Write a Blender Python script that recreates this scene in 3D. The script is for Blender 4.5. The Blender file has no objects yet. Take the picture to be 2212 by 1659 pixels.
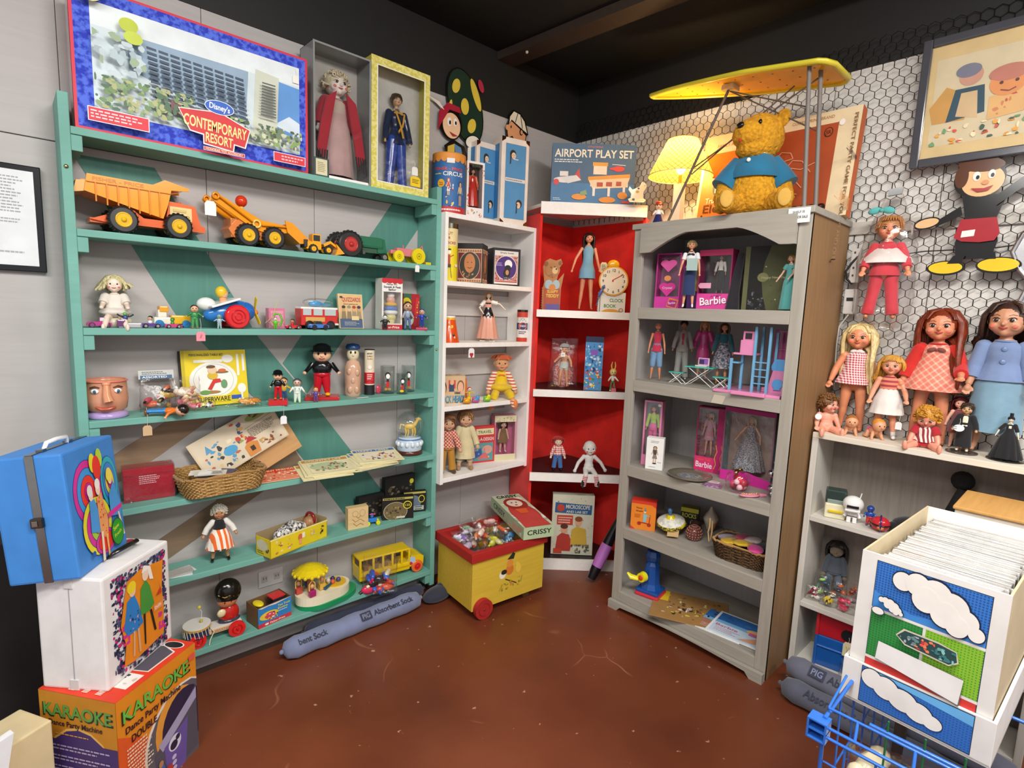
import bpy,bmesh,math,random
from mathutils import Vector as V,Matrix as MX
PI = math.pi; rad = math.radians
S = bpy.context.scene
COL = S.collection
R = random.Random(7)
# ---------------------------------------------------------------- camera
CP = V((-2.5709,-2.2821,1.4148)); yaw,pit,rol = rad(47.0862),rad(-7.4225),rad(2.1776)
_f = V((math.cos(pit)*math.cos(yaw),math.cos(pit)*math.sin(yaw),math.sin(pit)))
_r = V((math.sin(yaw),-math.cos(yaw),0)); _u = _r.cross(_f)
_r2 = _r*math.cos(rol)+_u*math.sin(rol); _u2 = _u*math.cos(rol)-_r*math.sin(rol)
cd = bpy.data.cameras.new('camera'); cam = bpy.data.objects.new('camera',cd); COL.objects.link(cam)
cd.sensor_width = 36; cd.lens = 1182.787/2212*36; cd.clip_start = .02
cam.matrix_world = MX(((_r2.x,_u2.x,-_f.x,CP.x),(_r2.y,_u2.y,-_f.y,CP.y),(_r2.z,_u2.z,-_f.z,CP.z),(0,0,0,1)))
S.camera = cam
# ---------------------------------------------------------------- world, lights, exposure
W = bpy.data.worlds.new('world'); S.world = W; W.use_nodes = True
W.node_tree.nodes['Background'].inputs[0].default_value = (.93,.96,1,1)
W.node_tree.nodes['Background'].inputs[1].default_value = .6
S.view_settings.view_transform = 'Standard'; S.view_settings.look = 'None'
S.view_settings.gamma = 1; S.view_settings.use_curve_mapping = False; S.view_settings.exposure = .3
def area(name,loc,to,sx,sy,e,col=(1,.97,.93)):
    d = bpy.data.lights.new(name,'AREA'); d.shape = 'RECTANGLE'; d.size = sx; d.size_y = sy; d.energy = e; d.color = col
    o = bpy.data.objects.new(name,d); COL.objects.link(o); o.location = loc
    o.rotation_euler = (V(to)-V(loc)).to_track_quat('-Z','Y').to_euler(); return o
area('ceiling_light_panel',(-2.0,-2.3,2.7),(-1.7,-1.9,0),1.2,.3,48)
area('ceiling_light_panel',(-3.4,-1.9,2.7),(-2.9,-1.2,0),1.2,.3,36)
area('ceiling_light_panel',(-1.5,-3.6,2.7),(-1.1,-2.4,0),1.2,.3,50)
# ---------------------------------------------------------------- materials
_mc = {}
def lin(h):
    c = [int(h[i:i+2],16)/255 for i in (0,2,4)]
    return tuple((x/12.92 if x <= .04045 else ((x+.055)/1.055)**2.4) for x in c)+(1,)
def mat(s):
    if not isinstance(s,str): return s
    if s in _mc: return _mc[s]
    p = s.split(':'); k = p[0] if len(p) > 1 else ''; a = p[1:] if len(p) > 1 else p
    m = bpy.data.materials.new('mat_'+s.replace(':','_')); m.use_nodes = True; _mc[s] = m
    nt = m.node_tree; N = nt.nodes; L = nt.links; bs = N['Principled BSDF']
    c1 = lin(a[0]) if len(a[0]) == 6 else (1,1,1,1)
    def nd(t,**kw):
        n = N.new('ShaderNode'+t)
        for q,v in kw.items():
            if q.startswith('i_'): n.inputs[int(q[2:])].default_value = v
            else: setattr(n,q,v)
        return n
    tc = nd('TexCoord'); out = tc.outputs['Object']
    def mth(op,x,y=0.):
        n = nd('Math',operation=op)
        for i,z in enumerate((x,y)):
            if isinstance(z,(int,float)): n.inputs[i].default_value = z
            else: L.new(z,n.inputs[i])
        return n.outputs[0]
    def noise(sc,det=3,vec=None,scale=None):
        n = nd('TexNoise'); n.inputs['Scale'].default_value = sc; n.inputs['Detail'].default_value = det
        src = vec or out
        if scale:
            mp = nd('Mapping'); mp.inputs['Scale'].default_value = scale; L.new(src,mp.inputs[0]); src = mp.outputs[0]
        L.new(src,n.inputs['Vector']); return n.outputs['Fac']
    def mixc(f,x,y):
        n = nd('Mix',data_type='RGBA')
        for i,z in ((0,f),(6,x),(7,y)):
            if isinstance(z,(int,float,tuple)): n.inputs[i].default_value = z
            else: L.new(z,n.inputs[i])
        return n.outputs[2]
    def dark(c,q): return tuple(v*q for v in c[:3])+(1,)
    def ramp(f,lo,hi):
        n = nd('MapRange'); L.new(f,n.inputs[0]); n.inputs[1].default_value = lo; n.inputs[2].default_value = hi; return n.outputs[0]
    def bump(f,st,d=.002):
        n = nd('Bump'); n.inputs['Strength'].default_value = st; n.inputs['Distance'].default_value = d
        L.new(f,n.inputs['Height']); L.new(n.outputs[0],bs.inputs['Normal'])
    rg = {'': .42,'g': .16,'p': .55,'c': .9,'f': .95,'w': .6,'m': .25,'h': .42,'q': .45,'k': .9,'s': .9,'v': .9,'l': .9,'r': .8,'d': .6}.get(k,.5)
    bs.inputs['Roughness'].default_value = rg
    col = None
    if k in ('t','G'):
        o = N['Material Output']; tr = nd('BsdfTransparent'); gl = nd('BsdfGlossy'); mx = nd('MixShader'); lw = nd('LayerWeight')
        tr.inputs[0].default_value = c1; gl.inputs['Roughness'].default_value = .12 if k == 't' else .03
        lw.inputs[0].default_value = .35 if k == 't' else .2
        if k == 't':
            n = nd('Bump'); n.inputs['Strength'].default_value = .9; n.inputs['Distance'].default_value = .004
            L.new(noise(float(a[1]) if len(a) > 1 else 45,4),n.inputs['Height']); L.new(n.outputs[0],gl.inputs['Normal']); L.new(n.outputs[0],lw.inputs['Normal'])
        L.new(mth('MULTIPLY',mth('ADD',lw.outputs['Facing'],.06),.55 if k == 't' else .8),mx.inputs[0])
        L.new(tr.outputs[0],mx.inputs[1]); L.new(gl.outputs[0],mx.inputs[2]); L.new(mx.outputs[0],o.inputs[0]); return m
    if k == 'e':
        bs.inputs['Base Color'].default_value = c1; bs.inputs['Emission Color'].default_value = c1; bs.inputs['Emission Strength'].default_value = float(a[1]); return m
    if k in ('','g','p','q'):
        col = mixc(ramp(noise(9 if k != 'p' else 16,4),.35,.75),c1,dark(c1,.88 if k != 'q' else .93))
    elif k == 'm':
        bs.inputs['Metallic'].default_value = 1; col = mixc(noise(30),c1,dark(c1,.75)); bump(noise(12),.15)
    elif k == 'c':
        col = mixc(ramp(noise(14,5),.3,.75),c1,dark(c1,.74)); bump(noise(320,2),.5,.001)
    elif k == 'f':
        n = noise(90,5); col = mixc(ramp(n,.35,.7),dark(c1,.6),c1); bump(n,.9,.006)
    elif k == 'w':
        c2 = lin(a[1]) if len(a) > 1 else dark(c1,.75)
        sc = (1,1,14) if len(a) < 3 else {'x': (1,14,14),'z': (14,14,1),'y': (14,1,14)}[a[2]]
        n = noise(5,6,scale=sc); col = mixc(ramp(n,.3,.95),c1,c2)
        n2 = noise(2.2,3); col = mixc(ramp(n2,.55,.8),col,dark(c2,.85)); bump(n,.12)
    elif k == 'h':
        c2 = lin(a[1]) if len(a) > 1 else dark(c1,.45)
        col = mixc(ramp(noise(60,4,scale=(6,6,.7)),.35,.65),c1,c2)
    elif k in ('k','s','v','l'):
        c2 = lin(a[1]); sc = float(a[2]); sp = nd('SeparateXYZ'); L.new(out,sp.inputs[0])
        gx = mth('GREATER_THAN',mth('FRACT',mth('MULTIPLY',mth('ADD',sp.outputs[0],mth('MULTIPLY',sp.outputs[1],.6)),sc)),.5)
        gz = mth('GREATER_THAN',mth('FRACT',mth('MULTIPLY',sp.outputs[2],sc)),.5)
        if k == 'k': fac = mth('MULTIPLY',mth('ADD',gx,gz),.5)
        elif k == 's': fac = gz
        elif k == 'v': fac = gx
        else:
            d1 = mth('LESS_THAN',mth('FRACT',mth('MULTIPLY',mth('ADD',sp.outputs[0],sp.outputs[2]),sc)),.3)
            d2 = mth('LESS_THAN',mth('FRACT',mth('MULTIPLY',mth('SUBTRACT',sp.outputs[0],sp.outputs[2]),sc)),.3)
            fac = mth('MULTIPLY',mth('ADD',d1,d2),.5)
        col = mixc(fac,c1,c2)
    elif k == 'd':   # dotted / halftone print
        c2 = lin(a[1]); vo = nd('TexVoronoi'); vo.inputs['Scale'].default_value = float(a[2]); vo.inputs['Randomness'].default_value = 0.
        L.new(out,vo.inputs['Vector']); col = mixc(mth('LESS_THAN',vo.outputs['Distance'],.38),c1,c2)
    elif k == 'r':   # random speckle print / wicker
        c2 = lin(a[1]); n = noise(float(a[2]),5); col = mixc(ramp(n,.42,.58),c1,c2); bump(n,.5)
    if col is not None: L.new(col,bs.inputs['Base Color'])
    if k in ('c','k','s','v','l') and 'Sheen Weight' in bs.inputs: bs.inputs['Sheen Weight'].default_value = .25
    return m
# ---------------------------------------------------------------- mesh builder
_tx = {}
def text_mesh(st):
    if st not in _tx:
        cu = bpy.data.curves.new('lettering','FONT'); cu.body = st; cu.offset = .018; cu.resolution_u = 3
        ob = bpy.data.objects.new('lettering',cu); me = ob.to_mesh()
        vs = [tuple(v.co) for v in me.vertices]; fs = [tuple(p.vertices) for p in me.polygons]
        ob.to_mesh_clear(); bpy.data.objects.remove(ob); bpy.data.curves.remove(cu)
        xs = [v[0] for v in vs] or [0,1]
        _tx[st] = (vs,fs,min(xs),max(xs))
    return _tx[st]
class B:
    def __init__(s,M=None):
        s.v = []; s.f = []; s.k = []; s.sm = []; s.ms = []; s.M = M or MX.Identity(4)
    def at(s,x=0,y=0,z=0,rz=0,rx=0,ry=0,sc=1):
        s.M = MX.Translation((x,y,z)) @ MX.Rotation(rad(rz),4,'Z') @ MX.Rotation(rad(ry),4,'Y') @ MX.Rotation(rad(rx),4,'X') @ MX.Scale(sc,4); return s
    def add(s,vs,fs,m,sm=False):
        m = mat(m)
        if m not in s.ms: s.ms.append(m)
        i = s.ms.index(m); n = len(s.v)
        s.v += [s.M @ V(p) for p in vs]
        for f in fs: s.f.append([n+q for q in f]); s.k.append(i); s.sm.append(sm)
        return s
    def box(s,x0,y0,z0,x1,y1,z1,m,c=0):
        if c <= 0:
            return s.add([(x0,y0,z0),(x1,y0,z0),(x1,y1,z0),(x0,y1,z0),(x0,y0,z1),(x1,y0,z1),(x1,y1,z1),(x0,y1,z1)],
                  [(3,2,1,0),(4,5,6,7),(0,1,5,4),(1,2,6,5),(2,3,7,6),(3,0,4,7)],m)
        c = min(c,(x1-x0)*.49,(y1-y0)*.49,(z1-z0)*.49); bm = bmesh.new()
        g = bmesh.ops.create_cube(bm,size=1)['verts']
        for v in g: v.co = ((x0+x1)/2+v.co.x*(x1-x0),(y0+y1)/2+v.co.y*(y1-y0),(z0+z1)/2+v.co.z*(z1-z0))
        bmesh.ops.bevel(bm,geom=bm.edges[:],offset=c,segments=2,profile=.6,affect='EDGES')
        bm.verts.index_update(); s.add([v.co.copy() for v in bm.verts],[[v.index for v in f.verts] for f in bm.faces],m); bm.free(); return s
    def cb(s,x,y,z,w,d,h,m,c=0): return s.box(x-w/2,y-d/2,z,x+w/2,y+d/2,z+h,m,c)
    def tube(s,ps,rs,m,n=8,sm=True,cap=True,flat=1.):
        ps = [V(p) for p in ps]
        if not isinstance(rs,(list,tuple)): rs = [rs]*len(ps)
        vs = []; fs = []; pu = None
        for i,p in enumerate(ps):
            t = (ps[min(i+1,len(ps)-1)]-ps[max(i-1,0)]); t = t.normalized() if t.length > 1e-9 else V((0,0,1))
            if pu is None:
                pu = t.orthogonal().normalized()
            pu = (pu-t*pu.dot(t)); pu = pu.normalized() if pu.length > 1e-6 else t.orthogonal().normalized()
            w = t.cross(pu)
            for j in range(n):
                a = 2*PI*j/n; vs.append(p+(pu*math.cos(a)+w*math.sin(a)*flat)*rs[i])
        for i in range(len(ps)-1):
            for j in range(n):
                k = (j+1) % n; fs.append((i*n+j,i*n+k,(i+1)*n+k,(i+1)*n+j))
        s.add(vs,fs,m,sm)
        if cap:
            s.add(vs[:n],[list(range(n))[::-1]],m); s.add(vs[-n:],[list(range(n))],m)
        return s
    def cyl(s,p0,p1,r0,m,r1=None,n=20): return s.tube([p0,p1],[r0,r0 if r1 is None else r1],m,n)
    def ell(s,c,r,m,n=14,ax=None):
        if not isinstance(r,(list,tuple)): r = (r,r,r)
        vs = []; fs = []; h = max(5,n*2//3); Rm = MX.Rotation(rad(ax[0]),3,ax[1]) if ax else MX.Identity(3)
        for i in range(h+1):
            a = PI*i/h
            for j in range(n):
                b = 2*PI*j/n; vs.append(V(c)+Rm @ V((r[0]*math.sin(a)*math.cos(b),r[1]*math.sin(a)*math.sin(b),r[2]*math.cos(a))))
        for i in range(h):
            for j in range(n):
                k = (j+1) % n; fs.append((i*n+j,(i+1)*n+j,(i+1)*n+k,i*n+k))
        return s.add(vs,fs,m,True)
    def lathe(s,pr,m,n=24,c=(0,0,0),sx=1,sy=1,fold=0,nf=9,sm=True,ph=0):
        vs = []; fs = []; L_ = len(pr)
        for i,q in enumerate(pr):
            r,z = q[0],q[1]; k_ = fold*(i/(L_-1)) if L_ > 1 else 0
            for j in range(n):
                a = 2*PI*j/n; rr = r*(1+k_*math.sin(nf*a+ph)); vs.append((c[0]+rr*math.cos(a)*sx,c[1]+rr*math.sin(a)*sy,c[2]+z))
        for i in range(L_-1):
            for j in range(n):
                k = (j+1) % n; fs.append((i*n+j,i*n+k,(i+1)*n+k,(i+1)*n+j))
        return s.add(vs,fs,m,sm)
    def prism(s,pts,d,m,o=(0,0,0),u=(1,0,0),v=(0,0,1),side=None):
        o,u,v = V(o),V(u),V(v); n = u.cross(v).normalized(); k = len(pts)
        a = [o+u*p[0]+v*p[1] for p in pts]; b = [p-n*d for p in a]
        s.add(a,[list(range(k))],m); s.add(b,[list(range(k))[::-1]],m)
        s.add(a+b,[((i+1) % k,i,k+i,k+(i+1) % k) for i in range(k)],side or m); return s
    def torus(s,c,R0,r,m,ax='z',n=24,k=8):
        ps = []
        for i in range(n+1):
            a = 2*PI*i/n; x,y = R0*math.cos(a),R0*math.sin(a)
            ps.append(V(c)+V({'z': (x,y,0),'y': (x,0,y),'x': (0,x,y)}[ax]))
        return s.tube(ps,r,m,k,cap=False)
    def art(s,o,u,v,items,e=.0004):
        """print on a face: o = lower left corner, u, v = edge vectors; coordinates 0..1"""
        o,u,v = V(o),V(u),V(v); n = u.cross(v).normalized(); U,H = u.length,v.length; un,vn = u/U,v/H; q = [e]
        def P(x,y): return o+u*x+v*y+n*q[0]
        for it in items:
            q[0] += .00022; t = it[0]; rr = it[-1] if isinstance(it[-1],str) else None
            if t == 'r': s.add([P(it[1],it[2]),P(it[3],it[2]),P(it[3],it[4]),P(it[1],it[4])],[(0,1,2,3)],it[5])
            elif t == 'e':
                ro = rad(it[6]) if len(it) > 6 else 0; vs = []
                for j in range(24):
                    a = 2*PI*j/24; x,y = it[3]*U*math.cos(a),it[4]*H*math.sin(a)
                    x,y = x*math.cos(ro)-y*math.sin(ro),x*math.sin(ro)+y*math.cos(ro); vs.append(P(min(max(it[1]+x/U,0),1),min(max(it[2]+y/H,0),1)))
                s.add(vs,[list(range(24))],it[5])
            elif t == 'p': s.add([P(*z) for z in it[1]],[list(range(len(it[1])))],it[2])
            elif t == 'l':
                w = it[2]*H/2; ps = it[1]
                for a,b in zip(ps[:-1],ps[1:]):
                    A,Bq = P(*a),P(*b); d = (Bq-A); d = d.normalized() if d.length > 0 else un; z = n.cross(d)*w
                    s.add([A-z,Bq-z,Bq+z,A+z],[(0,1,2,3)],it[3])
            elif t == 't':   # x, y, h, string, colour, width (fraction, optional), angle
                vs,fs,x0,x1 = text_mesh(it[4]); h = it[3]*H/.72; w = it[6]*U/(x1-x0) if len(it) > 6 and it[6] else h
                an = rad(it[7]) if len(it) > 7 else 0; O = P(it[1],it[2])
                d1 = un*math.cos(an)+vn*math.sin(an); d2 = vn*math.cos(an)-un*math.sin(an)
                s.add([O+d1*(p[0]-x0)*w+d2*p[1]*h for p in vs],fs,it[5])
            elif t == 's':   # rows of small print: x0,y0,x1,y1,rows,colour
                rw = (it[4]-it[2])/it[5]; rg = random.Random(int(it[1]*1000)+it[5])
                for i in range(it[5]):
                    y = it[4]-(i+.5)*rw; x = it[1]; xe = it[1]+(it[3]-it[1])*rg.uniform(.7,1)
                    while x < xe:
                        w = rg.uniform(.03,.1)*(it[3]-it[1])+.004; x2 = min(x+w,xe)
                        s.add([P(x,y-rw*.22),P(x2,y-rw*.22),P(x2,y+rw*.22),P(x,y+rw*.22)],[(0,1,2,3)],it[6]); x = x2+.012*(it[3]-it[1])+.003
            elif t == 'b':   # scattered patches: x0,y0,x1,y1,n,[colours],size
                rg = random.Random(int(it[1]*977+it[2]*331)+it[5]*3)
                for i in range(it[5]):
                    q[0] += .00001; cx,cy = rg.uniform(it[1],it[3]),rg.uniform(it[2],it[4]); rx = it[7]*rg.uniform(.4,1.3); ry = it[7]*rg.uniform(.4,1.3)*U/H
                    k = rg.randint(5,9); a0 = rg.random()*6; s.add([P(min(max(cx+rx*math.cos(a0+2*PI*j/k)*rg.uniform(.6,1.1),it[1]),it[3]),min(max(cy+ry*math.sin(a0+2*PI*j/k)*rg.uniform(.6,1.1),it[2]),it[4])) for j in range(k)],[list(range(k))],rg.choice(it[6]))
            elif t == 'f':   # printed person: x, y(feet), h, skin, hair, top, bottom
                x,y,h = it[1],it[2],it[3]; w = h*H/U; sk,hr,tp,bt = it[4:8]
                for dx in (-.06,.06): s.add([P(x+(dx-.035)*w,y),P(x+(dx+.035)*w,y),P(x+(dx+.03)*w,y+.42*h),P(x+(dx-.03)*w,y+.42*h)],[(0,1,2,3)],sk)
                q[0] += .0001; s.add([P(x-.15*w,y+.25*h),P(x+.15*w,y+.25*h),P(x+.08*w,y+.52*h),P(x-.08*w,y+.52*h)],[(0,1,2,3)],bt)
                s.add([P(x-.09*w,y+.5*h),P(x+.09*w,y+.5*h),P(x+.13*w,y+.8*h),P(x-.13*w,y+.8*h)],[(0,1,2,3)],tp)
                for sg in (-1,1): s.add([P(x+sg*.13*w,y+.78*h),P(x+sg*.21*w,y+.5*h),P(x+sg*.17*w,y+.48*h),P(x+sg*.08*w,y+.74*h)],[(0,1,2,3) if sg < 0 else (3,2,1,0)],sk)
                q[0] += .0001; s.art(P(x-.12*w,y+.76*h)-n*q[0],un*.24*w*U,vn*.26*h*H,[('e',.5,.55,.5,.5,hr)],q[0])
                q[0] += .0003; s.art(P(x-.12*w,y+.76*h)-n*q[0],un*.24*w*U,vn*.26*h*H,[('e',.5,.45,.33,.38,sk),('e',.38,.5,.05,.05,'222222'),('e',.62,.5,.05,.05,'222222'),('e',.5,.25,.1,.04,'b03030')],q[0])
        return s
    def obj(s,name,parent=None,mods=None):
        me = bpy.data.meshes.new(name); me.from_pydata([tuple(p) for p in s.v],[],s.f); 
        for m in s.ms: me.materials.append(m)
        me.polygons.foreach_set('material_index',s.k); me.polygons.foreach_set('use_smooth',s.sm); me.update()
        o = bpy.data.objects.new(name,me); COL.objects.link(o)
        if parent is not None: o.parent = parent
        if getattr(s,'hub',None) and s.hub.f: s.hub.obj('hub',o)
        return o
def T(name,label,cat,loc=(0,0,0),rz=0,group=None):
    o = bpy.data.objects.new(name,None); COL.objects.link(o); o.empty_display_size = .02
    o.location = loc; o.rotation_euler = (0,0,rad(rz)); return tag(o,label,cat,group)
def tag(o,label,cat,group=None):
    o['label'] = label; o['category'] = cat
    if group: o['group'] = group
    return o
def solo(b,name,label,cat,loc=(0,0,0),rz=0,group=None,rot=None):
    o = b.obj(name); o.location = loc; o.rotation_euler = rot or (0,0,rad(rz)); return tag(o,label,cat,group)
def struct(b,name):
    o = b.obj(name); o['kind'] = 'structure'; return o
# ---------------------------------------------------------------- room
WALL = 'w:b6b1ae:aca7a4:x'
def floor_mat():
    m = mat('p:6a3018'); nt = m.node_tree; N,L = nt.nodes,nt.links; bs = N['Principled BSDF']
    tc = N.new('ShaderNodeTexCoord')
    def nz(sc,det,**k):
        n = N.new('ShaderNodeTexNoise'); n.inputs['Scale'].default_value = sc; n.inputs['Detail'].default_value = det; L.new(tc.outputs['Object'],n.inputs['Vector']); return n.outputs['Fac']
    def rmp(f,st):
        r = N.new('ShaderNodeValToRGB'); L.new(f,r.inputs[0]); e = r.color_ramp.elements
        e[0].position,e[0].color = st[0]; e[1].position,e[1].color = st[-1]
        for p,c in st[1:-1]: x = e.new(p); x.color = c
        return r.outputs[0]
    def mx(f,a,b):
        n = N.new('ShaderNodeMix'); n.data_type = 'RGBA'; L.new(f,n.inputs[0])
        for i,z in ((6,a),(7,b)):
            if isinstance(z,tuple): n.inputs[i].default_value = z
            else: L.new(z,n.inputs[i])
        return n.outputs[2]
    c = rmp(nz(1.6,5),[(.3,lin('5c2c1b')),(.5,lin('713922')),(.7,lin('80432a'))])
    w = (1,1,1,1); k = (0,0,0,1)
    c = mx(rmp(nz(26,6),[(.69,k),(.73,w)]),c,lin('b98e74'))
    vo = N.new('ShaderNodeTexVoronoi'); vo.feature = 'DISTANCE_TO_EDGE'; vo.inputs['Scale'].default_value = 2.3; vo.inputs['Randomness'].default_value = 1
    ds = N.new('ShaderNodeMixRGB'); ds.inputs[0].default_value = .12; L.new(tc.outputs['Object'],ds.inputs[1])
    n3 = N.new('ShaderNodeTexNoise'); n3.inputs['Scale'].default_value = 4; L.new(tc.outputs['Object'],n3.inputs['Vector']); L.new(n3.outputs['Color'],ds.inputs[2]); L.new(ds.outputs[0],vo.inputs['Vector'])
    e = rmp(vo.outputs['Distance'],[(.002,w),(.006,k)]); g = rmp(nz(3,2),[(.56,k),(.66,w)])
    ml = N.new('ShaderNodeMath'); ml.operation = 'MULTIPLY'; L.new(e,ml.inputs[0]); L.new(g,ml.inputs[1])
    c = mx(ml.outputs[0],c,lin('a06a4c'))
    L.new(c,bs.inputs['Base Color'])
    rr = N.new('ShaderNodeMapRange'); L.new(nz(7,4),rr.inputs[0]); rr.inputs[3].default_value = .24; rr.inputs[4].default_value = .42; L.new(rr.outputs[0],bs.inputs['Roughness'])
    return m
b = B(); b.box(-5,-5,-.05,.1,.1,0,floor_mat()); struct(b,'floor')
b = B(); x = -4.4
while x < .001:
    for z0,z1 in ((0,1.886),(1.889,2.427)): b.box(x,0,z0,min(x+.3985,0),.02,z1,WALL,.0015)
    x += .4
b.box(-5,.012,0,.02,.05,2.427,'w:8a8683:7d7977:x'); b.box(-5,-.004,2.427,.02,.05,2.73,'w:100e0b:14120f:x'); struct(b,'wall_left')
b = B(); y = -4.6
while y < -.001:
    b.box(0,y,0,.02,min(y+.397,0),2.427,'w:e2ddd6:cfc9c0:z',.0015); y += .4
b.box(.012,-5,0,.05,.02,2.427,'w:8a8683:7d7977:x'); b.box(-.004,-5,2.427,.05,0,2.73,'w:120f0c:17130f:x')
b.box(-.012,-5,1.78,0,-.02,1.83,'w:c9c2b8:b0a99e:y',.002); struct(b,'wall_right')
b = B(); b.box(-5,-5,2.73,.1,.1,2.8,'w:050506:070708:x'); struct(b,'ceiling')
b = B(); b.box(-2.45,-.085,0,-.95,-.012,.02,'w:3a2a22:2a1e18:x'); b.box(-2.45,-.08,.02,-1.11,-.002,.135,'w:8f8b8a:848080:x'); struct(b,'baseboard_left')
b = B(); b.box(-2.9,-.045,2.695,-2.6,0,2.73,'3a2c22'); 
b.at(-.585,-.0,2.69,rz=-86).box(0,-.055,0,2.6,.055,.04,'w:3b2c22:2c211a:x'); b.ell((.18,-.03,-.004),.008,'g:c8b8a0',8); struct(b,'trim_1')
# chicken wire over the right wall
def wire():
    b = B(); s = .0212; w = s*math.sqrt(3); rg = random.Random(3)
    def J(p): return V((-.022+.012*math.sin(p[0]*9+p[1]*5),p[0],p[1]))
    y0,y1,z0,z1 = -2.62,-.03,.78,2.5; row = 0; z = z0; es = []
    while z < z1:
        y = y0+(w/2 if row % 2 else 0)
        while y < y1:
            if y < -.9 or z > 1.95:
                if not (z < 1.9 and -1.5 < y): es += [((y,z+s/2),(y,z-s/2)),((y,z+s/2),(y+w/2,z+s)),((y,z+s/2),(y-w/2,z+s))]
            y += w
        z += 1.5*s; row += 1
    for a,c in es: b.tube([J(a),J(c)],.0013 if abs(a[0]-c[0]) > 1e-6 else .0019,'0c0a09',3,cap=False,sm=False)
    return solo(b,'chicken_wire','black hexagonal chicken wire netting stretched over the white right-hand wall','netting')
wire()
# ---------------------------------------------------------------- shelf units
TL = 'w:72ad9f:67a193:x'; TL_SHADED = 'w:528a7d:477c70:z'  # braces use the same teal with the shade behind the shelves put into the colour
Zt = [1.907,1.615,1.319,1.027,.73,.439,.143]
t = T('shelf_unit','long teal painted wooden shelf unit with seven boards along the left wall','shelf unit',(-1.75,-.08,0))
def loc(b): b.M = MX.Translation((1.75,.08,0)); return b
for x0,x1,top in ((-2.421,-2.395,1.999),(-1.1,-1.075,1.965)):
    loc(B()).box(x0,-.158,.06,x1,-.003,top,TL,.002).obj('side_post',t)
for i,z in enumerate(Zt):
    loc(B()).box(-2.395,-.162 if i != 4 else -.178,z-.022,-1.1,-.016,z,TL,.002).obj('shelf',t)
    for x0 in (-2.395,-1.127): loc(B()).box(x0,-.157,z-.068,x0+.027,-.016,z-.022,TL,.002).obj('cleat',t)
def brace(q,m):
    b = loc(B()); b.prism(q,.012,m,(0,-.002,0)); b.obj('brace',t)
brace([(-2.47+.09,1.86),(-2.16,1.86),(-1.832,1.278),(-1.586,.963),(-1.302,.572),(-1.19,.42),(-1.44,.42),(-1.798,.967),(-2.116,1.365)],TL_SHADED)
brace([(-1.74,1.173),(-1.64,1.04),(-1.1,1.79),(-1.1,1.885),(-1.239,1.885)],TL_SHADED)
brace([(-2.39,.73),(-2.18,.855),(-1.99,.985),(-2.0,1.0),(-2.12,1.0),(-2.39,.83)],'w:a08468:8a6e54:x')
brace([(-2.39,.33),(-2.39,.43),(-1.70,.81),(-1.66,.74)],'w:8a735c:76604b:x')
for x,z in ((-2.41,1.79),(-1.088,1.23)): loc(B()).at(1.75+x,.08-.16,z).ell((0,0,0),(.006,.004,.006),'m:b0a878',8).obj('screw',t)
# white wall shelf
WT = 'w:f4f1ec:e9e5de:z'
t = T('hanging_shelf','white painted open shelf with four bays hung beside the teal unit','shelf',(-.77,-.1,.6))
def loc(b): b.M = MX.Translation((.77,.1,-.6)); return b
XL,XR,SY = -1.075,-.508,-.19
for x0 in (XL-.012,XR): loc(B()).box(x0 if x0 > -1 else -1.074,SY,.577,x0+.016 if x0 > -1 else -1.056,-.004,1.857,WT,.002).obj('side_panel',t)
for z in (1.857,1.55,1.262,.957,.606): loc(B()).box(-1.056,SY,z-.022,XR,-.012,z,WT,.002).obj('shelf',t)
for z in (1.79,1.45,1.14,.83): loc(B()).box(-1.056,-.012,z-.06,XR,-.004,z+.05,'w:cfcac4:c0bab4:x').obj('back_rail',t)
# red corner shelf
RD = 'c:d81a10'; P0,P1 = V((-.497,-.22)),V((-.093,-.588))
t = T('corner_shelf','tall red corner shelf with white fronts and black boards','corner shelf',(-.2,-.25,0))
def loc(b): b.M = MX.Translation((.2,.25,0)); return b
u = (P1-P0).normalized(); nn = V((-u.y,u.x))*-1
if nn.dot(V((-1,-1))) < 0: nn = -nn
def wb(a,c,z0,z1,th,m): # vertical board from a to c
    d = (c-a).normalized(); n = V((-d.y,d.x))*th/2
    return loc(B()).prism([(p.x,p.y) for p in (a-n,c-n,c+n,a+n)],-(z1-z0),m,(0,0,z0),(1,0,0),(0,1,0))
A1 = V((-.44,-.012)); C0 = V((-.03,-.03)); B1 = V((-.015,-.55))
wb(P0+u*.006,A1,0,1.93,.014,'c:f0210f').obj('side_panel',t); wb(P1-u*.006,B1,0,1.93,.014,'c:f0210f').obj('side_panel',t)
wb(A1,C0,0,1.93,.01,'c:ee1f0f').obj('back_panel',t); wb(C0,B1,0,1.93,.01,'c:ee1f0f').obj('back_panel',t)
for z,th,dk in ((1.985,.059,0),(1.436,.037,1),(1.012,.037,1),(.552,.044,1),(.06,.06,1)):
    f0,f1 = P0+nn*.012,P1+nn*.012
    bb = loc(B()); pts = [f0+u*.02,f1-u*.02,V((-.035,-.53)),V((-.045,-.045)),V((-.43,-.03))]
    bb.add([(p.x,p.y,z-.018) for p in pts]+[(p.x,p.y,z) for p in pts],[(0,1,2,3,4)[::-1],(5,6,7,8,9)]+[(i,(i+1) % 5,5+(i+1) % 5,5+i) for i in range(5)],'241f20' if dk else 'w:f6f1ea:ece6dd:x'); bb.obj('shelf',t)
    wb(f0+nn*.003,f1+nn*.003,z-th,z+.001,.014,'w:f6f1ea:ece6dd:x').obj('front_trim',t)
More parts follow.
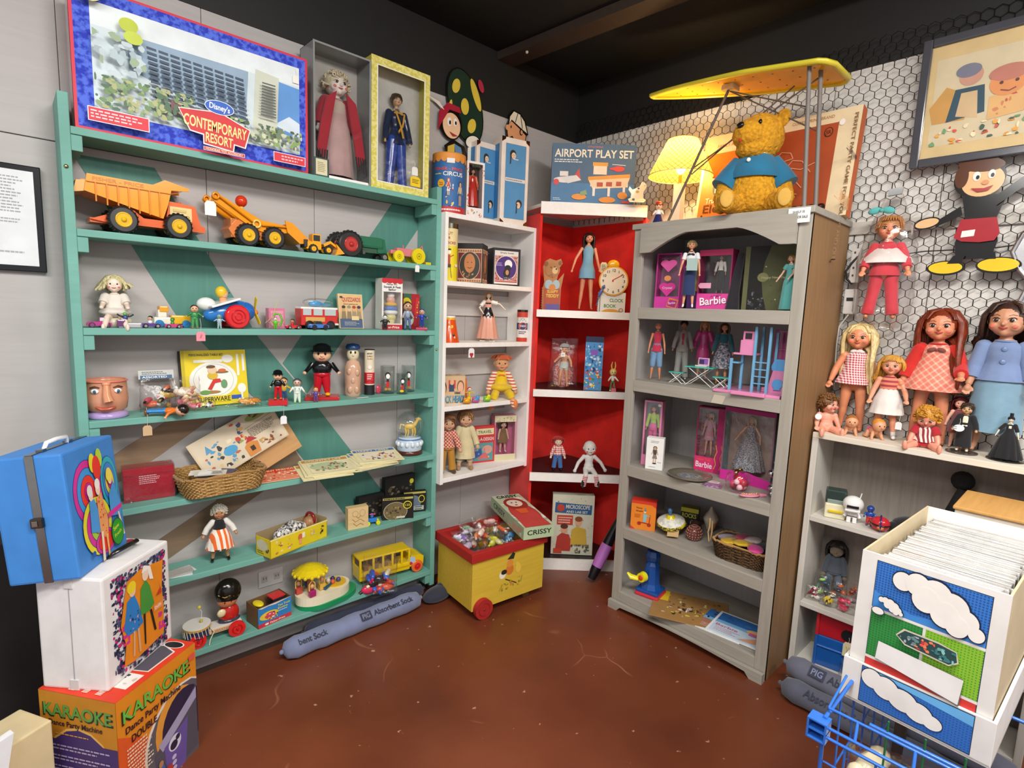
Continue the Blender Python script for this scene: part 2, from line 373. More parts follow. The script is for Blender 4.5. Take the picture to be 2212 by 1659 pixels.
# grey bookcase
GY = 'w:9d968a:b3aca0:z'; GYX = 'w:a8a296:948d81:y'; GS = 'w:94714a:7d5f3e:z'; GI = 'w:a5a09c:98938f:z'
GX,GB,YA,YB = -.443,-.035,-.774,-1.524; H = 1.83
t = T('bookcase','tall grey washed bookcase with five bays and an arched top rail','bookcase',(-.25,-1.15,0))
def loc(b): b.M = MX.Translation((.25,1.15,0)); return b
loc(B()).box(GX+.004,YB,0,GB,YB+.018,H-.024,GS,.001).obj('side_panel',t); loc(B()).box(GX+.004,YA-.018,0,GB,YA,H-.024,GI,.001).obj('side_panel',t)
loc(B()).box(GX-.012,YB-.008,H-.024,GB,YA+.008,H,GYX,.002).obj('top_board',t); loc(B()).box(GB-.006,YB+.018,.05,GB,YA-.018,H-.02,'w:aaa5a3:9d9896:z').obj('back_panel',t)
for y0,y1 in ((YA-.045,YA),(YB,YB+.045)): loc(B()).box(GX,y0,0,GX+.018,y1,H-.024,GY,.002).obj('stile',t)
for z in (1.459,1.126,.72,.411,.085):
    loc(B()).box(GX+.018,YB+.018,z-.018,GB-.006,YA-.018,z,'w:a39c92:8e877c:y').obj('shelf',t)
    loc(B()).box(GX-.001,YB+.045,z-.05,GX+.018,YA-.045,z+.001,GYX,.002).obj('shelf_rail',t)
pts = [(-(YA-.045),H-.024),(-(YA-.045),1.70)]
w0,w1 = .819,1.479
for i in range(25):
    q = i/24; yv = w0+(w1-w0)*q; k = math.sin(PI*q); pts.append((yv,1.70+.075*max(0,min(1,(k-.25)/.6))**1*(1 if True else 0)))
pts += [(w1,1.70),(w1,H-.024)]
b = loc(B()); b.prism([(-p[0],p[1]) for p in pts],.018,GYX,(GX-.002,0,0),(0,1,0),(0,0,1)); b.obj('arched_rail',t)
pts = [(-YA,.085-.045),(-YA,-0+.0),(-YA+.05,.0)]
for i in range(13): q = i/12; pts.append((-YA+.07+(.61)*q,.022+.012*math.sin(PI*q)))
pts += [(-YB-.05,0),(-YB,0),(-YB,.04)]
b = loc(B()); b.prism([(-p[0],p[1]) for p in pts],.02,GYX,(GX-.006,0,0),(0,1,0),(0,0,1)); b.obj('base_rail',t)
b = loc(B()); b.tube([(GX+.2,YB-.006,1.65),(GX+.2,YB-.01,1.66),(GX+.235,YB-.012,1.665)],.002,'m:50463a',6); b.obj('hook',t)
b = B(); b.art((0,0,0),(0,-.075,0),(0,0,.052),[('r',0,0,1,1,'p:efeeea'),('t',.2,.66,.15,'SHELF IS','333333',.55),('t',.1,.3,.17,'NOT FOR SALE','222222',.8)]); b.prism([(0,0),(.075,0),(.075,.052),(0,.052)],.001,'p:efeeea',(0,0,0),(0,-1,0)); solo(b,'paper_sign','white handwritten not for sale note taped to the top of the grey bookcase','sign',(GX-.016,-1.445,1.772))
# white shelf unit at the right
WX,WY = -.236,-1.535; WW = 'w:d5d1c8:c2bcb0:y'
t = T('shelf_unit','white scuffed shelf unit below the row of dolls on the right wall','shelf unit',(-.12,-2.1,0))
def loc(b): b.M = MX.Translation((.12,2.1,0)); return b
loc(B()).box(WX,WY-.022,0,-.03,WY,.969,'w:d5d1c8:c2bcb0:z',.002).obj('side_panel',t); loc(B()).box(WX,-2.26,0,-.03,-2.238,.969,'w:d5d1c8:c2bcb0:z',.002).obj('side_panel',t)
loc(B()).box(WX,-2.6,.969,-.028,WY,.991,'w:e6dccb:d8ccb8:y',.002).obj('top_board',t)
for z in (.652,.287,.03): loc(B()).box(WX,-2.238,z-.02,-.03,WY-.022,z,WW,.002).obj('shelf',t)
loc(B()).box(-.036,-2.24,.03,-.03,WY-.02,.969,'w:8d857c:75695f:z').obj('back_panel',t)
# low dark cabinet on the far left
b = B(); b.box(-3.2,-.14,0,-2.47,-.01,.68,'w:211f22:1a181a:x',.004); solo(b,'low_cabinet','dark low cabinet against the wall behind the stacked doll cases','cabinet')
# ---------------------------------------------------------------- builders for toys
def carton(name,label,cat,loc,w,h,d,rz=0,body='p:d8d2c4',front=(),left=(),right=(),top=(),group=None,rx=0,sides=None,c=.0012,extra=None):
    """printed box standing on its base; front faces local -y"""
    b = B(); b.box(-w/2,-d/2,0,w/2,d/2,h,body,c)
    if sides: b.box(-w/2+.001,-d/2+.0015,.0008,w/2-.001,d/2+.0004,h+.0003,sides)
    b.art((-w/2,-d/2,0),(w,0,0),(0,0,h),front); b.art((-w/2,d/2,0),(0,-d,0),(0,0,h),left)
    b.art((w/2,-d/2,0),(0,d,0),(0,0,h),right); b.art((-w/2,-d/2,h),(w,0,0),(0,d,0),top)
    if extra: extra(b)
    return solo(b,name,label,cat,loc,group=group,rot=(rad(rx),0,rad(rz)))
KINDS = { # head radius, head z, neck z, shoulder z/half width, chest r, waist z/r, hip z/half, arm lengths, radii, foot
 'fashion': dict(hr=.058,hz=.925,sz=.80,sw=.085,ch=.058,wz=.66,wr=.04,hp=.52,hw=.04,ua=.15,fa=.15,ar=.021,br=.015,tr=.036,kr=.025,cr=.014,nk=.018),
 'child': dict(hr=.105,hz=.86,sz=.70,sw=.10,ch=.078,wz=.57,wr=.07,hp=.46,hw=.05,ua=.13,fa=.13,ar=.034,br=.026,tr=.048,kr=.036,cr=.026,nk=.032),
 'baby': dict(hr=.155,hz=.80,sz=.60,sw=.12,ch=.10,wz=.48,wr=.10,hp=.37,hw=.07,ua=.12,fa=.11,ar=.05,br=.04,tr=.065,kr=.05,cr=.042,nk=.045),
 'rag': dict(hr=.125,hz=.84,sz=.68,sw=.10,ch=.08,wz=.55,wr=.075,hp=.44,hw=.055,ua=.15,fa=.15,ar=.038,br=.034,tr=.05,kr=.044,cr=.038,nk=.035)}
def doll(name,label,cat,loc,h,rz=0,kind='child',skin='q:e2a184',hair=('long','h:c9b27a:8a6f3e'),arms=((20,10,5),(20,10,5)),legs=((4,0,0),(4,0,0)),
         wear=(),face=1,group=None,head=(0,0,0),eyes='3a2416',lean=0,fingers=True,vox=None,part_names=None):
    """arms: (outward, forward, elbow forward) degrees; legs: (outward, forward, knee back) degrees"""
    K = KINDS[kind]; t = T(name,label,cat,loc,rz,group)
    sit = legs[0][1] > 60; dz = -(K['hp']-K['tr']*1.0)*h if sit else 0
    def Z(z): return z*h+dz
    b = B(); sw,sz = K['sw']*h,Z(K['sz']); J = {}
    Lz = -sz if False else 0
    # torso
    for z,r,q in ((K['sz']-.03,K['ch'],.72),((K['sz']+K['wz'])/2,(K['ch']*1.02+K['wr'])/2,.76),(K['wz'],K['wr'],.78),((K['wz']+K['hp'])/2,(K['wr']+K['hw']+K['tr'])/2,.76),(K['hp'],K['hw']+K['tr']*.8,.74)):
        b.ell((0,0,Z(z)),(r*h,r*h*q,.085*h),skin,16)
    b.cyl((0,0,sz-.02*h),(0,0,Z(K['hz']-K['hr']*.6)),K['nk']*h,skin)
    hr = K['hr']*h; hz = Z(K['hz']); HM = MX.Translation((0,0,hz)) @ MX.Rotation(rad(head[0]),4,'Z') @ MX.Rotation(rad(head[1]),4,'X') @ MX.Rotation(rad(head[2]),4,'Y')
    b.M = HM; b.ell((0,0,.04*hr),(.92*hr,.95*hr,hr),skin,20); b.ell((0,-.28*hr,-.35*hr),(.72*hr,.62*hr,.62*hr),skin,16)
    for sx in (-1,1):
        b.ell((sx*.42*hr,-.55*hr,-.32*hr),.36*hr,skin,12)
        b.ell((sx*.92*hr,.0,-.05*hr),(.1*hr,.18*hr,.24*hr),skin,8)
    b.ell((0,-.62*hr,-.68*hr),.26*hr,skin,10)
    if face != 2: b.ell((0,-1.0*hr,-.22*hr),(.12*hr,.16*hr,.12*hr),skin,8)
    b.M = MX.Identity(4)
    arm = []
    for sx,(o,f,e) in zip((-1,1),arms):
        def dr(o,f): return V((sx*math.sin(rad(o))*math.cos(rad(f)) if True else 0,-math.sin(rad(f)),-math.cos(rad(o))*math.cos(rad(f))))
        p0 = V((sx*sw,0,sz-.01*h)); p1 = p0+dr(o,f)*K['ua']*h; ei = e if not isinstance(e,tuple) else e[0]
        d2 = dr(o*(.6 if not isinstance(e,tuple) else 1),f+ei) if not isinstance(e,tuple) else V((sx*e[1],-math.sin(rad(ei)),-math.cos(rad(ei)))).normalized()
        p2 = p1+d2*K['fa']*h; arm.append((p0,p1,p2,d2))
        b.ell(p0,K['ar']*h*1.12,skin,12); b.tube([p0,p1],[K['ar']*h,K['ar']*h*.85],skin,12); b.ell(p1,K['ar']*h*.86,skin,10)
        b.tube([p1,p1+d2*K['fa']*h*.4,p2],[K['ar']*h*.84,K['ar']*h*.82,K['br']*h*.72],skin,12)
        if not fingers: b.ell(p2+d2*K['br']*h*.5,K['br']*h*1.05,skin,10)
        if fingers:
            r = K['br']*h; s1 = d2.cross(V((0,-1,0.2))).normalized() if abs(d2.y) < .9 else V((sx,0,0)); s2 = d2.cross(s1).normalized()
            b.ell(p2+d2*r*1.0,(r*.85,r*.85,r*.85),skin,10)
            for q in range(4):
                a = p2+d2*r*1.3+s1*(q-1.5)*r*.46; L_ = (1.15,1.4,1.3,.95)[q]
                b.tube([a,a+d2*r*L_*.6-s2*r*.05,a+d2*r*L_*1.05-s2*r*.35],[r*.27,r*.24,r*.18],skin,7)
            sd = -1 if (s1*sx).x > 0 else 1; a = p2+d2*r*.6+s1*sd*r*.6; b.tube([a,a+s1*sd*r*.55+d2*r*.5,a+s1*sd*r*.7+d2*r*1.0],[r*.32,r*.28,r*.2],skin,7)
    leg = []
    for sx,(o,f,kn) in zip((-1,1),legs):
        L_ = K['hp']*h; th = L_*.5; sh = L_*.46
        def dr(o,f): return V((sx*math.sin(rad(o)),-math.sin(rad(f)),-math.cos(rad(f))*math.cos(rad(o)))).normalized()
        p0 = V((sx*K['hw']*h,0,Z(K['hp']))); p1 = p0+dr(o,f)*th; p2 = p1+dr(o,f-kn)*sh; leg.append((p0,p1,p2))
        if not sit and kn == 0: p2.z = max(p2.z,.035*h)
        b.tube([p0,(p0+p1)/2,p1],[K['tr']*h,K['tr']*h*.93,K['kr']*h],skin,14); b.ell(p0,K['tr']*h*.98,skin,12); b.ell(p1,K['kr']*h,skin,12)
        b.tube([p1,p1+(p2-p1)*.3,p2],[K['kr']*h*.95,K['kr']*h*1.0,K['cr']*h*.8],skin,12)
        fl = K['cr']*h; fd = V((sx*.15,-1,0)).normalized() if not sit else V((sx*.1,-.25,1)).normalized()
        b.ell(p2+fd*fl*1.1+V((0,0,-fl*.15 if not sit else 0)),(fl*.8,fl*2.0,fl*.75) if not sit else (fl*.85,fl*.8,fl*1.9),skin,12)
    o_ = b.obj('body',t); md = o_.modifiers.new('remesh','REMESH'); md.mode = 'VOXEL'; md.voxel_size = vox or h*.0058; md.use_smooth_shade = True
    md = o_.modifiers.new('smooth','SMOOTH'); md.factor = .5; md.iterations = 2
    # face
    if face:
        b = B(HM); ey = .04; R1 = lambda x,z: -math.sqrt(max(.05,1-(x/.92)**2-(z/1.)**2))*.95
        big = 1.35 if kind in ('child','baby') else 1
        for sx in (-1,1):
            x = .36; yv = (R1(x,0)-.015)*hr
            if face == 1:
                b.ell((sx*x*hr,yv,0),(.125*hr*big,.05*hr,.075*hr*big),'g:e8e2da',12); b.ell((sx*x*hr,yv-.035*hr,0),(.088*hr*big,.03*hr,.078*hr*big),'g:'+eyes,12)
                b.ell((sx*x*hr+.03*hr,yv-.062*hr,.03*hr),.02*hr,'g:ffffff',6)
                b.tube([((x+a)*sx*hr,(R1(x+a,z)-.03)*hr,z*hr) for a,z in ((-.17,.06),(-.05,.14),(.1,.15),(.2,.07))],.022*hr,'2a1a14',5)
                b.tube([((x+a)*sx*hr,(R1(x+a,z)-.02)*hr,z*hr) for a,z in ((-.16,.26),(0,.33),(.18,.28))],.015*hr,'6a4a34',4)
            else: b.ell((sx*x*hr,yv-.01*hr,.02*hr),(.09*hr,.04*hr,.1*hr),'g:1c1514',10)
            b.ell((sx*.5*hr,-.86*hr,-.36*hr),(.16*hr,.045*hr,.12*hr),'q:d9705e' if face != 3 else skin,10)
        b.tube([(a*hr,-(.97-abs(a)*.35)*hr,(-.5+abs(a)*.35)*hr) for a in (-.22,-.1,0,.1,.22)],[.02*hr,.04*hr,.05*hr,.04*hr,.02*hr],'b8343a',6)
        b.obj('face',t)
    # hair
    if hair:
        st,hc = hair[0],hair[1]; b = B(HM); rg = random.Random(len(label)*7+st.__hash__() % 5 if False else len(label)*7)
        if st != 'yarn_crown':
            b.ell((0,.1*hr,.14*hr),(1.03*hr,1.02*hr,1.04*hr),hc,20) if st in ('curly','short') else b.ell((0,.12*hr,.14*hr),(1.02*hr,1.0*hr,1.02*hr),hc,20)
            # front of the cap stays behind the face line
        if st in ('long','side','bob','flip','wild'):
            ln = {'long': 3.2,'side': 3.9,'bob': 1.5,'flip': 1.9,'wild': 1.3}[st]; n = 120 if h > .25 else 54
            if len(hair) > 2: ln = hair[2]
            for i in range(n):
                a = rg.uniform(-.12*PI,1.12*PI) if st != 'wild' else rg.uniform(-.3*PI,1.3*PI)
                ca,sa = math.cos(a),math.sin(a); r0 = rg.uniform(.1,.45); R2 = 1.1+rg.uniform(0,.14); L_ = ln*rg.uniform(.82,1.05)
                cl = .12*math.sin(i*1.7) if st != 'wild' else rg.uniform(-.35,.35)
                ps = [(r0*ca*.6,r0*sa*.6-.1,1.12),(.75*ca*1.02,.75*sa+.02,.92),(R2*ca,max(R2*sa,-.35)+.06,.25),((R2+.08)*ca,max((R2+.05)*sa,-.3)+.08,-.45)]
                if st == 'flip': ps += [((R2+.12)*ca,max(R2*sa,-.1)+.12,-1.0),((R2+.35)*ca+cl,max(R2*sa,0)+.18,-L_+.35),((R2+.2)*ca+cl,max(R2*sa,0)+.3,-L_)]
                elif st == 'wild': ps = ps[:3]+[((R2+.35)*ca+cl,(R2+.25)*sa,-.2+cl),((R2+.45)*ca+cl*1.6,(R2+.3)*sa,-L_*.5+cl)]
                elif st == 'side' and ca > -.1: ps += [(.95+.25*ca,-.35+.3*sa,-1.2),(.9+.35*ca,-.75+.25*sa,-2.2),(1.1+.28*ca,-.8+.2*sa,-L_*.85),(1.2+.15*ca,-.6,-L_)]
                else: ps += [((R2+.05)*ca+cl*.5,max(R2*sa,-.15)+.12,-.5-(L_-.5)*.5),((R2-.1)*ca+cl,max(R2*sa*.8,0)+.15,-L_)]
                k_ = .3 if st == 'side' and ca > -.1 else .2
                b.tube([(p[0]*hr,p[1]*hr,p[2]*hr) for p in ps],[k_*hr*q for q in ([.5,.9,1,1]+[.9,.7,.45,.3])[:len(ps)]],hc,5,flat=.55)
            if st != 'wild':   # fringe
                for i in range(16):
                    a = -PI/2+(i-7.5)/7.5*1.15; x,y = math.cos(a),math.sin(a); L_ = .42 if abs(i-7.5) > 3 else .55
                    if len(hair) > 3 and abs(i-7.5) < 5: continue
                    b.tube([(x*.2*hr,(y*.3-.05)*hr,1.1*hr),(x*.72*hr,y*.8*hr,.92*hr),(x*1.0*hr,y*1.04*hr,L_*hr)],[.1*hr,.15*hr,.06*hr],hc,5,flat=.5)
        elif st == 'curly':
            for i in range(150 if h > .2 else 70):
                a = rg.uniform(0,2*PI); e = rg.uniform(-.35,1.4); ce = math.cos(e); p = V((math.cos(a)*ce,math.sin(a)*ce,math.sin(e)))
                if p.y < -.45 and p.z < .5: continue
                c = p*hr*1.12; b.torus(c,hr*.13*rg.uniform(.7,1.2),hr*.07,hc,rg.choice('xyz'),7,5)
        elif st in ('yarn','yarn_crown'):
            for i in range(90):
                a = rg.uniform(0,2*PI); ca,sa = math.cos(a),math.sin(a)
                if sa < -.2 and st == 'yarn': L_ = .45
                else: L_ = rg.uniform(-.9,-.2) if st == 'yarn' else .2
                k_ = rg.uniform(1.02,1.35)
                ps = [(0,.1*hr,1.12*hr),(ca*.7*hr*k_,sa*.7*hr,.95*hr),(ca*1.08*hr*k_,sa*1.0*hr,.5*hr)]
                if L_ < 0: ps.append((ca*1.15*hr*k_+rg.uniform(-.2,.2)*hr,sa*1.05*hr,L_*hr))
                b.tube(ps,.05*hr,hc,4)
        elif st == 'short':
            for i in range(60):
                a = rg.uniform(-.25*PI,1.25*PI); ca,sa = math.cos(a),math.sin(a)
                b.tube([(0,0,1.16*hr),(ca*.8*hr,sa*.8*hr,.95*hr),(ca*1.1*hr,sa*1.1*hr,rg.uniform(-.2,.4)*hr)],[.06*hr,.1*hr,.04*hr],hc,4)
            for i in range(9): a = -PI/2+(i-4)/4*.9; b.tube([(0,0,1.14*hr),(math.cos(a)*.75*hr,math.sin(a)*.8*hr,.95*hr),(math.cos(a)*.98*hr,math.sin(a)*1.02*hr,.62*hr)],[.08*hr,.14*hr,.05*hr],hc,4)
        b.obj('hair',t)
    # clothes
    for w in wear:
        k = w[0]; m = w[1]; b = B()
        def rw(z):   # torso radius at relative z
            q = K
            pts = [(q['sz']+.03,q['nk']*1.5),(q['sz'],q['ch']*1.12),(q['sz']-.06,q['ch']*1.2),(q['wz'],q['wr']*1.22),(q['hp'],(q['hw']+q['tr'])*1.1)]
            for (a,ra),(c,rc) in zip(pts[:-1],pts[1:]):
                if z >= c: return ra+(rc-ra)*(a-z)/(a-c) if z <= a else ra
            return pts[-1][1]
        if k in ('dress','top','skirt'):
            hem = w[2]; fl = w[3] if len(w) > 3 else 1.3
            zt = K['sz']+.035 if k != 'skirt' else K['wz']+.02
            if k == 'top': fl = fl if len(w) > 3 else 1.08
            pr = []; n = 16
            for i in range(n+1):
                z = zt-(zt-hem)*i/n; r = rw(z)
                lim = K['wz']+.02 if k != 'dress' else (K['wz']+.05)
                if z < lim: r = max(r if z > K['hp']-.02 else rw(K['hp']),rw(lim))*(1+(fl-1)*((lim-z)/max(.01,lim-hem))**.8)
                pr.append((r*h,Z(z)))
            if sit and k != 'top':
                pr = [p for p in pr if p[1] > .012*h]; 
            pr = pr[::-1] if False else pr
            b.lathe(pr,m,40,sy=.8,fold=.05*(fl-.9),nf=11)
            if k != 'skirt': b.torus((0,0,Z(K['sz']+.03)),K['nk']*1.5*h,.008*h,w[4] if len(w) > 4 else m,'z',16,5)
            if sit and k in ('dress','skirt'): b.ell((0,-.07*h,.08*h),(.15*h*min(fl,1.2),.14*h,.06*h),m,18)
            nm = k if k != 'top' else 'shirt'
        elif k == 'sleeves':
            fr = w[2]; puff = w[3] if len(w) > 3 else 1.25; nm = 'sleeve'
            for i_,(p0,p1,p2,d2) in enumerate(arm):
                if i_: b.obj(nm,t); b = B()
                r = K['ar']*h*puff
                if fr <= 1: b.ell(p0,r*1.1,m,12); b.tube([p0,p0+(p1-p0)*fr],[r*1.1,r*1.05],m,14)
                else: b.ell(p0,r*1.1,m,12); b.tube([p0,p1],[r*1.1,r],m,14); b.ell(p1,r*1.0,m,12); b.tube([p1,p1+(p2-p1)*(fr-1)],[r,r*.95],m,14)
        elif k == 'pants':
            fr = w[2]; puff = w[3] if len(w) > 3 else 1.15; nm = 'trousers'
            b.lathe([(rw(K['wz'])*h,Z(K['wz']+.01)),(rw(K['hp'])*h*1.02,Z(K['hp']+.02)),(rw(K['hp'])*h,Z(K['hp']-.03))],m,24,sy=.8)
            for p0,p1,p2 in leg:
                r = K['tr']*h*puff; b.ell(p0,r,m,14); q1 = p0+(p1-p0)*min(1,fr)
                b.tube([p0,q1],[r,K['kr']*h*puff*1.12 if fr >= 1 else r*.92],m,16)
                if fr > 1: b.ell(p1,K['kr']*h*puff*1.1,m,12); b.tube([p1,p1+(p2-p1)*(fr-1)],[K['kr']*h*puff*1.1,K['cr']*h*puff*(w[4] if len(w) > 4 else 1.2)],m,16)
        elif k in ('shoes','socks'):
            nm = k[:-1]
            for sx,(p0,p1,p2) in zip((-1,1),leg):
                if sx > 0: b.obj(nm,t); b = B()
                fl_ = K['cr']*h; fd = V((sx*.15,-1,0)).normalized() if not sit else V((sx*.1,-.25,1)).normalized()
                if k == 'shoes': b.ell(p2+fd*fl_*1.1+V((0,0,-fl_*.05 if not sit else 0)),(fl_*1.0,fl_*2.25,fl_*1.0) if not sit else (fl_*1.05,fl_*1.05,fl_*2.1),m,14)
                b.tube([p2,p2+(p1-p2)*(w[2] if len(w) > 2 else .15)],[fl_*.95,fl_*1.05] if k == 'shoes' else [K['kr']*h*1.04,K['kr']*h*1.1],m,14)
        elif k == 'band':    # hat brim / head band
            nm = 'hat'; b.M = HM; b.lathe([(1.25*hr,.55*hr),(1.1*hr,.6*hr),(1.0*hr,.95*hr),(.6*hr,1.25*hr),(.01,1.32*hr)],m,20)
        elif k == 'buttons':
            nm = 'buttons'
            for z in w[2]: b.ell((w[3]*h if len(w) > 3 else 0,-rw(z)*h*.83,Z(z)),(.016*h,.007*h,.016*h),m,12)
        elif k == 'bow':
            nm = 'bow'; z = Z(w[2]); y = -rw(w[2])*h*.82-.004*h
            for sx in (-1,1): b.ell((sx*.028*h,y,z),(.028*h,.01*h,.015*h),m,10,(sx*18,'Y'))
            b.ell((0,y-.003*h,z),.01*h,m,8)
        elif k == 'panel':   # apron / shirt front
            nm = 'apron'; z0,z1,x = w[2],w[3],w[4]; n = 8; vs = []
            for i in range(n+1):
                z = z0+(z1-z0)*i/n; r = rw(max(z,K['hp']))*(w[5] if len(w) > 5 and z < K['wz'] else 1.0)
                for j in range(7):
                    a = (j-3)/3*x; vs.append((r*h*1.04*math.sin(a),-r*h*.8*1.04*math.cos(a)-.002*h,Z(z)))
            b.add(vs,[(i*7+j,i*7+j+1,(i+1)*7+j+1,(i+1)*7+j) for i in range(n) for j in range(6)],m,True)
        b.M = b.M; b.obj(nm,t)
    if lean: t.rotation_euler = (rad(lean),0,rad(rz))
    return t
def hangtag(label,loc,m='p:f1efe9',w=.022,h=.028,rz=0,string=.03,art=(),cat='price tag',shape=None):
    b = B(); b.prism(shape or [(-w/2,0),(w/2,0),(w/2,h*.8),(w*.3,h),(-w*.3,h),(-w/2,h*.8)],.0008,m); 
    if art: b.art((-w/2,0,0),(w,0,0),(0,0,h),art)
    t = T('price_tag',label,cat,loc,rz); b.obj('card',t)
    if string: b = B(); b.tube([(0,0,h*.9),(.002,.001,h+string*.5),(0,.003,h+string)],.0006,'e8e4da',4); b.obj('string',t)
    return t
def wheels(b,ps,r,w,tm='1d1c1c',hm='e3b41e',lugs=0):
    for x,y,z in ps:
        b.tube([(x,y-w/2,z),(x,y-w*.35,z),(x,y+w*.35,z),(x,y+w/2,z)],[r*.86,r,r,r*.86],tm,24)
        b.hub = h_ = B(b.M)
        for sy in (-1,1):
            h_.tube([(x,y+sy*w*.5,z),(x,y+sy*w*.56,z)],r*.56,hm,18); h_.torus((x,y+sy*w*.54,z),r*.5,r*.06,hm,'y',18,6); h_.ell((x,y+sy*w*.56,z),r*.2,hm,10)
        for i in range(lugs):
            a = 2*PI*i/lugs; b.ell((x+math.cos(a)*r,y,z+math.sin(a)*r),(r*.09,w*.5,r*.09),tm,6)
def little_car(name,label,loc,L_=.06,col='g:c23a7a',rz=0,kind='car',driver=None,group=None,hub='9a9a9a',tyre='1d1c1c',cat='toy car'):
    t = T(name,label,cat,loc,rz,group); b = B(); r = L_*.13; w = L_*.42; z0 = r*.7
    side = [(-L_/2,z0),(L_/2,z0),(L_*.5,z0+L_*.14),(L_*.3,z0+L_*.19),(-L_*.42,z0+L_*.2),(-L_/2,z0+L_*.12)]
    b.prism(side,w,col,(0,-w/2,0)); 
    if kind == 'car': b.prism([(-L_*.26,z0+L_*.19),(L_*.2,z0+L_*.18),(L_*.08,z0+L_*.34),(-L_*.18,z0+L_*.35)],w*.8,'g:20262c',(0,-w*.4,0)); b.box(-L_*.18,-w*.4,z0+L_*.335,L_*.08,w*.4,z0+L_*.355,col)
    elif kind == 'truck': b.box(0,-w*.45,z0+.1*L_,L_*.24,w*.45,z0+L_*.4,col,.002); b.box(.02*L_,-w*.46,z0+.24*L_,L_*.22,w*.46,z0+L_*.36,'g:cfd8dc')
    b.obj('car_body',t)
    for x in (-.3,.3):
        for sy in (-1,1):
            q = B(); wheels(q,[(x*L_,sy*w*.5,r)],r,w*.22,tyre,hub); q.obj('wheel',t)
    if driver:
        sk,hr_,cl = driver; q = B(); q.ell((-.04*L_,0,z0+L_*.26),(L_*.12,L_*.1,L_*.13),cl,12); q.ell((-.04*L_,0,z0+L_*.47),L_*.13,sk,12); q.ell((-.02*L_,.02*L_,z0+L_*.53),(L_*.135,L_*.13,L_*.1),hr_,12)
        for sx in (-1,1): q.ell((-.04*L_+sx*.045*L_,-.12*L_,z0+L_*.49),.018*L_,'111111',6)
        q.obj('driver',t)
    return t
def figure(name,label,loc,h,rz=0,skin='q:e2b08a',top='g:3a6fc0',leg='g:3a5f90',shoe='g:5a3a22',hat=None,hair='2a1c14',cat='toy figure',base=None,group=None,arms=30,fat=1.0,extra=None):
    """small moulded toy figure: one moulded body with head, hat and boots"""
    t = T(name,label,cat,loc,rz,group); z0 = .0
    if base: q = B(); q.box(-h*.26,-h*.2,0,h*.26,h*.2,h*base[1],base[0],h*.015); q.obj('base',t); z0 = h*base[1]; h = h*(1-base[1])
    b = B().at(0,0,z0); hr = h*.15
    for sx in (-1,1):
        b.tube([(sx*h*.055,0,h*.42),(sx*h*.07,0,h*.22),(sx*h*.085,0,h*.06)],[h*.06*fat,h*.05*fat,h*.045],leg,10); b.ell((sx*h*.09,-h*.03,h*.035),(h*.05,h*.085,h*.036),shoe,10)
        p = V((sx*h*.11*fat,0,h*.64)); d = V((sx*math.sin(rad(arms)),-.35,-math.cos(rad(arms)))).normalized(); e = p+d*h*.14; f2 = e+(d+V((0,-.6,.1))).normalized()*h*.12
        b.tube([p,e,f2],[h*.045,h*.038,h*.03],top,8); b.ell(f2,h*.034,skin,8)
        for q in range(3): b.ell(f2+V((sx*.01*h*(q-1),-h*.03,(q-1)*h*.012)),h*.014,skin,5)
    b.ell((0,0,h*.55),(h*.12*fat,h*.085*fat,h*.17),top,14); b.ell((0,0,h*.43),(h*.105*fat,h*.08*fat,h*.08),leg,12)
    b.ell((0,0,h*.82),(hr,hr*.95,hr*1.05),skin,16); b.ell((0,-hr*.95,h*.8),hr*.16,skin,6); b.cyl((0,0,h*.66),(0,0,h*.75),h*.035,skin)
    for sx in (-1,1): b.ell((sx*hr*.36,-hr*.85,h*.84),(hr*.14,hr*.12,hr*.2),'g:141212',8)
    b.tube([(-hr*.3,-hr*.86,h*.755),(0,-hr*.95,h*.74),(hr*.3,-hr*.86,h*.755)],hr*.05,'a02a2a',5)
    if hair: b.ell((0,hr*.16,h*.845),(hr*1.06,hr*1.0,hr*1.0),hair,14)
    if extra: extra(b,h,hr)
    b.obj('body',t)
    if hat: q = B().at(0,0,z0); q.lathe([(hr*1.35,h*.88),(hr*1.0,h*.9),(hr*.95,h*.98),(hr*.5,h*1.03),(.0005,h*1.04)],hat,16); q.obj('hat',t)
    return t
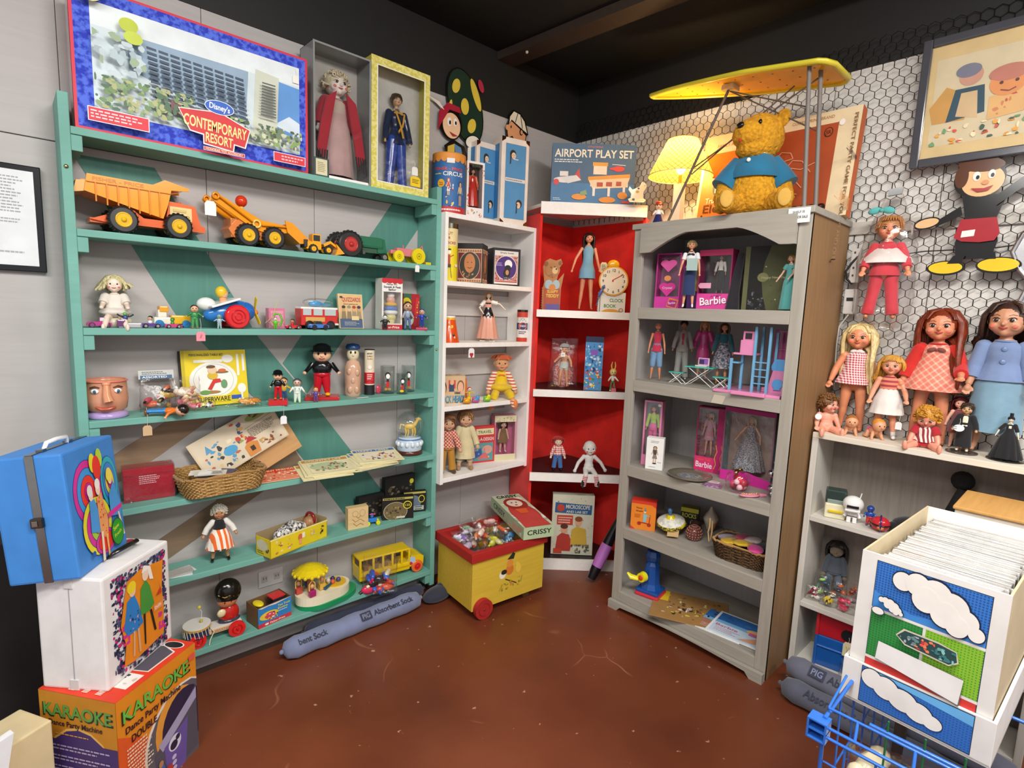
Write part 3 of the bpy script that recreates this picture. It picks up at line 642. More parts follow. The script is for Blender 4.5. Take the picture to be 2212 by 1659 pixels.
def film_bag(name,label,loc,w,h,d,rz=0,fill=None,group=None,cat='bag of toys',header=None,rx=0):
    t = T(name,label,cat,loc,rz,group); t.rotation_euler = (rad(rx),0,rad(rz)); b = B(); n = 14; rg = random.Random(len(label)); k = 10
    vs = []; fs = []
    for i in range(k+1):
        q = i/k; z = h*q; th = d/2*math.sin(PI*min(1,q*1.15+.02))**.6 if q*1.15+.02 < 1 else .001; ww = w/2*(1-.12*q)
        for j in range(n):
            a = 2*PI*j/n; vs.append((ww*math.cos(a)*rg.uniform(.93,1.03),max(th,.0008)*math.sin(a)*rg.uniform(.8,1.1),z+rg.uniform(-.004,.004)*(0 < i)))
    for i in range(k):
        for j in range(n): fs.append((i*n+j,i*n+(j+1) % n,(i+1)*n+(j+1) % n,(i+1)*n+j))
    b.add(vs,fs+[list(range(n))[::-1]],'t:ffffff',True); b.obj('plastic_bag',t)
    if header: q = B(); q.box(-w*.46,-.002,h*.9,w*.46,.002,h*.9+header[1],header[0]); q.art((-w*.46,-.002,h*.9),(w*.92,0,0),(0,0,header[1]),header[2]); q.obj('header_card',t)
    if fill:
        for i in range(fill[0]):
            q = B(); x,y,z = rg.uniform(-.3,.3)*w,rg.uniform(-.25,.25)*d,h*rg.uniform(.12,fill[2] if len(fill) > 2 else .55); m = fill[1][i % len(fill[1])]; s = w*rg.uniform(.13,.23)
            z = max(z,s*1.1)
            q.at(x,y,z,rg.uniform(0,180),rg.uniform(-60,60)); q.ell((0,0,0),(s,s*.45,s*.6),m,10); q.ell((s*.7,0,s*.2),s*.42,m,8); q.tube([(-s*.5,0,0),(-s*1.2,0,-s*.3)],s*.2,fill[1][(i+1) % len(fill[1])],7); q.obj('toy_piece',t)
    return t
def basket(name,label,loc,L_,Wd,h,rz=0,m='r:b98a4e:6b4420:160',rim='c:a87c42',cat='basket'):
    t = T(name,label,cat,loc,rz); b = B(); n = 56; rows = 12
    def P(a,r,z):   # rounded rectangle
        c,s_ = math.cos(a),math.sin(a); e = .35; return (math.copysign(abs(c)**e,c)*L_/2*r,math.copysign(abs(s_)**e,s_)*Wd/2*r,z)
    for i in range(rows):
        z = h*(i+.5)/rows; r = .84+.16*i/rows; ps = []
        for j in range(n+1): a = 2*PI*j/n; k = .004/L_*2*(1 if (j+i) % 2 else -1); ps.append(P(a,r+k,z))
        b.tube(ps,h/rows*.62,m,5,cap=False)
    b.obj('basket_body',t)
    b = B(); b.add([P(2*PI*j/n,.85,.004) for j in range(n)],[list(range(n))],m); b.add([P(2*PI*j/n,.85,.001) for j in range(n)],[list(range(n))[::-1]],m); b.obj('basket_bottom',t)
    b = B()
    for ph in (0,.09): b.tube([P(2*PI*j/n+ph,1.0+.012*math.sin(j*1.6+ph*30),h+.003*math.cos(j*1.6+ph*30)) for j in range(n+1)],.0042,rim,6,cap=False)
    b.obj('rim',t); return t
# ---------------------------------------------------------------- teal unit, top board
def wbox(name,label,cat,loc,w,h,d,rz,body,fr=.012,border=None,back='p:b9b6b0',base=.0,art=(),rx=0,group=None,film='G:ffffff',sideart=()):
    t = T(name,label,cat,loc,rz,group); t.rotation_euler = (rad(rx),0,rad(rz)); b = B(); bt = border or body
    b.box(-w/2,d/2-.003,0,w/2,d/2,h,back); b.box(-w/2,-d/2,0,-w/2+.002,d/2,h,body); b.box(w/2-.002,-d/2,0,w/2,d/2,h,body)
    b.box(-w/2,-d/2,h-.002,w/2,d/2,h,body); b.box(-w/2,-d/2,0,w/2,d/2,.003,body)
    b.box(-w/2,-d/2-.001,0,-w/2+fr,-d/2+.001,h,bt); b.box(w/2-fr,-d/2-.001,0,w/2,-d/2+.001,h,bt); b.box(-w/2+fr,-d/2-.001,h-fr,w/2-fr,-d/2+.001,h,bt); b.box(-w/2+fr,-d/2-.001,0,w/2-fr,-d/2+.001,max(fr,base),bt)
    b.art((-w/2,-d/2-.001,0),(w,0,0),(0,0,h),art); b.art((-w/2,d/2,0),(0,-d,0),(0,0,h),sideart); b.obj('box',t)
    b = B(); b.box(-w/2+fr,-d/2-.0004,max(fr,base),w/2-fr,-d/2+.0002,h-fr,film); b.obj('window',t); return t
A = [('r',0,0,1,1,'p:d52a44'),('r',.012,.018,.988,.982,'r:2536b4:5470dd:70'),('r',.07,.15,.955,.90,'p:d4e2e6'),('r',.07,.74,.955,.90,'p:e6eef0'),
     ('p',[(.82,.3),(.955,.3),(.955,.72),(.80,.74)],'p:5f98d8'),('p',[(.82,.36),(.955,.30),(.955,.42),(.9,.46)],'p:d8e4ee'),
     ('p',[(.2,.74),(.70,.74),(.68,.25),(.2,.5)],'p:93acc2'),('p',[(.72,.28),(.80,.76),(.84,.75),(.82,.3)],'p:d9ddc8'),('p',[(.715,.2),(.735,.78),(.85,.76),(.835,.28),(.84,.2)],'p:cfd4c2')]
for i in range(11):
    for j in range(9):
        x = .27+j*.046+i*.001; z = .70-i*.036-j*.004
        A.append(('p',[(x,z),(x+.037,z-.004),(x+.037,z-.022),(x,z-.018)],'p:3f5064'))
for i in range(12): A.append(('r',.755-.001*i,.66-.024*i,.82,.672-.024*i,'p:59605c'))
A += [('p',[(.35+.055*k,.34-.02*k),(.39+.055*k,.33-.02*k),(.39+.055*k,.24-.015*k),(.35+.055*k,.26-.015*k)],'p:7c4a50') for k in range(6)]
A += [('b',.07,.16,.45,.40,150,['p:6f8f5c','p:8aa470','p:aeb27e','p:4f6e52'],.015),('b',.6,.16,.95,.32,130,['p:4c5f48','p:8aa860','p:ccd2b0','p:74866a'],.013),('b',.07,.4,.26,.72,40,['p:b4c6cc','p:c4d2d6','p:a6b8be','p:9ab08e'],.02),
     ('e',.20,.78,.035,.05,'p:bccb3a'),('e',.215,.70,.035,.045,'p:c6d648'),('e',.065,.94,.05,.075,'p:f3ee9a'),('t',.03,.93,.03,'CELEBRATE','b89a20',.07,8),
     ('r',.04,.05,.26,.15,'f4e8ea'),('r',.043,.055,.257,.145,'p:d8303f'),('s',.05,.07,.24,.135,3,'f0c8cc'),('r',.80,.035,.965,.115,'f4e8ea'),('r',.803,.04,.962,.11,'p:d8303f'),('s',.84,.05,.955,.10,2,'f0c8cc'),
     ('p',[(.375,.29),(.42,.13),(.475,.12),(.475,.05),(.61,.03),(.615,.09),(.665,.08),(.69,.24),(.55,.33)],'p:f3e9e2'),('p',[(.38,.285),(.423,.14),(.48,.13),(.48,.06),(.605,.04),(.61,.10),(.66,.09),(.685,.235),(.55,.32)],'p:d22c34'),
     ('t',.395,.175,.085,'CONTEMPORARY','f0e08a',.275,-3),('t',.485,.075,.075,'RESORT','f0e08a',.12,-3),('r',.475,-0.0+.005,.66,.035,'f4d8c8'),('r',.477,.008,.658,.032,'p:d2403a'),('t',.485,.011,.018,'MONORAIL TOY ACCESSORY','f5dcc0',.165),
     ('e',.55,.36,.065,.055,'f0f4fa'),('e',.55,.36,.062,.05,'p:2a62c4'),('t',.505,.345,.045,"Disney's",'ffffff',.09,-4)]
carton('boxed_playset','huge boxed monorail resort playset with hotel photo and blue squiggle border','toy box',(-2.036,-.118,1.907),.693,.405,.075,body='g:d52a44',front=A,left=[('r',0,0,1,1,'g:b8b4b4'),('r',.88,0,1,1,'g:d52a44')])
hangtag('white tag hanging at top right of the huge boxed playset',(-1.735,-.162,2.215),string=.02)
# ---- doll in grey window box, doll in yellow box
wbox('doll_box','tall silver grey window box holding doll in pink gown and red shawl','doll box',(-1.548,-.095,1.908),.238,.485,.12,0,'g:8d918f',.007,back='p:c0bab2',art=[('r',.0,.0,.25,.14,'p:2f4a48'),('r',.03,.01,.22,.13,'p:d8cfa8'),('s',.06,.03,.19,.11,6,'7a7048'),('r',.25,.0,.95,.02,'f2f0ea')])
doll('porcelain_doll','pale doll in long pink gown and red shawl inside silver grey window box','doll',(-1.545,-.088,1.912),.43,0,'child','q:e8dcd2',('curly','h:e8dcc0:b8a888'),((24,5,5),(24,5,5)),((4,0,0),(4,0,0)),
     [('dress','c:c9a6a2',.04,1.5),('sleeves','c:b02838',1.8,1.7),('panel','c:c8b4a4',.5,.72,.6),('shoes','g:8a2020')],vox=.003,fingers=False)
b = B(); 
for sx in (-1,1): b.prism([(sx*.02,.33),(sx*.06,.30),(sx*.085,.2),(sx*.1,.1),(sx*.07,.06),(sx*.045,.2)][::sx],.01,'c:b02434',(0,0,0)); [b.tube([(sx*(.06+.01*i),0,.10),(sx*(.065+.01*i),-.004,.05-.004*i)],.003,'c:2a2226',4) for i in range(5)]
solo(b,'shawl','red dotted shawl with black fringe over shoulders of pale gowned doll','shawl',(-1.545,-.137,1.915))
wbox('doll_box','tall yellow framed window box holding doll in blue outfit with yellow scarf','doll box',(-1.283,-.105,1.908),.282,.515,.085,0,'g:c9be4e',.03,border='r:cdc152:e2da86:70',back='p:cfccc6',film='t:ffffff:22',art=[('r',.09,.055,.91,.062,'f4f2ea'),('r',.09,.935,.91,.942,'f4f2ea'),('r',.09,.055,.105,.94,'f4f2ea'),('r',.895,.055,.91,.94,'f4f2ea')])
doll('boxed_doll','doll in shiny blue trousers and navy jacket inside yellow framed box','doll',(-1.28,-.10,1.914),.41,-4,'fashion','q:c9a680',('short','h:5a4630:30241a'),((14,5,5),(14,5,5)),((5,0,0),(5,0,0)),
     [('top','g:1d2a4a',.48,1.2),('sleeves','g:1d2a4a',1.9,1.7),('pants','g:2648a0',1.85,1.9,1.8),('shoes','g:181818'),('bow','c:d8a020',.79)],vox=.003,fingers=False)
b = B(); b.tube([(-.02,-.028,.32),(.0,-.032,.27),(.012,-.034,.22)],.009,'c:d8a020',6,flat=.4); b.tube([(.02,-.028,.32),(.01,-.032,.27),(-.012,-.034,.24)],.008,'c:d8a020',6,flat=.4); solo(b,'neckerchief','yellow neckerchief on doll in blue inside yellow framed box','scarf',(-1.28,-.106,1.914))
hangtag('yellow tag at lower right on yellow framed doll box',(-1.212,-.152,1.945),'p:ecc81c',.05,.042,art=[('s',.15,.3,.85,.75,3,'6a5a10')],string=.02)
hangtag('plain white card hanging beside yellow tag on framed doll box',(-1.215,-.151,1.992),'p:e8e6df',.03,.035,string=.02)
# ---------------------------------------------------------------- teal unit, second board: vehicles
OR,OR2 = 'g:f09a12','g:e86a35'
t = T('dump_truck','large yellow and orange toy dump truck on second teal board','toy truck',(-2.222,-.09,1.615),3); b = B()
bed = [(-.165,.185),(.03,.182),(.07,.205),(.15,.188),(.15,.178),(.09,.172),(.078,.12),(.06,.068),(-.05,.095),(-.175,.128)]
b.prism(bed,.006,OR,(0,-.062,0)); b.prism(bed,.006,OR,(0,.062,0))
for a,c in ((0,1),(1,2),(2,3)): pass
b.add([(p[0],y,p[1]) for p in (bed[9],bed[8],bed[7],bed[6],bed[5],bed[3]) for y in (-.06,.06)],[(2*i,2*i+1,2*i+3,2*i+2) for i in range(5)],OR)
for i in range(7): x = -.145+i*.032; zb = .105-.012*i*.7; b.box(x,-.0665,max(zb-.008,.075) if x < .05 else .08,x+.004,-.061,.158,'g:d98408')
b.box(-.168,-.067,.158,.085,-.061,.161,'g:d98408'); b.art((-.16,-.0625,.162),(.19,0,0),(0,0,.02),[('t',.05,.2,.6,'FISHER - PRICE','g:c87a06',.8)],.0005); b.prism([(-.205,.12),(-.17,.128),(-.165,.165),(-.195,.16)],.11,'g:e9b068',(0,-.055,0)); b.obj('tipper_bed',t)
b = B(); b.prism([(-.125,.035),(.205,.035),(.207,.055),(.19,.062),(.172,.128),(.085,.135),(.07,.062),(.0,.062),(-.03,.085),(-.07,.088),(-.1,.065),(-.16,.04)],.1,OR2,(0,-.05,0))
b.box(.085,-.0525,.07,.16,-.05,.118,'g:e7cf8e',.001); b.box(.095,-.055,.1,.14,-.052,.11,'g:d8bd78',.002); [b.ell((.1+.015*i,-.053,.085),(.006,.002,.006),'g:cdb068',8) for i in range(4)]; b.cyl((.13,0,.13),(.13,0,.142),.008,OR2); b.box(-.16,-.04,.03,-.11,.04,.045,OR2); b.obj('chassis',t)
b = B(); b.ell((.07,.0,.15),.022,'g:d8301c',14); b.obj('driver_head',t)
for x in (-.068,.108):
    for y in (-.062,.062): b = B(); wheels(b,[(x,y,.046)],.046,.034,'1f1e1e','g:e8b61a',20); b.obj('wheel',t)
t.scale = (.87,.9,.9)
t = T('bucket_loader','large orange toy loader with raised arms and scoop beside dump truck','toy loader',(-1.86,-.088,1.615),3); b = B()
b.prism([(-.10,.03),(.07,.03),(.08,.075),(-.02,.085),(-.06,.10),(-.09,.095),(-.12,.06)],.09,'g:e0803c',(0,-.045,0)); b.cyl((-.02,-.05,.085),(-.02,.05,.085),.02,'g:f0a020'); b.box(-.11,-.04,.03,-.08,.04,.1,'g:c87838',.004); b.obj('chassis',t)
for y in (-.052,.046):
    b = B(); b.prism([(-.18,.165),(-.165,.18),(-.15,.175),(-.0,.105),(.11,.095),(.13,.07),(.0,.062),(-.04,.075),(-.17,.15)],.006,OR,(0,y,0)); b.tube([(-.155,y-.008,.168),(-.03,y-.008,.09)],.003,'g:d98408',5); b.tube([(0,y-.007,.085),(.1,y-.007,.09)],.003,'g:d98408',5); b.torus((-.165,y-.006,.168),.01,.004,'g:e89018','y',14,5); b.torus((-.02,y-.007,.088),.013,.004,'g:ecd070','y',16,5); b.obj('loader_arm',t)
b = B(); b.prism([(.09,.115),(.12,.11),(.205,.04),(.15,.032),(.10,.07)],.006,OR,(0,-.062,0)); b.prism([(.09,.115),(.12,.11),(.205,.04),(.15,.032),(.10,.07)],.006,OR,(0,.056,0)); b.add([(p[0],y,p[1]) for p in ((.12,.11),(.205,.04),(.15,.032),(.10,.07)) for y in (-.06,.06)],[(0,1,3,2),(2,3,5,4),(4,5,7,6)],'g:e89018'); b.obj('scoop',t)
b = B(); b.cyl((-.055,0,.1),(-.055,0,.155),.008,'g:e8c060'); b.ell((-.055,0,.172),.022,'g:dc3a18',16); b.obj('driver_head',t)
for x in (-.055,.045):
    for y in (-.055,.055): b = B(); wheels(b,[(x,y,.042)],.042,.03,'1f1e1e','g:e8b61a',20); b.obj('wheel',t)
t.scale = (.93,.95,.95)
hangtag('blank white tag hanging from tip of loader arm',(-2.03,-.158,1.705),w=.035,h=.048,string=.03)
t = T('toy_loader','small yellow and black toy wheel loader between big loader and tractor tyre','toy loader',(-1.625,-.125,1.615),0); b = B()
b.box(-.07,-.022,.015,-.01,.022,.045,'g:f2a81a',.003); b.box(-.045,-.02,.04,-.012,.02,.075,'g:f2a81a',.002); b.box(-.042,-.021,.048,-.016,.021,.07,'222222'); b.box(-.078,-.022,.02,-.064,.022,.05,'2a2624',.002); b.obj('cab',t)
b = B(); b.prism([(.0,.04),(.03,.055),(.06,.035),(.055,.03),(.03,.045),(.005,.03)],.03,'g:f2a81a',(0,-.015,0)); b.prism([(.05,.045),(.085,.01),(.045,.0),(.055,.025)],.05,'g:f2a020',(0,-.025,0)); b.obj('bucket',t)
for x in (-.045,.015):
    for y in (-.024,.024): b = B(); wheels(b,[(x,y,.017)],.017,.014,'1f1e1e','g:f2b21a',12); b.obj('wheel',t)
t = T('tractor','green toy tractor with big red-centred black rear tyre','toy tractor',(-1.43,-.07,1.615),2); b = B()
b.box(-.035,-.03,.045,.085,.03,.088,'p:1f6b4c',.01); b.prism([(.06,.088),(.09,.084),(.1,.03),(.06,.03)],.05,'p:1f6b4c',(0,-.025,0)); b.obj('bonnet',t)
b = B(); b.box(-.04,-.02,.028,.07,.02,.045,'g:3a5a44'); b.box(-.01,-.04,.02,.0,.04,.03,'g:5a5a52'); b.obj('chassis',t)
for y in (-.045,.045): b = B(); wheels(b,[(-.065,y,.048)],.048,.028,'232222','g:b8322c',22); b.obj('rear_wheel',t)
for y in (-.03,.03): b = B(); wheels(b,[(.085,y,.016)],.016,.014,'1f1e1e','p:8a8a80'); b.obj('front_wheel',t)
t.scale = (1.15,1,1.12)
t = T('tractor','faded pink toy tractor with yellow wheels at right end of second board','toy tractor',(-1.225,-.115,1.615),2); b = B()
b.box(-.055,-.014,.025,.05,.014,.055,'p:d97a80',.004); b.box(-.08,-.01,.03,-.05,.01,.045,'p:d97a80',.003); b.cyl((-.02,0,.05),(-.02,0,.068),.003,'p:c86a70'); b.tube([(.05,0,.05),(.065,0,.075),(.075,0,.04),(.08,0,.01)],.004,'p:d97a80',6); b.box(.075,-.02,.0,.1,.02,.012,'g:e6d022',.002); b.obj('tractor_body',t)
for x,r in ((.035,.03),(-.055,.022)):
    for y in (-.024,.024): b = B(); b.tube([(x,y-.005,r),(x,y+.005,r)],r,'g:e8d51c',26); b.torus((x,y-.006,r),r*.35,.0015,'g:c8b410','y',18,5); b.ell((x,y-.006,r),r*.12,'g:8a8a30',8); b.obj('wheel',t)
t.scale = (1.15,1.1,1.15)
hangtag('small white tag hanging below pink tractor',(-1.205,-.166,1.578),w=.022,h=.03,string=.012)
# ---------------------------------------------------------------- teal unit, third board
doll('yarn_hair_doll','seated cream doll with messy straw-blond hair on third teal board','doll',(-2.30,-.065,1.348),.245,-8,'child','q:ecd6c4',('wild','h:d8cfa2:a89c68',1.1),((18,35,40),(18,35,40)),((10,78,30),(10,78,30)),
     [('dress','c:e9e1d6',.36,1.5),('sleeves','c:e9e1d6',.8,1.5),('panel','c:9a948c',.36,.5,.5,1.3)],face=2,vox=.0018,fingers=False)
b = B(); b.lathe([(.0005,0),(.045,0),(.045,.02),(.04,.028),(.0005,.029)],'g:e8dec4',24); solo(b,'doll_stand','round cream base under the straw-haired doll','stand',(-2.3,-.065,1.3192))
little_car('toy_car','small magenta toy pickup truck at left end of third board',(-2.35,-.115,1.319),.064,'g:b83a86',kind='truck',hub='8a4a7a',tyre='5a2a50')
t = T('toy_crawler','small grey toy crawler with purple rider beside magenta pickup','toy car',(-2.275,-.13,1.319)); b = B()
b.box(-.028,-.014,.0,.035,.014,.016,'g:8f8a92',.003); b.box(-.032,-.015,.004,-.01,.015,.026,'g:6a3a6a',.003); b.box(-.01,-.0145,.003,.03,-.0135,.013,'g:b8b4b8'); b.obj('crawler_body',t)
b = B(); b.ell((-.008,0,.032),(.008,.007,.01),'g:3a4a8a',8); b.ell((-.008,0,.045),.006,'g:6ab04a',8); [b.tube([(-.008,0,.036),(-.008+s*.014,-.004,.038),(-.008+s*.022,-.006,.044)],.0028,'g:28382e',5) for s in (-1,1)]; b.obj('rider',t)
little_car('toy_car','small purple toy car with dark haired driver',(-2.213,-.13,1.319),.056,'g:5c3a86',driver=('q:d8a888','1e1614','g:e8e4ea'),kind='x')
little_car('toy_car','small hot pink toy car with green masked driver',(-2.151,-.138,1.319),.05,'g:d0387e',driver=('g:5a9a3a','g:3a7a2a','g:4a8a3a'),kind='x')
t = T('toy_truck','yellow and blue toy flatbed truck behind the pink car','toy truck',(-2.145,-.06,1.319)); b = B()
b.box(-.05,-.02,.012,.0,.02,.035,'g:f1ead8',.003); b.box(-.038,-.018,.035,-.012,.018,.06,'g:f1ead8',.003); b.box(-.034,-.02,.052,-.006,.02,.073,'g:e8a22a',.004); b.box(.0,-.02,.012,.06,.02,.042,'g:edb51e',.004); b.obj('truck_body',t)
for x in (-.035,.045):
    for y in (-.022,.022): q = B(); wheels(q,[(x,y,.013)],.013,.008,'g:2f86c2','g:2f86c2'); q.obj('wheel',t)
figure('toy_figure','green bearded toy figure with pink price tag below it',(-2.085,-.135,1.319),.082,-10,top='g:3a8a4a',leg='g:4c9a58',shoe='g:b06a4a',hair='2c1f16',arms=50,fat=1.2)
hangtag('pink price tag hanging off front edge of third board',(-2.075,-.165,1.277),'p:ec8f9c',.028,.032,string=.045,art=[('l',[(.4,.3),(.55,.7)],.04,'9a4a5a'),('l',[(.5,.3),(.65,.7)],.04,'9a4a5a')])
figure('toy_figure','silver and green armoured toy spaceman in front of toy plane',(-2.01,-.145,1.319),.052,-12,skin='g:88a890',top='g:a8bcc0',leg='g:9ab4b8',shoe='g:b8c8c8',hair=None,arms=55,fat=1.3)
# plane
t = T('toy_plane','chunky blue toy plane with red wheel, blond pilot and yellow propeller','toy plane',(-1.965,-.09,1.319),8); b = B()
b.ell((-.005,0,.062),(.085,.035,.036),'g:2f7ac6',22,(-14,'Y')); b.ell((-.075,0,.085),(.032,.024,.024),'g:e9ece8',14); b.ell((.06,0,.062),(.036,.036,.036),'g:2a6cc0',16); b.obj('fuselage',t)
b = B(); b.add([],[],'g:f2f2ee'); b.at(0,0,.0,ry=-18).box(-.05,-.055,.092,.055,.055,.1,'g:f2f2ee',.003); b.obj('wing',t)
for y in (-.044,.044): q = B(); q.tube([(.012,y-.012,.043),(.012,y-.009,.043),(.012,y+.009,.043),(.012,y+.012,.043)],[.038,.043,.043,.038],'g:dc1f28',30); q.torus((.012,y-.0125,.043),.024,.002,'g:b8141c','y',24,6); q.torus((.012,y-.0125,.043),.012,.0015,'g:b8141c','y',20,6); q.obj('wheel',t)
b = B(); b.cyl((-.018,0,.09),(-.018,0,.11),.012,'g:e8a070'); b.ell((-.018,0,.125),.018,'g:eeb48c',14); b.ell((-.023,0,.13),(.02,.02,.021),'g:e8c232',14); [b.ell((.0-.003,s*.007-.012,.128),.0022,'111111',6) for s in (-1,1)]; b.obj('pilot',t)
b = B().at(.098,0,.06,ry=0)
for k in range(3): a = rad(25+120*k); b.prism([(-.004,.008),(.0,.055),(.012,.06),(.016,.05),(.008,.008)],.003,'g:e9c326',(0,0,0),(0,math.cos(a),math.sin(a)),(0,-math.sin(a),math.cos(a)))
b.ell((0,0,0),.012,'g:ee8a2a',12); b.obj('propeller',t)
b = B(); b.tube([(-1.835,-.09,1.34),(-1.81,-.1,1.365),(-1.80,-.1,1.4),(-1.79,-.1,1.425)],.0011,'d8cc6a',5); b.tube([(-1.835,-.1,1.35),(-1.82,-.12,1.33),(-1.84,-.13,1.3205)],.0009,'8a9a9a',5); solo(b,'pull_string','thin yellow pull string curling beside the plane propeller','string')
t = figure('toy_figure','green crouching toy creature holding curled tail in front of pink box',(-1.815,-.14,1.319),.046,-15,skin='g:e8dcc8',top='g:6ec02e',leg='g:5cb026',shoe='g:5cb026',hair='g:6a3a6a',arms=65,fat=1.6)
b = B(); b.tube([(.016,0,.012),(.024,0,.035),(.016,0,.056),(0,0,.058),(-.006,0,.048)],.004,'g:5cb026',7); b.obj('tail',t)
carton('pink_box','small open pink toy box behind green creature','toy box',(-1.79,-.07,1.319),.062,.078,.035,0,'g:d77a96',front=[('r',.12,.12,.88,.88,'g:e39ab0'),('r',.12,.7,.88,.72,'g:c86a86')])
little_car('toy_car','tiny red toy car with masked driver in front of bus',(-1.748,-.138,1.319),.055,'g:d8262a',driver=('q:c98a60','3a1c14','g:c02a24'),kind='x')
t = T('toy_bus','red toy bus with white roof and wide windows on third board','toy bus',(-1.63,-.085,1.319),2); b = B()
b.box(-.078,-.028,.014,.078,.028,.055,'g:cc2a26',.005); b.box(-.078,-.028,.078,.078,.028,.088,'g:f3f0ea',.004)
for x in (-.078,-.035,.012,.07): b.box(x,-.028,.05,x+.008,.028,.08,'g:cc2a26')
b.obj('bus_body',t); b = B(); b.box(-.07,-.026,.055,.07,.026,.079,'g:b8c4c4'); b.obj('windows',t); b = B(); b.box(-.06,-.03,.03,.02,-.028,.048,'g:d8a858'); b.box(.055,-.031,.016,.08,.031,.024,'g:e8e4dc',.002); b.obj('trim',t)
for x in (-.045,.045):
    for y in (-.03,.03): q = B(); wheels(q,[(x,y,.017)],.017,.01,'1b1b1b','g:2c2c2c'); q.obj('wheel',t)
t = T('toy_helicopter','clear bagged blue toy helicopter lying on roof of red bus','toy helicopter',(-1.615,-.085,1.4075)); b = B(); b.ell((-.02,0,.012),(.03,.012,.012),'g:4a9ad0',12); b.tube([(0,0,.012),(.045,0,.008)],[.006,.002],'g:4a9ad0',6); b.box(-.055,-.003,.024,.04,.003,.0255,'g:b8d4e2'); b.obj('helicopter_body',t); b = B(); b.ell((-.01,0,.018),(.065,.02,.018),'t:ffffff',14); b.obj('plastic_bag',t)
little_car('toy_car','small blue toy racing car at front of red bus',(-1.652,-.15,1.319),.075,'g:3a78c8',hub='222222')
A = [('r',.04,.02,.96,.98,'p:ddb77e'),('r',.04,.02,.96,.28,'p:46597e'),('t',.15,.78,.12,'QUIZZARDS','b3242c',.76),('t',.2,.69,.04,'school questions too','6a3a2a',.6),('e',.12,.9,.06,.03,'222222')]
for x,c,s in ((.2,'3a2a1c','c9a06a'),(.42,'8a8478','d8b48a'),(.62,'a83a22','d8a878'),(.82,'2c2c3c','c89a70')): A += [('p',[(x-.1,.28),(x+.1,.28),(x+.07,.5),(x-.07,.5)],'p:'+('8a7a5a' if x < .5 else '9c8a6a')),('e',x,.56,.07,.075,'p:'+s),('e',x,.62,.075,.045,'p:'+c)]
A += [('r',.5,.24,.8,.36,'p:e2c890'),('s',.2,.08,.85,.2,3,'b8b8b8')]
carton('paperback','tan and blue quiz paperback leaning on third board','book',(-1.475,-.075,1.320),.108,.148,.016,-4,'p:dcc79c',front=A,rx=-8)
wbox('boxed_toy','white window box with striped sailor squeak toy','toy box',(-1.30,-.085,1.319),.098,.225,.07,-5,'p:e6e2da',.008,back='p:bdb9b0',base=.028,art=[('r',0,.74,1,1,'p:efece6'),('r',0,.93,1,1,'p:c8202c')]+[('e',.12+.25*i,.93,.13,.03,'p:c8202c') for i in range(4)]+[('t',.22,.87,.03,'Fisher Pri','2a2a3a',.5),('t',.08,.815,.04,'Squeak & Peek','1d1d28',.84),('t',.3,.765,.04,'Sailor','1d1d28',.38),('r',0,0,1,.1,'p:c8202c'),('t',.3,.03,.045,'er-Price','f5f2ec',.55)])
b = B(); b.ell((0,0,.05),(.026,.02,.02),'g:dcd28a',14); b.ell((0,0,.072),(.034,.026,.014),'g:eef0ee',16); b.ell((0,0,.09),(.032,.025,.014),'g:3f77c8',16); b.ell((0,0,.108),(.03,.024,.012),'g:e9b428',16); b.ell((0,0,.128),(.02,.018,.018),'g:e8a898',14); b.ell((0,0,.148),(.018,.016,.012),'g:f4f2ee',14); b.cyl((0,0,0),(0,0,.04),.018,'g:e0d68a'); solo(b,'squeak_toy','stacked striped sailor squeak toy inside white window box','toy',(-1.29,-.085,1.323))
figure('toy_figure','black and white monster toy figure in front of sailor box',(-1.352,-.145,1.319),.066,-30,skin='g:e6e6e2',top='g:26282a',leg='g:2a2c2e',shoe='g:8a2a4a',hair='g:1c1e20',arms=45,fat=1.6)
carton('comic_card','red boxed toy with yellow starburst behind two action figures','toy box',(-1.165,-.045,1.319),.088,.165,.03,0,'p:b8202a',front=[('r',.0,.0,.48,1,'p:3c6a4a'),('e',.2,.72,.28,.17,'p:e6cc2a'),('t',.05,.74,.05,'SUPER','222222',.3),('t',.05,.67,.05,'ACTION','222222',.3),('e',.35,.3,.3,.2,'p:cfe0d0'),('e',.45,.4,.14,.12,'p:6a4a3a'),('p',[(.6,.1),(.8,.1),(.95,.9),(.75,.9)],'p:d23038'),('b',.78,.3,.97,.8,12,['p:e8c03a','p:e06a3a'],.05)])
figure('action_figure','slim silver grey action figure beside blue figure',(-1.232,-.135,1.319),.128,-25,skin='g:c8a080',top='g:9aa4b4',leg='g:5a6c96',shoe='g:3a4a7a',hair='3a2418',arms=25,fat=.8)
figure('action_figure','blue kneeling action figure at right end of third board',(-1.16,-.14,1.319),.098,-35,skin='g:d8a88a',top='g:2a3cae',leg='g:2438a0',shoe='g:c0305a',hair='g:2438a0',arms=55,fat=.95,base=('g:c43a64',.12))
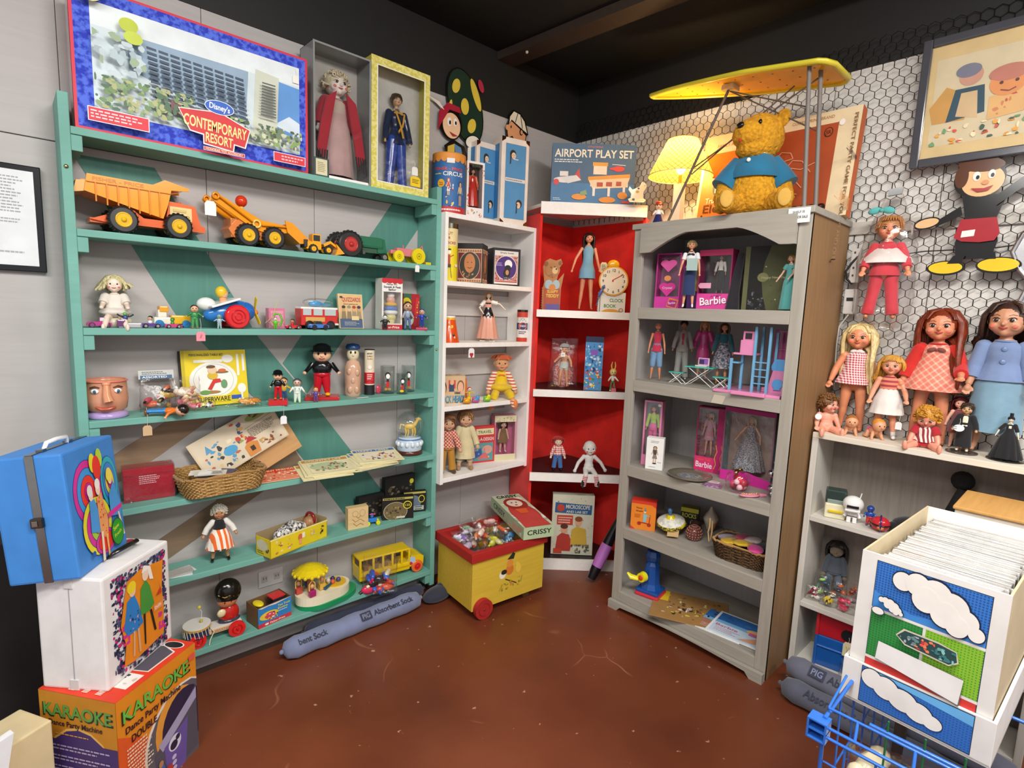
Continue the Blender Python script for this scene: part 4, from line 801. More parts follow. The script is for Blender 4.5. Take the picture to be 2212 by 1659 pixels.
# ---------------------------------------------------------------- fourth board
t = T('face_mug','large peach character-style mug with long nose and eyes on purple base','mug',(-2.34,-.095,1.027),-5); b = B()
b.lathe([(.052,0),(.058,.004),(.055,.014),(.045,.022)],'g:b9a0d6',32); b.obj('base',t)
b = B(); b.lathe([(.04,.018),(.055,.03),(.06,.06),(.058,.095),(.056,.118),(.059,.122),(.055,.124),(.052,.115),(.052,.06),(.0005,.05)],'g:d99a7a',36); b.torus((0,0,.121),.057,.0035,'g:e0836a','z',36,8); b.ell((.0,-.058,.115),(.012,.01,.008),'g:e39a72',12); b.tube([(.0,-.062,.11),(.0,-.069,.08),(.004,-.072,.06)],[.009,.012,.015],'g:dc966e',14); b.obj('cup',t)
for s in (-1,1): b = B(); b.ell((s*.03,-.052,.092),(.012,.005,.008),'g:f3efe8',14,(s*30,'Z')); b.ell((s*.03,-.0565,.091),(.005,.003,.006),'g:3b5a74',10); b.tube([(s*.018,-.057,.103),(s*.03,-.056,.108),(s*.042,-.047,.103)],.0022,'4a2c20',6); b.obj('eye',t)
b = B(); b.tube([(-.03,-.052,.042),(-.015,-.060,.034),(.005,-.062,.035),(.022,-.058,.04)],[.003,.006,.006,.003],'g:b9553f',8); b.obj('mouth',t)
t = figure('toy_figure','orange shirted toy dog figure lying on its side before mug',(-2.245,-.15,1.045),.13,-100,skin='g:e8b48c',top='g:e0752a',leg='g:2f7fc0',shoe='g:7a4a2a',hair='g:241a16',arms=45); t.rotation_euler = (rad(90),rad(0),rad(68))
hangtag('small tan tag hanging below the lying orange toy',(-2.243,-.166,.965),'p:cfae84',.026,.034,string=.06)
film_bag('toy_bag','clear bag with card header holding a dark haired toy',(-2.19,-.06,1.027),.115,.125,.045,0,(9,['g:2a1e20','g:c9a24a','g:d86a4a','g:e6e0d4','g:c04a5a'],.7),header=('p:c9ccc6',.03,[('r',.05,0,.95,.42,'p:44688a'),('t',.1,.1,.25,'ASSORTED','e8ecf0',.7),('s',.1,.5,.9,.9,2,'6a6a6a')]),rx=-10)
film_bag('toy_bag','crumpled pinkish bag of small beads beside header card bag',(-2.12,-.125,1.027),.11,.125,.055,10,(14,['q:e0a890','g:d87a8a','g:d8c0a8','g:c86a7a','g:e8d4a0'],.7))
A = [('r',0,0,1,1,'p:e9cf12'),('r',0,0,.05,1,'p:c9b20e'),('e',.47,.46,.37,.33,'p:f3f0e6'),('e',.47,.46,.31,.29,'p:9aa49a'),('e',.47,.46,.305,.285,'p:f6f3ea'),('t',.12,.9,.04,'PERSONALIZED TABLE SET','222222',.52),('r',.18,.78,.62,.83,'p:f3f0e6'),('e',.7,.84,.09,.075,'p:f3f0e6'),('r',.84,.52,.88,.92,'p:f3f0e6'),('r',.93,.6,.97,.92,'p:f3f0e6'),('e',.9,.28,.07,.09,'p:f3f0e6'),('r',.88,.1,.91,.24,'p:f3f0e6'),('r',.17,.06,.72,.17,'p:e9cf12'),('t',.2,.07,.085,'SUPERWARE','1c1a12',.5),('r',.72,.09,.88,.16,'p:2a58b8'),
     ('e',.4,.24,.16,.03,'p:a87a3a'),('e',.32,.24,.08,.04,'p:6a9a4a'),('e',.62,.38,.05,.08,'p:6a9a6a'),('p',[(.36,.3),(.46,.48),(.56,.48),(.58,.42),(.48,.4),(.42,.28)],'p:cc3226'),('e',.45,.54,.08,.07,'p:d8b42a'),('e',.45,.64,.07,.07,'p:e8c8a0'),('e',.43,.70,.07,.03,'p:6a4a2a'),('e',.6,.6,.1,.02,'p:8a6a3a'),('e',.6,.63,.06,.03,'p:d86a3a')]
carton('tableware_box','bright yellow square boxed tableware set leaning on fourth board','box',(-2.0,-.035,1.028),.225,.205,.03,4,'p:e9cf12',front=A,left=[('r',0,0,1,1,'p:2a261a')],rx=-8)
film_bag('toy_bag','flat clear bag with red and white mini figure',(-2.06,-.13,1.027),.075,.045,.03,5,(4,['g:e8e6e2','g:c8242c','g:e8e6e2','g:2a2a2a'],.6))
film_bag('toy_bag','flat clear bag of orange and white animal pieces',(-1.91,-.13,1.027),.09,.038,.035,0,(6,['g:d98a3a','g:e0a050','g:efe4cf'],.5))
b = B(); b.add([],[],'t:ffffff'); b.tube([(-1.99,-.1,1.03),(-1.93,-.11,1.046),(-1.87,-.1,1.052)],[.002,.02,.004],'t:ffffff',8,flat=.2); solo(b,'plastic_wrap','loose clear plastic wrap trailing between two flat bags','wrap')
figure('toy_figure','small red shorted bobble toy on red block base',(-1.808,-.135,1.027),.132,-20,skin='g:edc09a',top='g:17171a',leg='g:c01d28',shoe='g:c8722a',hair='g:101012',base=('g:cc2228',.16),arms=30,fat=1.15,hat='g:101012')
hangtag('white scalloped tag hanging below fourth board',(-1.80,-.167,.955),'p:eceef2',.024,.032,string=.07)
figure('toy_figure','yellow shirted toy cowhand behind red block bobble toy',(-1.768,-.085,1.027),.10,-20,skin='g:e8b88c',top='g:e2bb3c',leg='g:3c5f9a',hair='5a3418',arms=60,fat=.9)
def sp(b,h,hr): b.ell((0,0,h*.82),(hr*1.3,hr*1.2,hr*1.25),'t:ffffff',14); b.box(-h*.09,-h*.1,h*.52,h*.09,-h*.07,h*.62,'g:3aa04a',.001)
figure('toy_figure','white and lime toy astronaut with clear dome helmet',(-1.732,-.13,1.027),.098,-22,skin='g:d8b8a0',top='g:e4ece6',leg='g:dfeee0',shoe='g:a8d878',hair='g:5a4a6a',arms=35,fat=1.35,extra=sp)
figure('character_figurine','large big-headed black and red figurine on oval red base',(-1.61,-.085,1.027),.225,-24,skin='g:efc09c',top='g:141316',leg='g:c2182a',shoe='g:e9b820',hair='g:0e0d10',base=('g:c81e26',.06),arms=35,fat=1.35,hat='g:0e0d10').scale = (1.15,1.1,1)
figure('toy_figure','tiny brown and purple toy figure in front of large figurine',(-1.665,-.15,1.027),.062,-24,skin='g:e8b07c',top='g:5a4a9a',leg='g:6a4a8a',shoe='g:9a3a2a',hair='g:b0622a',arms=55,fat=1.2)
t = T('figural_bottle','pinkish beige embossed figural bottle with blue cap','bottle',(-1.462,-.065,1.027),-25); b = B()
b.lathe([(.03,0),(.034,.01),(.033,.05),(.036,.09),(.034,.125),(.026,.15),(.014,.158)],'g:cfa58a',24,fold=.0); [b.ell((x,-.028,z),(.012,.01,.018),'g:cfa58a',10) for x,z in ((-.015,.11),(.016,.105),(-.012,.03),(.014,.03),(0,.07))]; b.obj('bottle_body',t)
b = B(); b.ell((0,0,.183),(.026,.025,.032),'g:e4d8b4',18); b.ell((0,-.026,.18),.005,'g:e4d8b4',8); [b.ell((s*.009,-.024,.192),(.004,.003,.006),'g:1c1a1a',8) for s in (-1,1)]; b.obj('head_stopper',t)
b = B(); b.lathe([(.03,.205),(.031,.214),(.025,.226),(.0005,.23)],'g:1f3f6e',20); b.obj('cap',t)
t = T('tube','tall cream red and black cardboard tube on fourth board','tube',(-1.385,-.07,1.027),-25); b = B(); b.cyl((0,0,0),(0,0,.045),.0225,'1f2026',n=28); b.cyl((0,0,.045),(0,0,.20),.022,'p:e6dac0',n=28); b.cyl((0,0,.05),(0,0,.1),.0223,'p:c2202a',n=28); b.cyl((0,0,.2),(0,0,.203),.0225,'1c1c20',n=28)
b.art((-.014,-.0232,.055),(.028,0,0),(0,0,.145),[('r',0,.06,1,.32,'p:c2202a'),('s',.1,.1,.9,.28,3,'f0dcd0'),('t',.1,.88,.045,'MICKEY','1c1a1a',.8),('t',.1,.8,.045,'BUBBLE','8a6a1a',.8),('t',.1,.72,.045,'FUN','b08a1a',.8),('e',.5,.48,.3,.06,'p:f2eadc')]); b.obj('tube_body',t)
def tumbler(label,x,y,r,h,cols):
    t = T('tumbler',label,'drinking glass',(x,y,1.027),-28,'drinking glasses on the fourth board'); b = B(); b.lathe([(.0005,.0),(r*.92,0),(r,h),(r-.0015,h),(r*.9,.006),(.0005,.006)],'G:ffffff',30); b.torus((0,0,h),r-.0008,.0009,'G:ffffff','z',30,6); b.torus((0,0,.003),r*.9,.002,'G:e0e8e8','z',30,6); b.obj('glass',t)
    b = B(); b.M = MX.Translation((0,-r*1.01,0)); b.art((-r*.6,0,h*.1),(r*1.2,0,0),(0,0,h*.75),cols); b.obj('printed_figure',t)
PR = [('e',.5,.78,.3,.16,'141416'),('e',.52,.74,.22,.12,'f2efe8'),('p',[(.3,.2),(.7,.2),(.68,.48),(.35,.5)],'c8241e'),('p',[(.35,.48),(.65,.48),(.6,.62),(.4,.62)],'1a1a1c'),('e',.32,.12,.18,.06,'b8883a'),('e',.7,.12,.18,.06,'b8883a')]
tumbler('tallest printed drinking glass, left one of three on fourth board',-1.297,-.075,.033,.125,PR); tumbler('short printed drinking glass in front with yellow shoes',-1.247,-.12,.026,.092,PR[:4]+[('e',.4,.1,.3,.08,'e8c81e')]); tumbler('rear right printed drinking glass near teal side post',-1.185,-.07,.032,.122,PR)
b = B(); b.ell((0,0,.02),(.014,.006,.02),'g:c8405a',12); solo(b,'pink_trinket','small pink trinket between tube and tallest glass','trinket',(-1.343,-.075,1.027))
b = B(); b.at(0,0,0,20).box(-.04,-.012,0,.04,.012,.0015,'p:8a9a90'); b.at(.03,-.012,.0018,8).box(-.028,-.006,0,.028,.006,.001,'p:eef0ee'); solo(b,'price_card','flat grey and white card strips lying before figural bottle','card',(-1.49,-.138,1.0272))
# ---------------------------------------------------------------- fifth board
A = [('r',0,.78,1,.8,'p:7e1420'),('s',.3,.5,.75,.78,5,'e0b8bc')]
t = carton('recipe_box','dark red box with white print wrapped in film','box',(-2.235,-.085,.73),.148,.115,.07,-4,'g:a81c30',front=A)
b = B(); b.box(-.076,-.037,-.001,.076,.037,.117,'t:ffffff'); b.tube([(-.075,-.04,.004),(-.06,-.045,.008),(-.05,-.045,.002)],.008,'t:ffffff',6); b.obj('plastic_wrap',t)
t = basket('wicker_basket','tan rectangular wicker basket with cards on fifth teal board',(-2.02,-.125,.73),.29,.185,.072,2,'r:c39b5e:94703c:230')
CC = ['p:efeee8','p:d9d4c6','p:8a5a62','p:e8e2d2','p:f4f2ee','p:b8aeb4','p:54506a']
for i in range(9):
    b = B(); b.box(-.05,-.03,0,.05,.03,.0012,CC[i % 7],0); b.art((-.05,-.03,.0012),(.1,0,0),(0,.06,0),[('r',.1,.1,.5,.9,CC[(i+3) % 7]),('s',.55,.2,.95,.8,4,'555555')])
    solo(b,'paper_card',['top white card','cream card','mauve card','ivory card','bright white card','lilac card','dark blue card','half hidden pale card','lowest card'][i]+' in loose pile inside tan wicker basket','card',(-2.02+R.uniform(-.05,.05),-.135+R.uniform(-.025,.025),.765+.0045*i),R.uniform(-50,50),'cards in the tan wicker basket')
A = [('r',.02,.03,.98,.97,'p:dccbb0'),('b',.06,.1,.45,.75,26,['p:5a9ac0','p:3c3c3c','p:d8c48a','p:6a9ab8','p:e8dcc0','p:c06a4a'],.03),('e',.36,.42,.08,.11,'p:4fa0cc'),('p',[(.12,.6),(.2,.62),(.16,.8)],'p:5a9ac0'),
     ('b',.46,.45,.60,.95,16,['p:c4442c','p:3c4a7a','p:e0a860','p:8aa04a'],.03),('e',.8,.85,.14,.09,'p:93a04a'),('b',.7,.82,.92,.97,12,['p:2a1c18','p:9a2c24','p:3a2a20'],.025),('l',[(.6,.68),(.95,.72)],.006,'5a4a3a'),('s',.62,.42,.95,.64,7,'6a5a4a'),('p',[(.5,.05),(.64,.05),(.66,.3),(.56,.4),(.5,.3)],'p:d88a3c'),('r',.55,.14,.6,.26,'p:3a2a22'),('p',[(.53,.38),(.6,.5),(.67,.36)],'p:b8282a'),('b',.68,.1,.95,.3,16,['p:c89a4a','p:8a4a2a'],.02)]
b = B(); b.box(0,-.004,0,.33,.002,.165,'w:d8c6a8:c8b28e:x',.002); b.art((0,-.004,0),(.33,0,0),(0,0,.165),A)
solo(b,'picture_puzzle','wooden nursery rhyme picture board leaning behind wicker basket','puzzle board',(-2.065,-.047,.758),rot=(rad(-9),rad(-27),0)).location = (-2.035,-.062,.735)
b = B(); b.box(0,-.004,0,.2,.002,.15,'w:c99c66:b28450:x',.002); solo(b,'wooden_board','plain wood board peeking out behind the picture puzzle','board',rot=(rad(-9),rad(-27),0)).location = (-1.86,-.045,.735)
def comic(label,x,y,z,w,d,rz,A_,g=None,m='p:e6dcae',nm='magazine',c='magazine'):
    b = B(); b.box(-w/2,-d/2,0,w/2,d/2,.003,m); b.art((-w/2,-d/2,.003),(w,0,0),(0,d,0),A_); return solo(b,nm,label,c,(x,y,z),rz,g,rot=(rad(6),0,rad(rz)))
comic('red and orange comic book lying beside wicker basket',-1.80,-.112,.738,.165,.12,-4,[('r',.02,.02,.98,.98,'p:e88a6a'),('r',.02,.72,.98,.98,'p:d42c24'),('b',.04,.05,.95,.7,60,['p:e8b08a','p:f0cfa8','p:d8502c','p:f0e0c0','p:c83a2a'],.045),('t',.1,.78,.15,'FUNNY FRIENDS','f3d8a0',.8)],m='p:e2b48a',nm='comic_book',c='comic')
def mag(title,col,k): return [('r',.03,.80,.97,.95,'p:'+col),('t',.1,.83,.09,title,'f0e8c8',.75),('r',.1,.08,.92,.74,'p:e9dfb8'),('e',.5,.45,.38,.25,'p:'+('b8c49a' if k else 'e8dcc8')),('b',.15,.15,.88,.68,40,['p:6a6a4a','p:b06a4a','p:dcd0a0','p:8a9a6a','p:3a3a30'] if k else ['p:c23a2c','p:e0a04a','p:f0ead8','p:3a3a6a','p:8a4a3a'],.04)]
for i in range(4): comic(['lowest','second','third','topmost'][i]+' pale yellow magazine of left fanned stack on fifth board',-1.64+.009*i+(.03 if i == 1 else 0),-.16+.005*i,.739+.0045*i,.2,.165,-8+5*(i % 2)-2*i,mag('COUNTRY LIFE','c98a3a',1),'fanned magazines, left stack')
for i in range(5): comic(['lowest','second','middle','fourth','topmost'][i]+' blue headed magazine of right fanned stack by snow globe',-1.425+.012*i-(.02 if i == 2 else 0),-.145+.004*i,.739+.0045*i,.2,.16,4-4*i+6*(i % 2),mag('HAPPY TIMES','3f6db0' if i != 1 else 'c9a23a',0),'fanned magazines, right stack')
t = T('snow_globe','snow globe with gold horse on white and blue base','snow globe',(-1.182,-.085,.73),-30); b = B(); b.lathe([(.0005,0),(.055,0),(.055,.012),(.05,.018)],'g:5a2c22',30); b.obj('wooden_foot',t)
b = B(); b.lathe([(.05,.018),(.052,.03),(.05,.055),(.046,.07),(.0005,.072)],'g:c9d6e2',32); [b.ell((math.cos(a)*.05,math.sin(a)*.05,.045),(.009,.009,.012),'g:dfe8f0',8) for a in [2*PI*i/14 for i in range(14)]]; b.torus((0,0,.066),.048,.003,'g:5a86c0','z',28,6); b.obj('base',t)
b = B(); b.ell((0,0,.122),.058,'G:ffffff',30); b.obj('glass_dome',t)
b = B(); b.ell((0,0,.115),(.024,.011,.013),'g:e3c060',14); b.tube([(.018,0,.12),(.03,0,.138),(.035,0,.148)],[.009,.007,.006],'g:e3c060',8); b.ell((.039,0,.147),(.011,.006,.006),'g:e3c060',10,(30,'Y')); [b.tube([(x,0,.11),(x+.004,0,.09),(x,0,.074)],[.006,.004,.003],'g:e3c060',6) for x in (-.018,-.008,.01,.02)]; b.tube([(-.022,0,.12),(-.036,0,.125),(-.04,0,.105)],.004,'g:f0d890',6); b.obj('horse',t)

t.scale = (1.13,1.13,1.13)
# ---------------------------------------------------------------- sixth board
b = B(); b.box(-.05,-.03,0,.05,.03,.002,'p:e8e8e4'); b.at(.01,.01,.002,24).box(-.045,-.028,0,.045,.028,.0015,'p:dfe0dc'); b.at(.0,0,.004,12).box(-.05,-.03,0,.05,.03,.006,'t:ffffff'); solo(b,'paper_pattern','folded white papers in clear sleeve at left of sixth board','papers',(-2.17,-.12,.439),-12)
t = doll('peasant_doll','wooden doll with white hair black vest and orange striped skirt','doll',(-2.02,-.10,.439),.225,-12,'child','q:b98a62',('curly','h:efe9da:c8c0ae'),((42,8,5),(42,8,5)),((9,0,0),(9,0,0)),
     [('dress','c:16151a',.52,1.1),('skirt','v:e86a22:efe6da:48',.24,2.0),('sleeves','c:f0ece4',1.7,1.3),('bow','c:f4f0ea',.785),('shoes','g:121214')],face=2,vox=.0016,fingers=False)
b = B(); b.torus((0,0,.25*.225),.0388,.0018,'c:1a1a1e','z',26,6); b.obj('skirt_hem',t)
t = T('doll_carton','open yellow doll box with printed animals on sixth board','doll box',(-1.755,-.125,.439),16); b = B()
b.box(-.135,-.045,0,.135,.045,.003,'p:b9a37c'); b.box(-.135,-.045,0,.135,-.0425,.075,'p:e3cd1e'); b.box(-.135,.0425,0,.135,.045,.085,'p:a08a64'); b.box(-.135,-.045,0,-.1325,.045,.075,'p:e3cd1e'); b.box(.1325,-.045,0,.135,.045,.085,'p:b09a70')
b.art((-.135,-.045,0),(.27,0,0),(0,0,.075),[('r',0,.93,1,1,'p:efe6a8'),('r',0,0,1,.05,'p:c9a81a'),('b',.08,.15,.2,.85,9,['p:c98a5a','p:f0d8a8','p:a85a3a'],.025),('b',.28,.15,.36,.8,7,['p:e8d8b0','p:d88a6a'],.02),('e',.5,.6,.04,.18,'p:d86a3a'),('r',.48,.2,.52,.5,'p:e8a080'),('r',.53,.5,.58,.8,'p:f0ecd8'),('b',.68,.2,.76,.85,8,['p:d8a8a0','p:e8d0b0'],.02),('b',.86,.3,.93,.8,8,['p:2a2018','p:4a3a28'],.022)])
b.art((-.135,.045,0),(0,-.09,0),(0,0,.075),[('e',.45,.6,.38,.3,'p:d8d2b4'),('s',.1,.1,.6,.3,2,'5a5220'),('b',.7,.2,.92,.5,6,['p:4a4a3a','p:c8c0a0'],.06)]); b.obj('carton',t)
b = B(); b.tube([(-.08,0,.03),(-.05,0,.06),(0,.0,.07),(.05,.0,.06)],[.01,.03,.035,.02],'r:e6e2da:2a262c:90',14); b.ell((-.06,-.01,.06),(.035,.028,.03),'r:e6e2da:2a262c:90',12); b.obj('doll_dress',t)
b = B(); b.ell((.085,0,.07),(.032,.028,.028),'h:b8895a:8a5a34',14); b.torus((.085,0,.085),.026,.006,'g:8e1a24','x',18,6); b.obj('doll_head',t)
carton('rubber_stamp','square wooden rubber stamp block with mouse line drawing','stamp',(-1.468,-.115,.439),.092,.098,.038,-8,'w:dcc08c:caa870:x',front=[('e',.35,.72,.14,.14,'9a7a50'),('e',.35,.72,.125,.125,'w:dcc08c:caa870:x'),('e',.7,.72,.14,.16,'9a7a50'),('e',.7,.72,.125,.145,'w:dcc08c:caa870:x'),('l',[(.2,.5),(.35,.35),(.6,.45),(.8,.3)],.02,'9a7a50'),('l',[(.25,.3),(.4,.15),(.6,.25),(.75,.15)],.02,'9a7a50'),('l',[(.4,.6),(.5,.5),(.6,.6)],.02,'9a7a50')])
t = T('toy_racer','tiny blue toy racer with yellow wheels beside stamp block','toy car',(-1.40,-.125,.439),-15); b = B(); b.box(-.018,-.008,.012,.022,.008,.03,'g:2f7fd0',.003); b.ell((0,0,.042),(.009,.008,.012),'g:2f7fd0',8); b.box(-.012,-.012,.05,.014,-.008,.054,'g:d85a8a'); b.obj('racer_body',t)
for x in (-.02,.026):
    for y in (-.014,.014): q = B(); wheels(q,[(x,y,.01)],.01,.008,'g:e6e01e','g:e6e01e'); q.obj('wheel',t)
DK = lambda k: [('r',0,0,1,1,'p:191715'),('b',.04,.05,.96,.75,50,['p:5a4c38','p:2a241e','p:6e604a','p:3c342a','p:847660'],.06)]
DV = [('r',0,0,1,1,'p:17150f'),('r',.02,.88,.98,.97,'p:b8ae5a'),('s',.05,.88,.9,.97,1,'17150f'),('e',.42,.36,.38,.42,'p:cfc6a0'),('e',.42,.36,.365,.405,'p:6e6040'),('b',.12,.02,.72,.6,30,['p:9a8450','p:3a3222','p:7a683e'],.05),('e',.8,.62,.14,.18,'p:d8cc2e'),('e',.8,.62,.11,.14,'p:17150f'),('t',.72,.57,.1,'125','d8cc2e',.16),('r',.45,.06,.72,.14,'p:d8d2c0')]
carton('puzzle_box','dark photographic puzzle box standing directly behind blue toy racer','puzzle box',(-1.365,-.042,.439),.13,.11,.03,0,'p:191715',front=DK(0),group='dark puzzle boxes')
carton('puzzle_box','tallest dark puzzle box at back against teal side post','puzzle box',(-1.21,-.038,.439),.165,.175,.03,0,'p:191715',front=DK(1)+[('e',.88,.8,.07,.07,'p:d8cc2e')],group='dark puzzle boxes')
carton('puzzle_box','black and yellow puzzle box with oval castle picture in front','puzzle box',(-1.268,-.125,.439),.145,.108,.034,-22,'p:17150f',front=DV,group='dark puzzle boxes',right=[('r',0,.8,1,1,'p:b8ae5a'),('s',.1,.1,.9,.8,4,'b8ae5a')])
carton('puzzle_box','black and yellow puzzle box with blue oval beside post','puzzle box',(-1.16,-.10,.439),.11,.105,.022,-20,'p:17150f',front=[DV[0],DV[1],('e',.42,.45,.36,.36,'p:6a7c8c')]+DV[6:8]+[('r',.45,.1,.9,.3,'p:b8c0b8'),('s',.5,.1,.88,.3,2,'17150f')],group='dark puzzle boxes')
# ---------------------------------------------------------------- bottom board
t = T('pull_toy','wooden drummer pull toy with drum and red wheels on bottom board','pull toy',(-2.05,-.112,.143),-2); b = B()
b.box(-.03,-.025,.03,.09,.025,.048,'w:e2c8a0:d2b080:x',.003); b.box(-.028,-.026,.048,.088,.026,.053,'g:ece6da'); b.art((-.03,-.0255,.03),(.12,0,0),(0,0,.018),[('s',.1,.2,.9,.8,2,'b04a2a')]); b.obj('wooden_base',t)
b = B(); b.cyl((-.06,0,.035),(-.06,0,.068),.045,'g:2c3560',n=28); b.cyl((-.06,0,.066),(-.06,0,.074),.047,'g:c8a24a',n=28); b.cyl((-.06,0,.073),(-.06,0,.0765),.0465,'g:f0ede4',n=28)
for i in range(12): a = PI+PI*i/11; b.tube([(-.06+.046*math.cos(a),.046*math.sin(a),.07),(-.06+.046*math.cos(a+.13),.046*math.sin(a+.13),.04)],.0015,'f0e8c8',4)
b.obj('drum',t); b = B(); b.tube([(-.045,0,.076),(-.045,0,.085),(-.042,0,.12),(-.05,0,.135)],.0012,'e8e8e0',5); b.ell((-.05,0,.139),.007,'g:d8c84a',10); b.ell((-.045,0,.084),.006,'g:c8b83a',8); b.obj('drumstick',t)
b = B(); b.ell((.05,.0,.085),(.036,.024,.04),'g:c2261e',18); b.ell((.02,-.02,.1),(.016,.008,.016),'g:e8d9a8',10); b.ell((.05,0,.058),(.04,.025,.012),'g:3a4454',14); b.obj('drummer_body',t)
b = B(); b.ell((.045,-.002,.14),(.036,.03,.03),'g:c97a50',18); [b.ell((.03+.022*s,-.03,.142),.003,'1a1010',6) for s in (0,1)]; b.ell((.048,0,.172),(.048,.038,.05),'g:17150f',22); b.tube([(.01,-.022,.175),(.03,-.034,.165),(.045,-.036,.17),(.06,-.034,.163),(.082,-.022,.172)],.002,'g:c8b060',6); b.obj('drummer_head',t)
for x,z in ((-.065,.028),(.068,.03)):
    for y in (-.038,.038): q = B(); q.tube([(x,y-.005,z),(x,y+.005,z)],z,'g:e0201e',28); q.torus((x,y-.006,z),z*.55,.0025,'g:c01614','y',22,6); q.ell((x,y-.007,z),.005,'g:b01010',8); q.obj('wheel',t)
b = B(); b.tube([(-.02,-.03,.06),(-.01,-.035,.045),(-.025,-.04,.02),(-.03,-.045,.002)],.002,'e8e0c0',5); b.obj('pull_cord',t)
t = T('engine_box','open blue toy tow truck box with red flap and yellow contents','toy box',(-1.848,-.105,.143),10); b = B()
for q in ((-.07,-.045,0,.07,.045,.003),(-.07,.0425,0,.07,.045,.085),(-.07,-.045,0,-.0675,.045,.085),(.0675,-.045,0,.07,.045,.085),(-.07,-.045,0,.07,-.0425,.085)): b.box(*q,'p:7a5a3a')
b.art((-.07,-.045,0),(.14,0,0),(0,0,.085),[('r',0,0,1,1,'p:2e82c2'),('r',0,0,1,.2,'p:cf3040'),('t',.35,.05,.09,'Fisher-Price','f0ece6',.45),('e',.25,.1,.06,.05,'f0ece6'),('e',.32,.5,.28,.2,'p:e6c63a'),('e',.35,.48,.16,.16,'p:d84a5a'),('b',.12,.25,.6,.6,14,['p:4a3a4a','p:f0e8d0','p:c83a4a','p:e8d04a'],.04),('t',.58,.74,.1,'Tow Truck','f0e03a',.38),('t',.58,.6,.1,'Engine','f0e03a',.3),('s',.6,.48,.95,.56,1,'dfe8f0'),('p',[(0,1),(.1,.93),(.3,.96),(.5,.92),(1,1)],'p:e8d8c8')]); b.obj('carton',t)
b = B(); b.ell((-.045,0,.082),(.018,.03,.008),'g:ecd41c',14); b.box(.0,-.03,.088,.055,.02,.094,'g:cf2f30',.002); b.box(.002,-.03,.06,.05,.018,.088,'g:2a2a30',.002); b.obj('toy_engine',t)
t = T('toy_carousel','musical toy carousel with yellow canopy on cream and green base','toy carousel',(-1.63,-.10,.143),6); b = B()
pts = [(math.cos(a)*.085-.02+(.06 if math.cos(a) > 0 else 0),math.sin(a)*.065) for a in [2*PI*i/36 for i in range(36)]]
def slab(b,pts,z0,z1,m,k=1.0): n = len(pts); b.add([(p[0]*k,p[1]*k,z0) for p in pts]+[(p[0]*k,p[1]*k,z1) for p in pts],[list(range(n))[::-1],list(range(n,2*n))]+[(i,(i+1) % n,n+(i+1) % n,n+i) for i in range(n)],m)
slab(b,[(x+.015,y) for x,y in pts],0,.018,'g:14935a',1.12); b.obj('green_base',t); b = B(); slab(b,pts,.018,.05,'g:ece3c4'); b.obj('platform',t)
b = B(); b.cyl((.065,0,.05),(.065,0,.054),.045,'g:e4b828',n=28); b.box(.03,-.01,.05,.05,.012,.062,'g:d8b88a',.002); [b.ell((.06+dx,dy,.062),.01,c,10) for dx,dy,c in ((-.012,-.012,'g:e0603a'),(.016,-.01,'g:4a4a8a'),(.002,.012,'g:3a3a6a'),(-.02,.01,'g:e8e0d0'))]; b.tube([(.0,-.03,.055),(.03,-.02,.058),(.055,-.005,.062)],[.008,.005,.006],'g:24546e',8); b.obj('turntable',t)
b = B(); b.lathe([(.065,.128),(.066,.134),(.045,.148),(.02,.157),(.0005,.16)],'g:e3c91c',16,(-.045,0,0),sm=False); [b.ell((-.045+.064*math.cos(a),.064*math.sin(a),.129),.008,'g:e3c91c',8) for a in [2*PI*i/16 for i in range(16)]]; b.obj('canopy',t)
b = B(); b.cyl((-.045,0,.05),(-.045,0,.135),.012,'g:c87a5a'); b.obj('centre_post',t)
for i in range(4):
    a = rad(-110+90*i); x,y = -.045+.045*math.cos(a),.045*math.sin(a); q = B(); q.box(x-.013,y-.01,.052,x+.013,y+.01,.075,'g:'+('a8286a','e0b040','2a4a8a','c04a3a')[i],.003); q.tube([(x-.012,y,.075),(x-.012,y,.1),(x,y,.112),(x+.012,y,.1),(x+.012,y,.075)],.0025,'g:e8c85a',6); q.tube([(x,y,.11),(x,y,.13)],.0015,'g:e8e0c0',5); q.ell((x,y,.09),.009,'q:d8a070',8); q.obj('carousel_seat',t)
t.scale = (1.05,1.05,1.15)
t = T('school_bus','yellow toy school bus with open top at right of bottom board','toy bus',(-1.285,-.075,.143),-6); b = B(); Y = 'g:e8c414'
b.box(-.145,-.045,.02,.085,.045,.055,Y,.006); b.box(-.145,-.045,.108,.085,.045,.116,Y,.004)
for x in (-.145,-.088,-.045,-.002,.041,.076): b.box(x,-.045,.05,x+.009,-.038,.11,Y,.001); b.box(x,.038,.05,x+.009,.045,.11,Y,.001)
b.box(-.145,-.04,.05,-.139,.04,.075,Y); b.prism([(.08,.03),(.15,.03),(.152,.065),(.135,.075),(.09,.078)],.085,Y,(0,-.0425,0)); b.box(-.14,-.0465,.036,.08,-.0445,.041,'g:c8a010'); b.art((-.145,-.0452,.02),(.225,0,0),(0,0,.03),[('t',.1,.3,.3,'SCHOOL BUS','7a6010',.35)]); b.obj('bus_body',t)
b = B(); b.box(-.13,-.03,.05,.07,.03,.054,'g:7a6a3a'); [b.box(-.12+.045*i,-.03,.054,-.1+.045*i,.03,.075,'g:8a6a3a',.003) for i in range(4)]; b.obj('seats',t)
for x in (-.085,.118):
    for y in (-.046,.046): q = B(); wheels(q,[(x,y,.027)],.027,.012,'g:e87030','g:d0202a'); q.obj('wheel',t)
t.scale = (1.1,1,1.12)
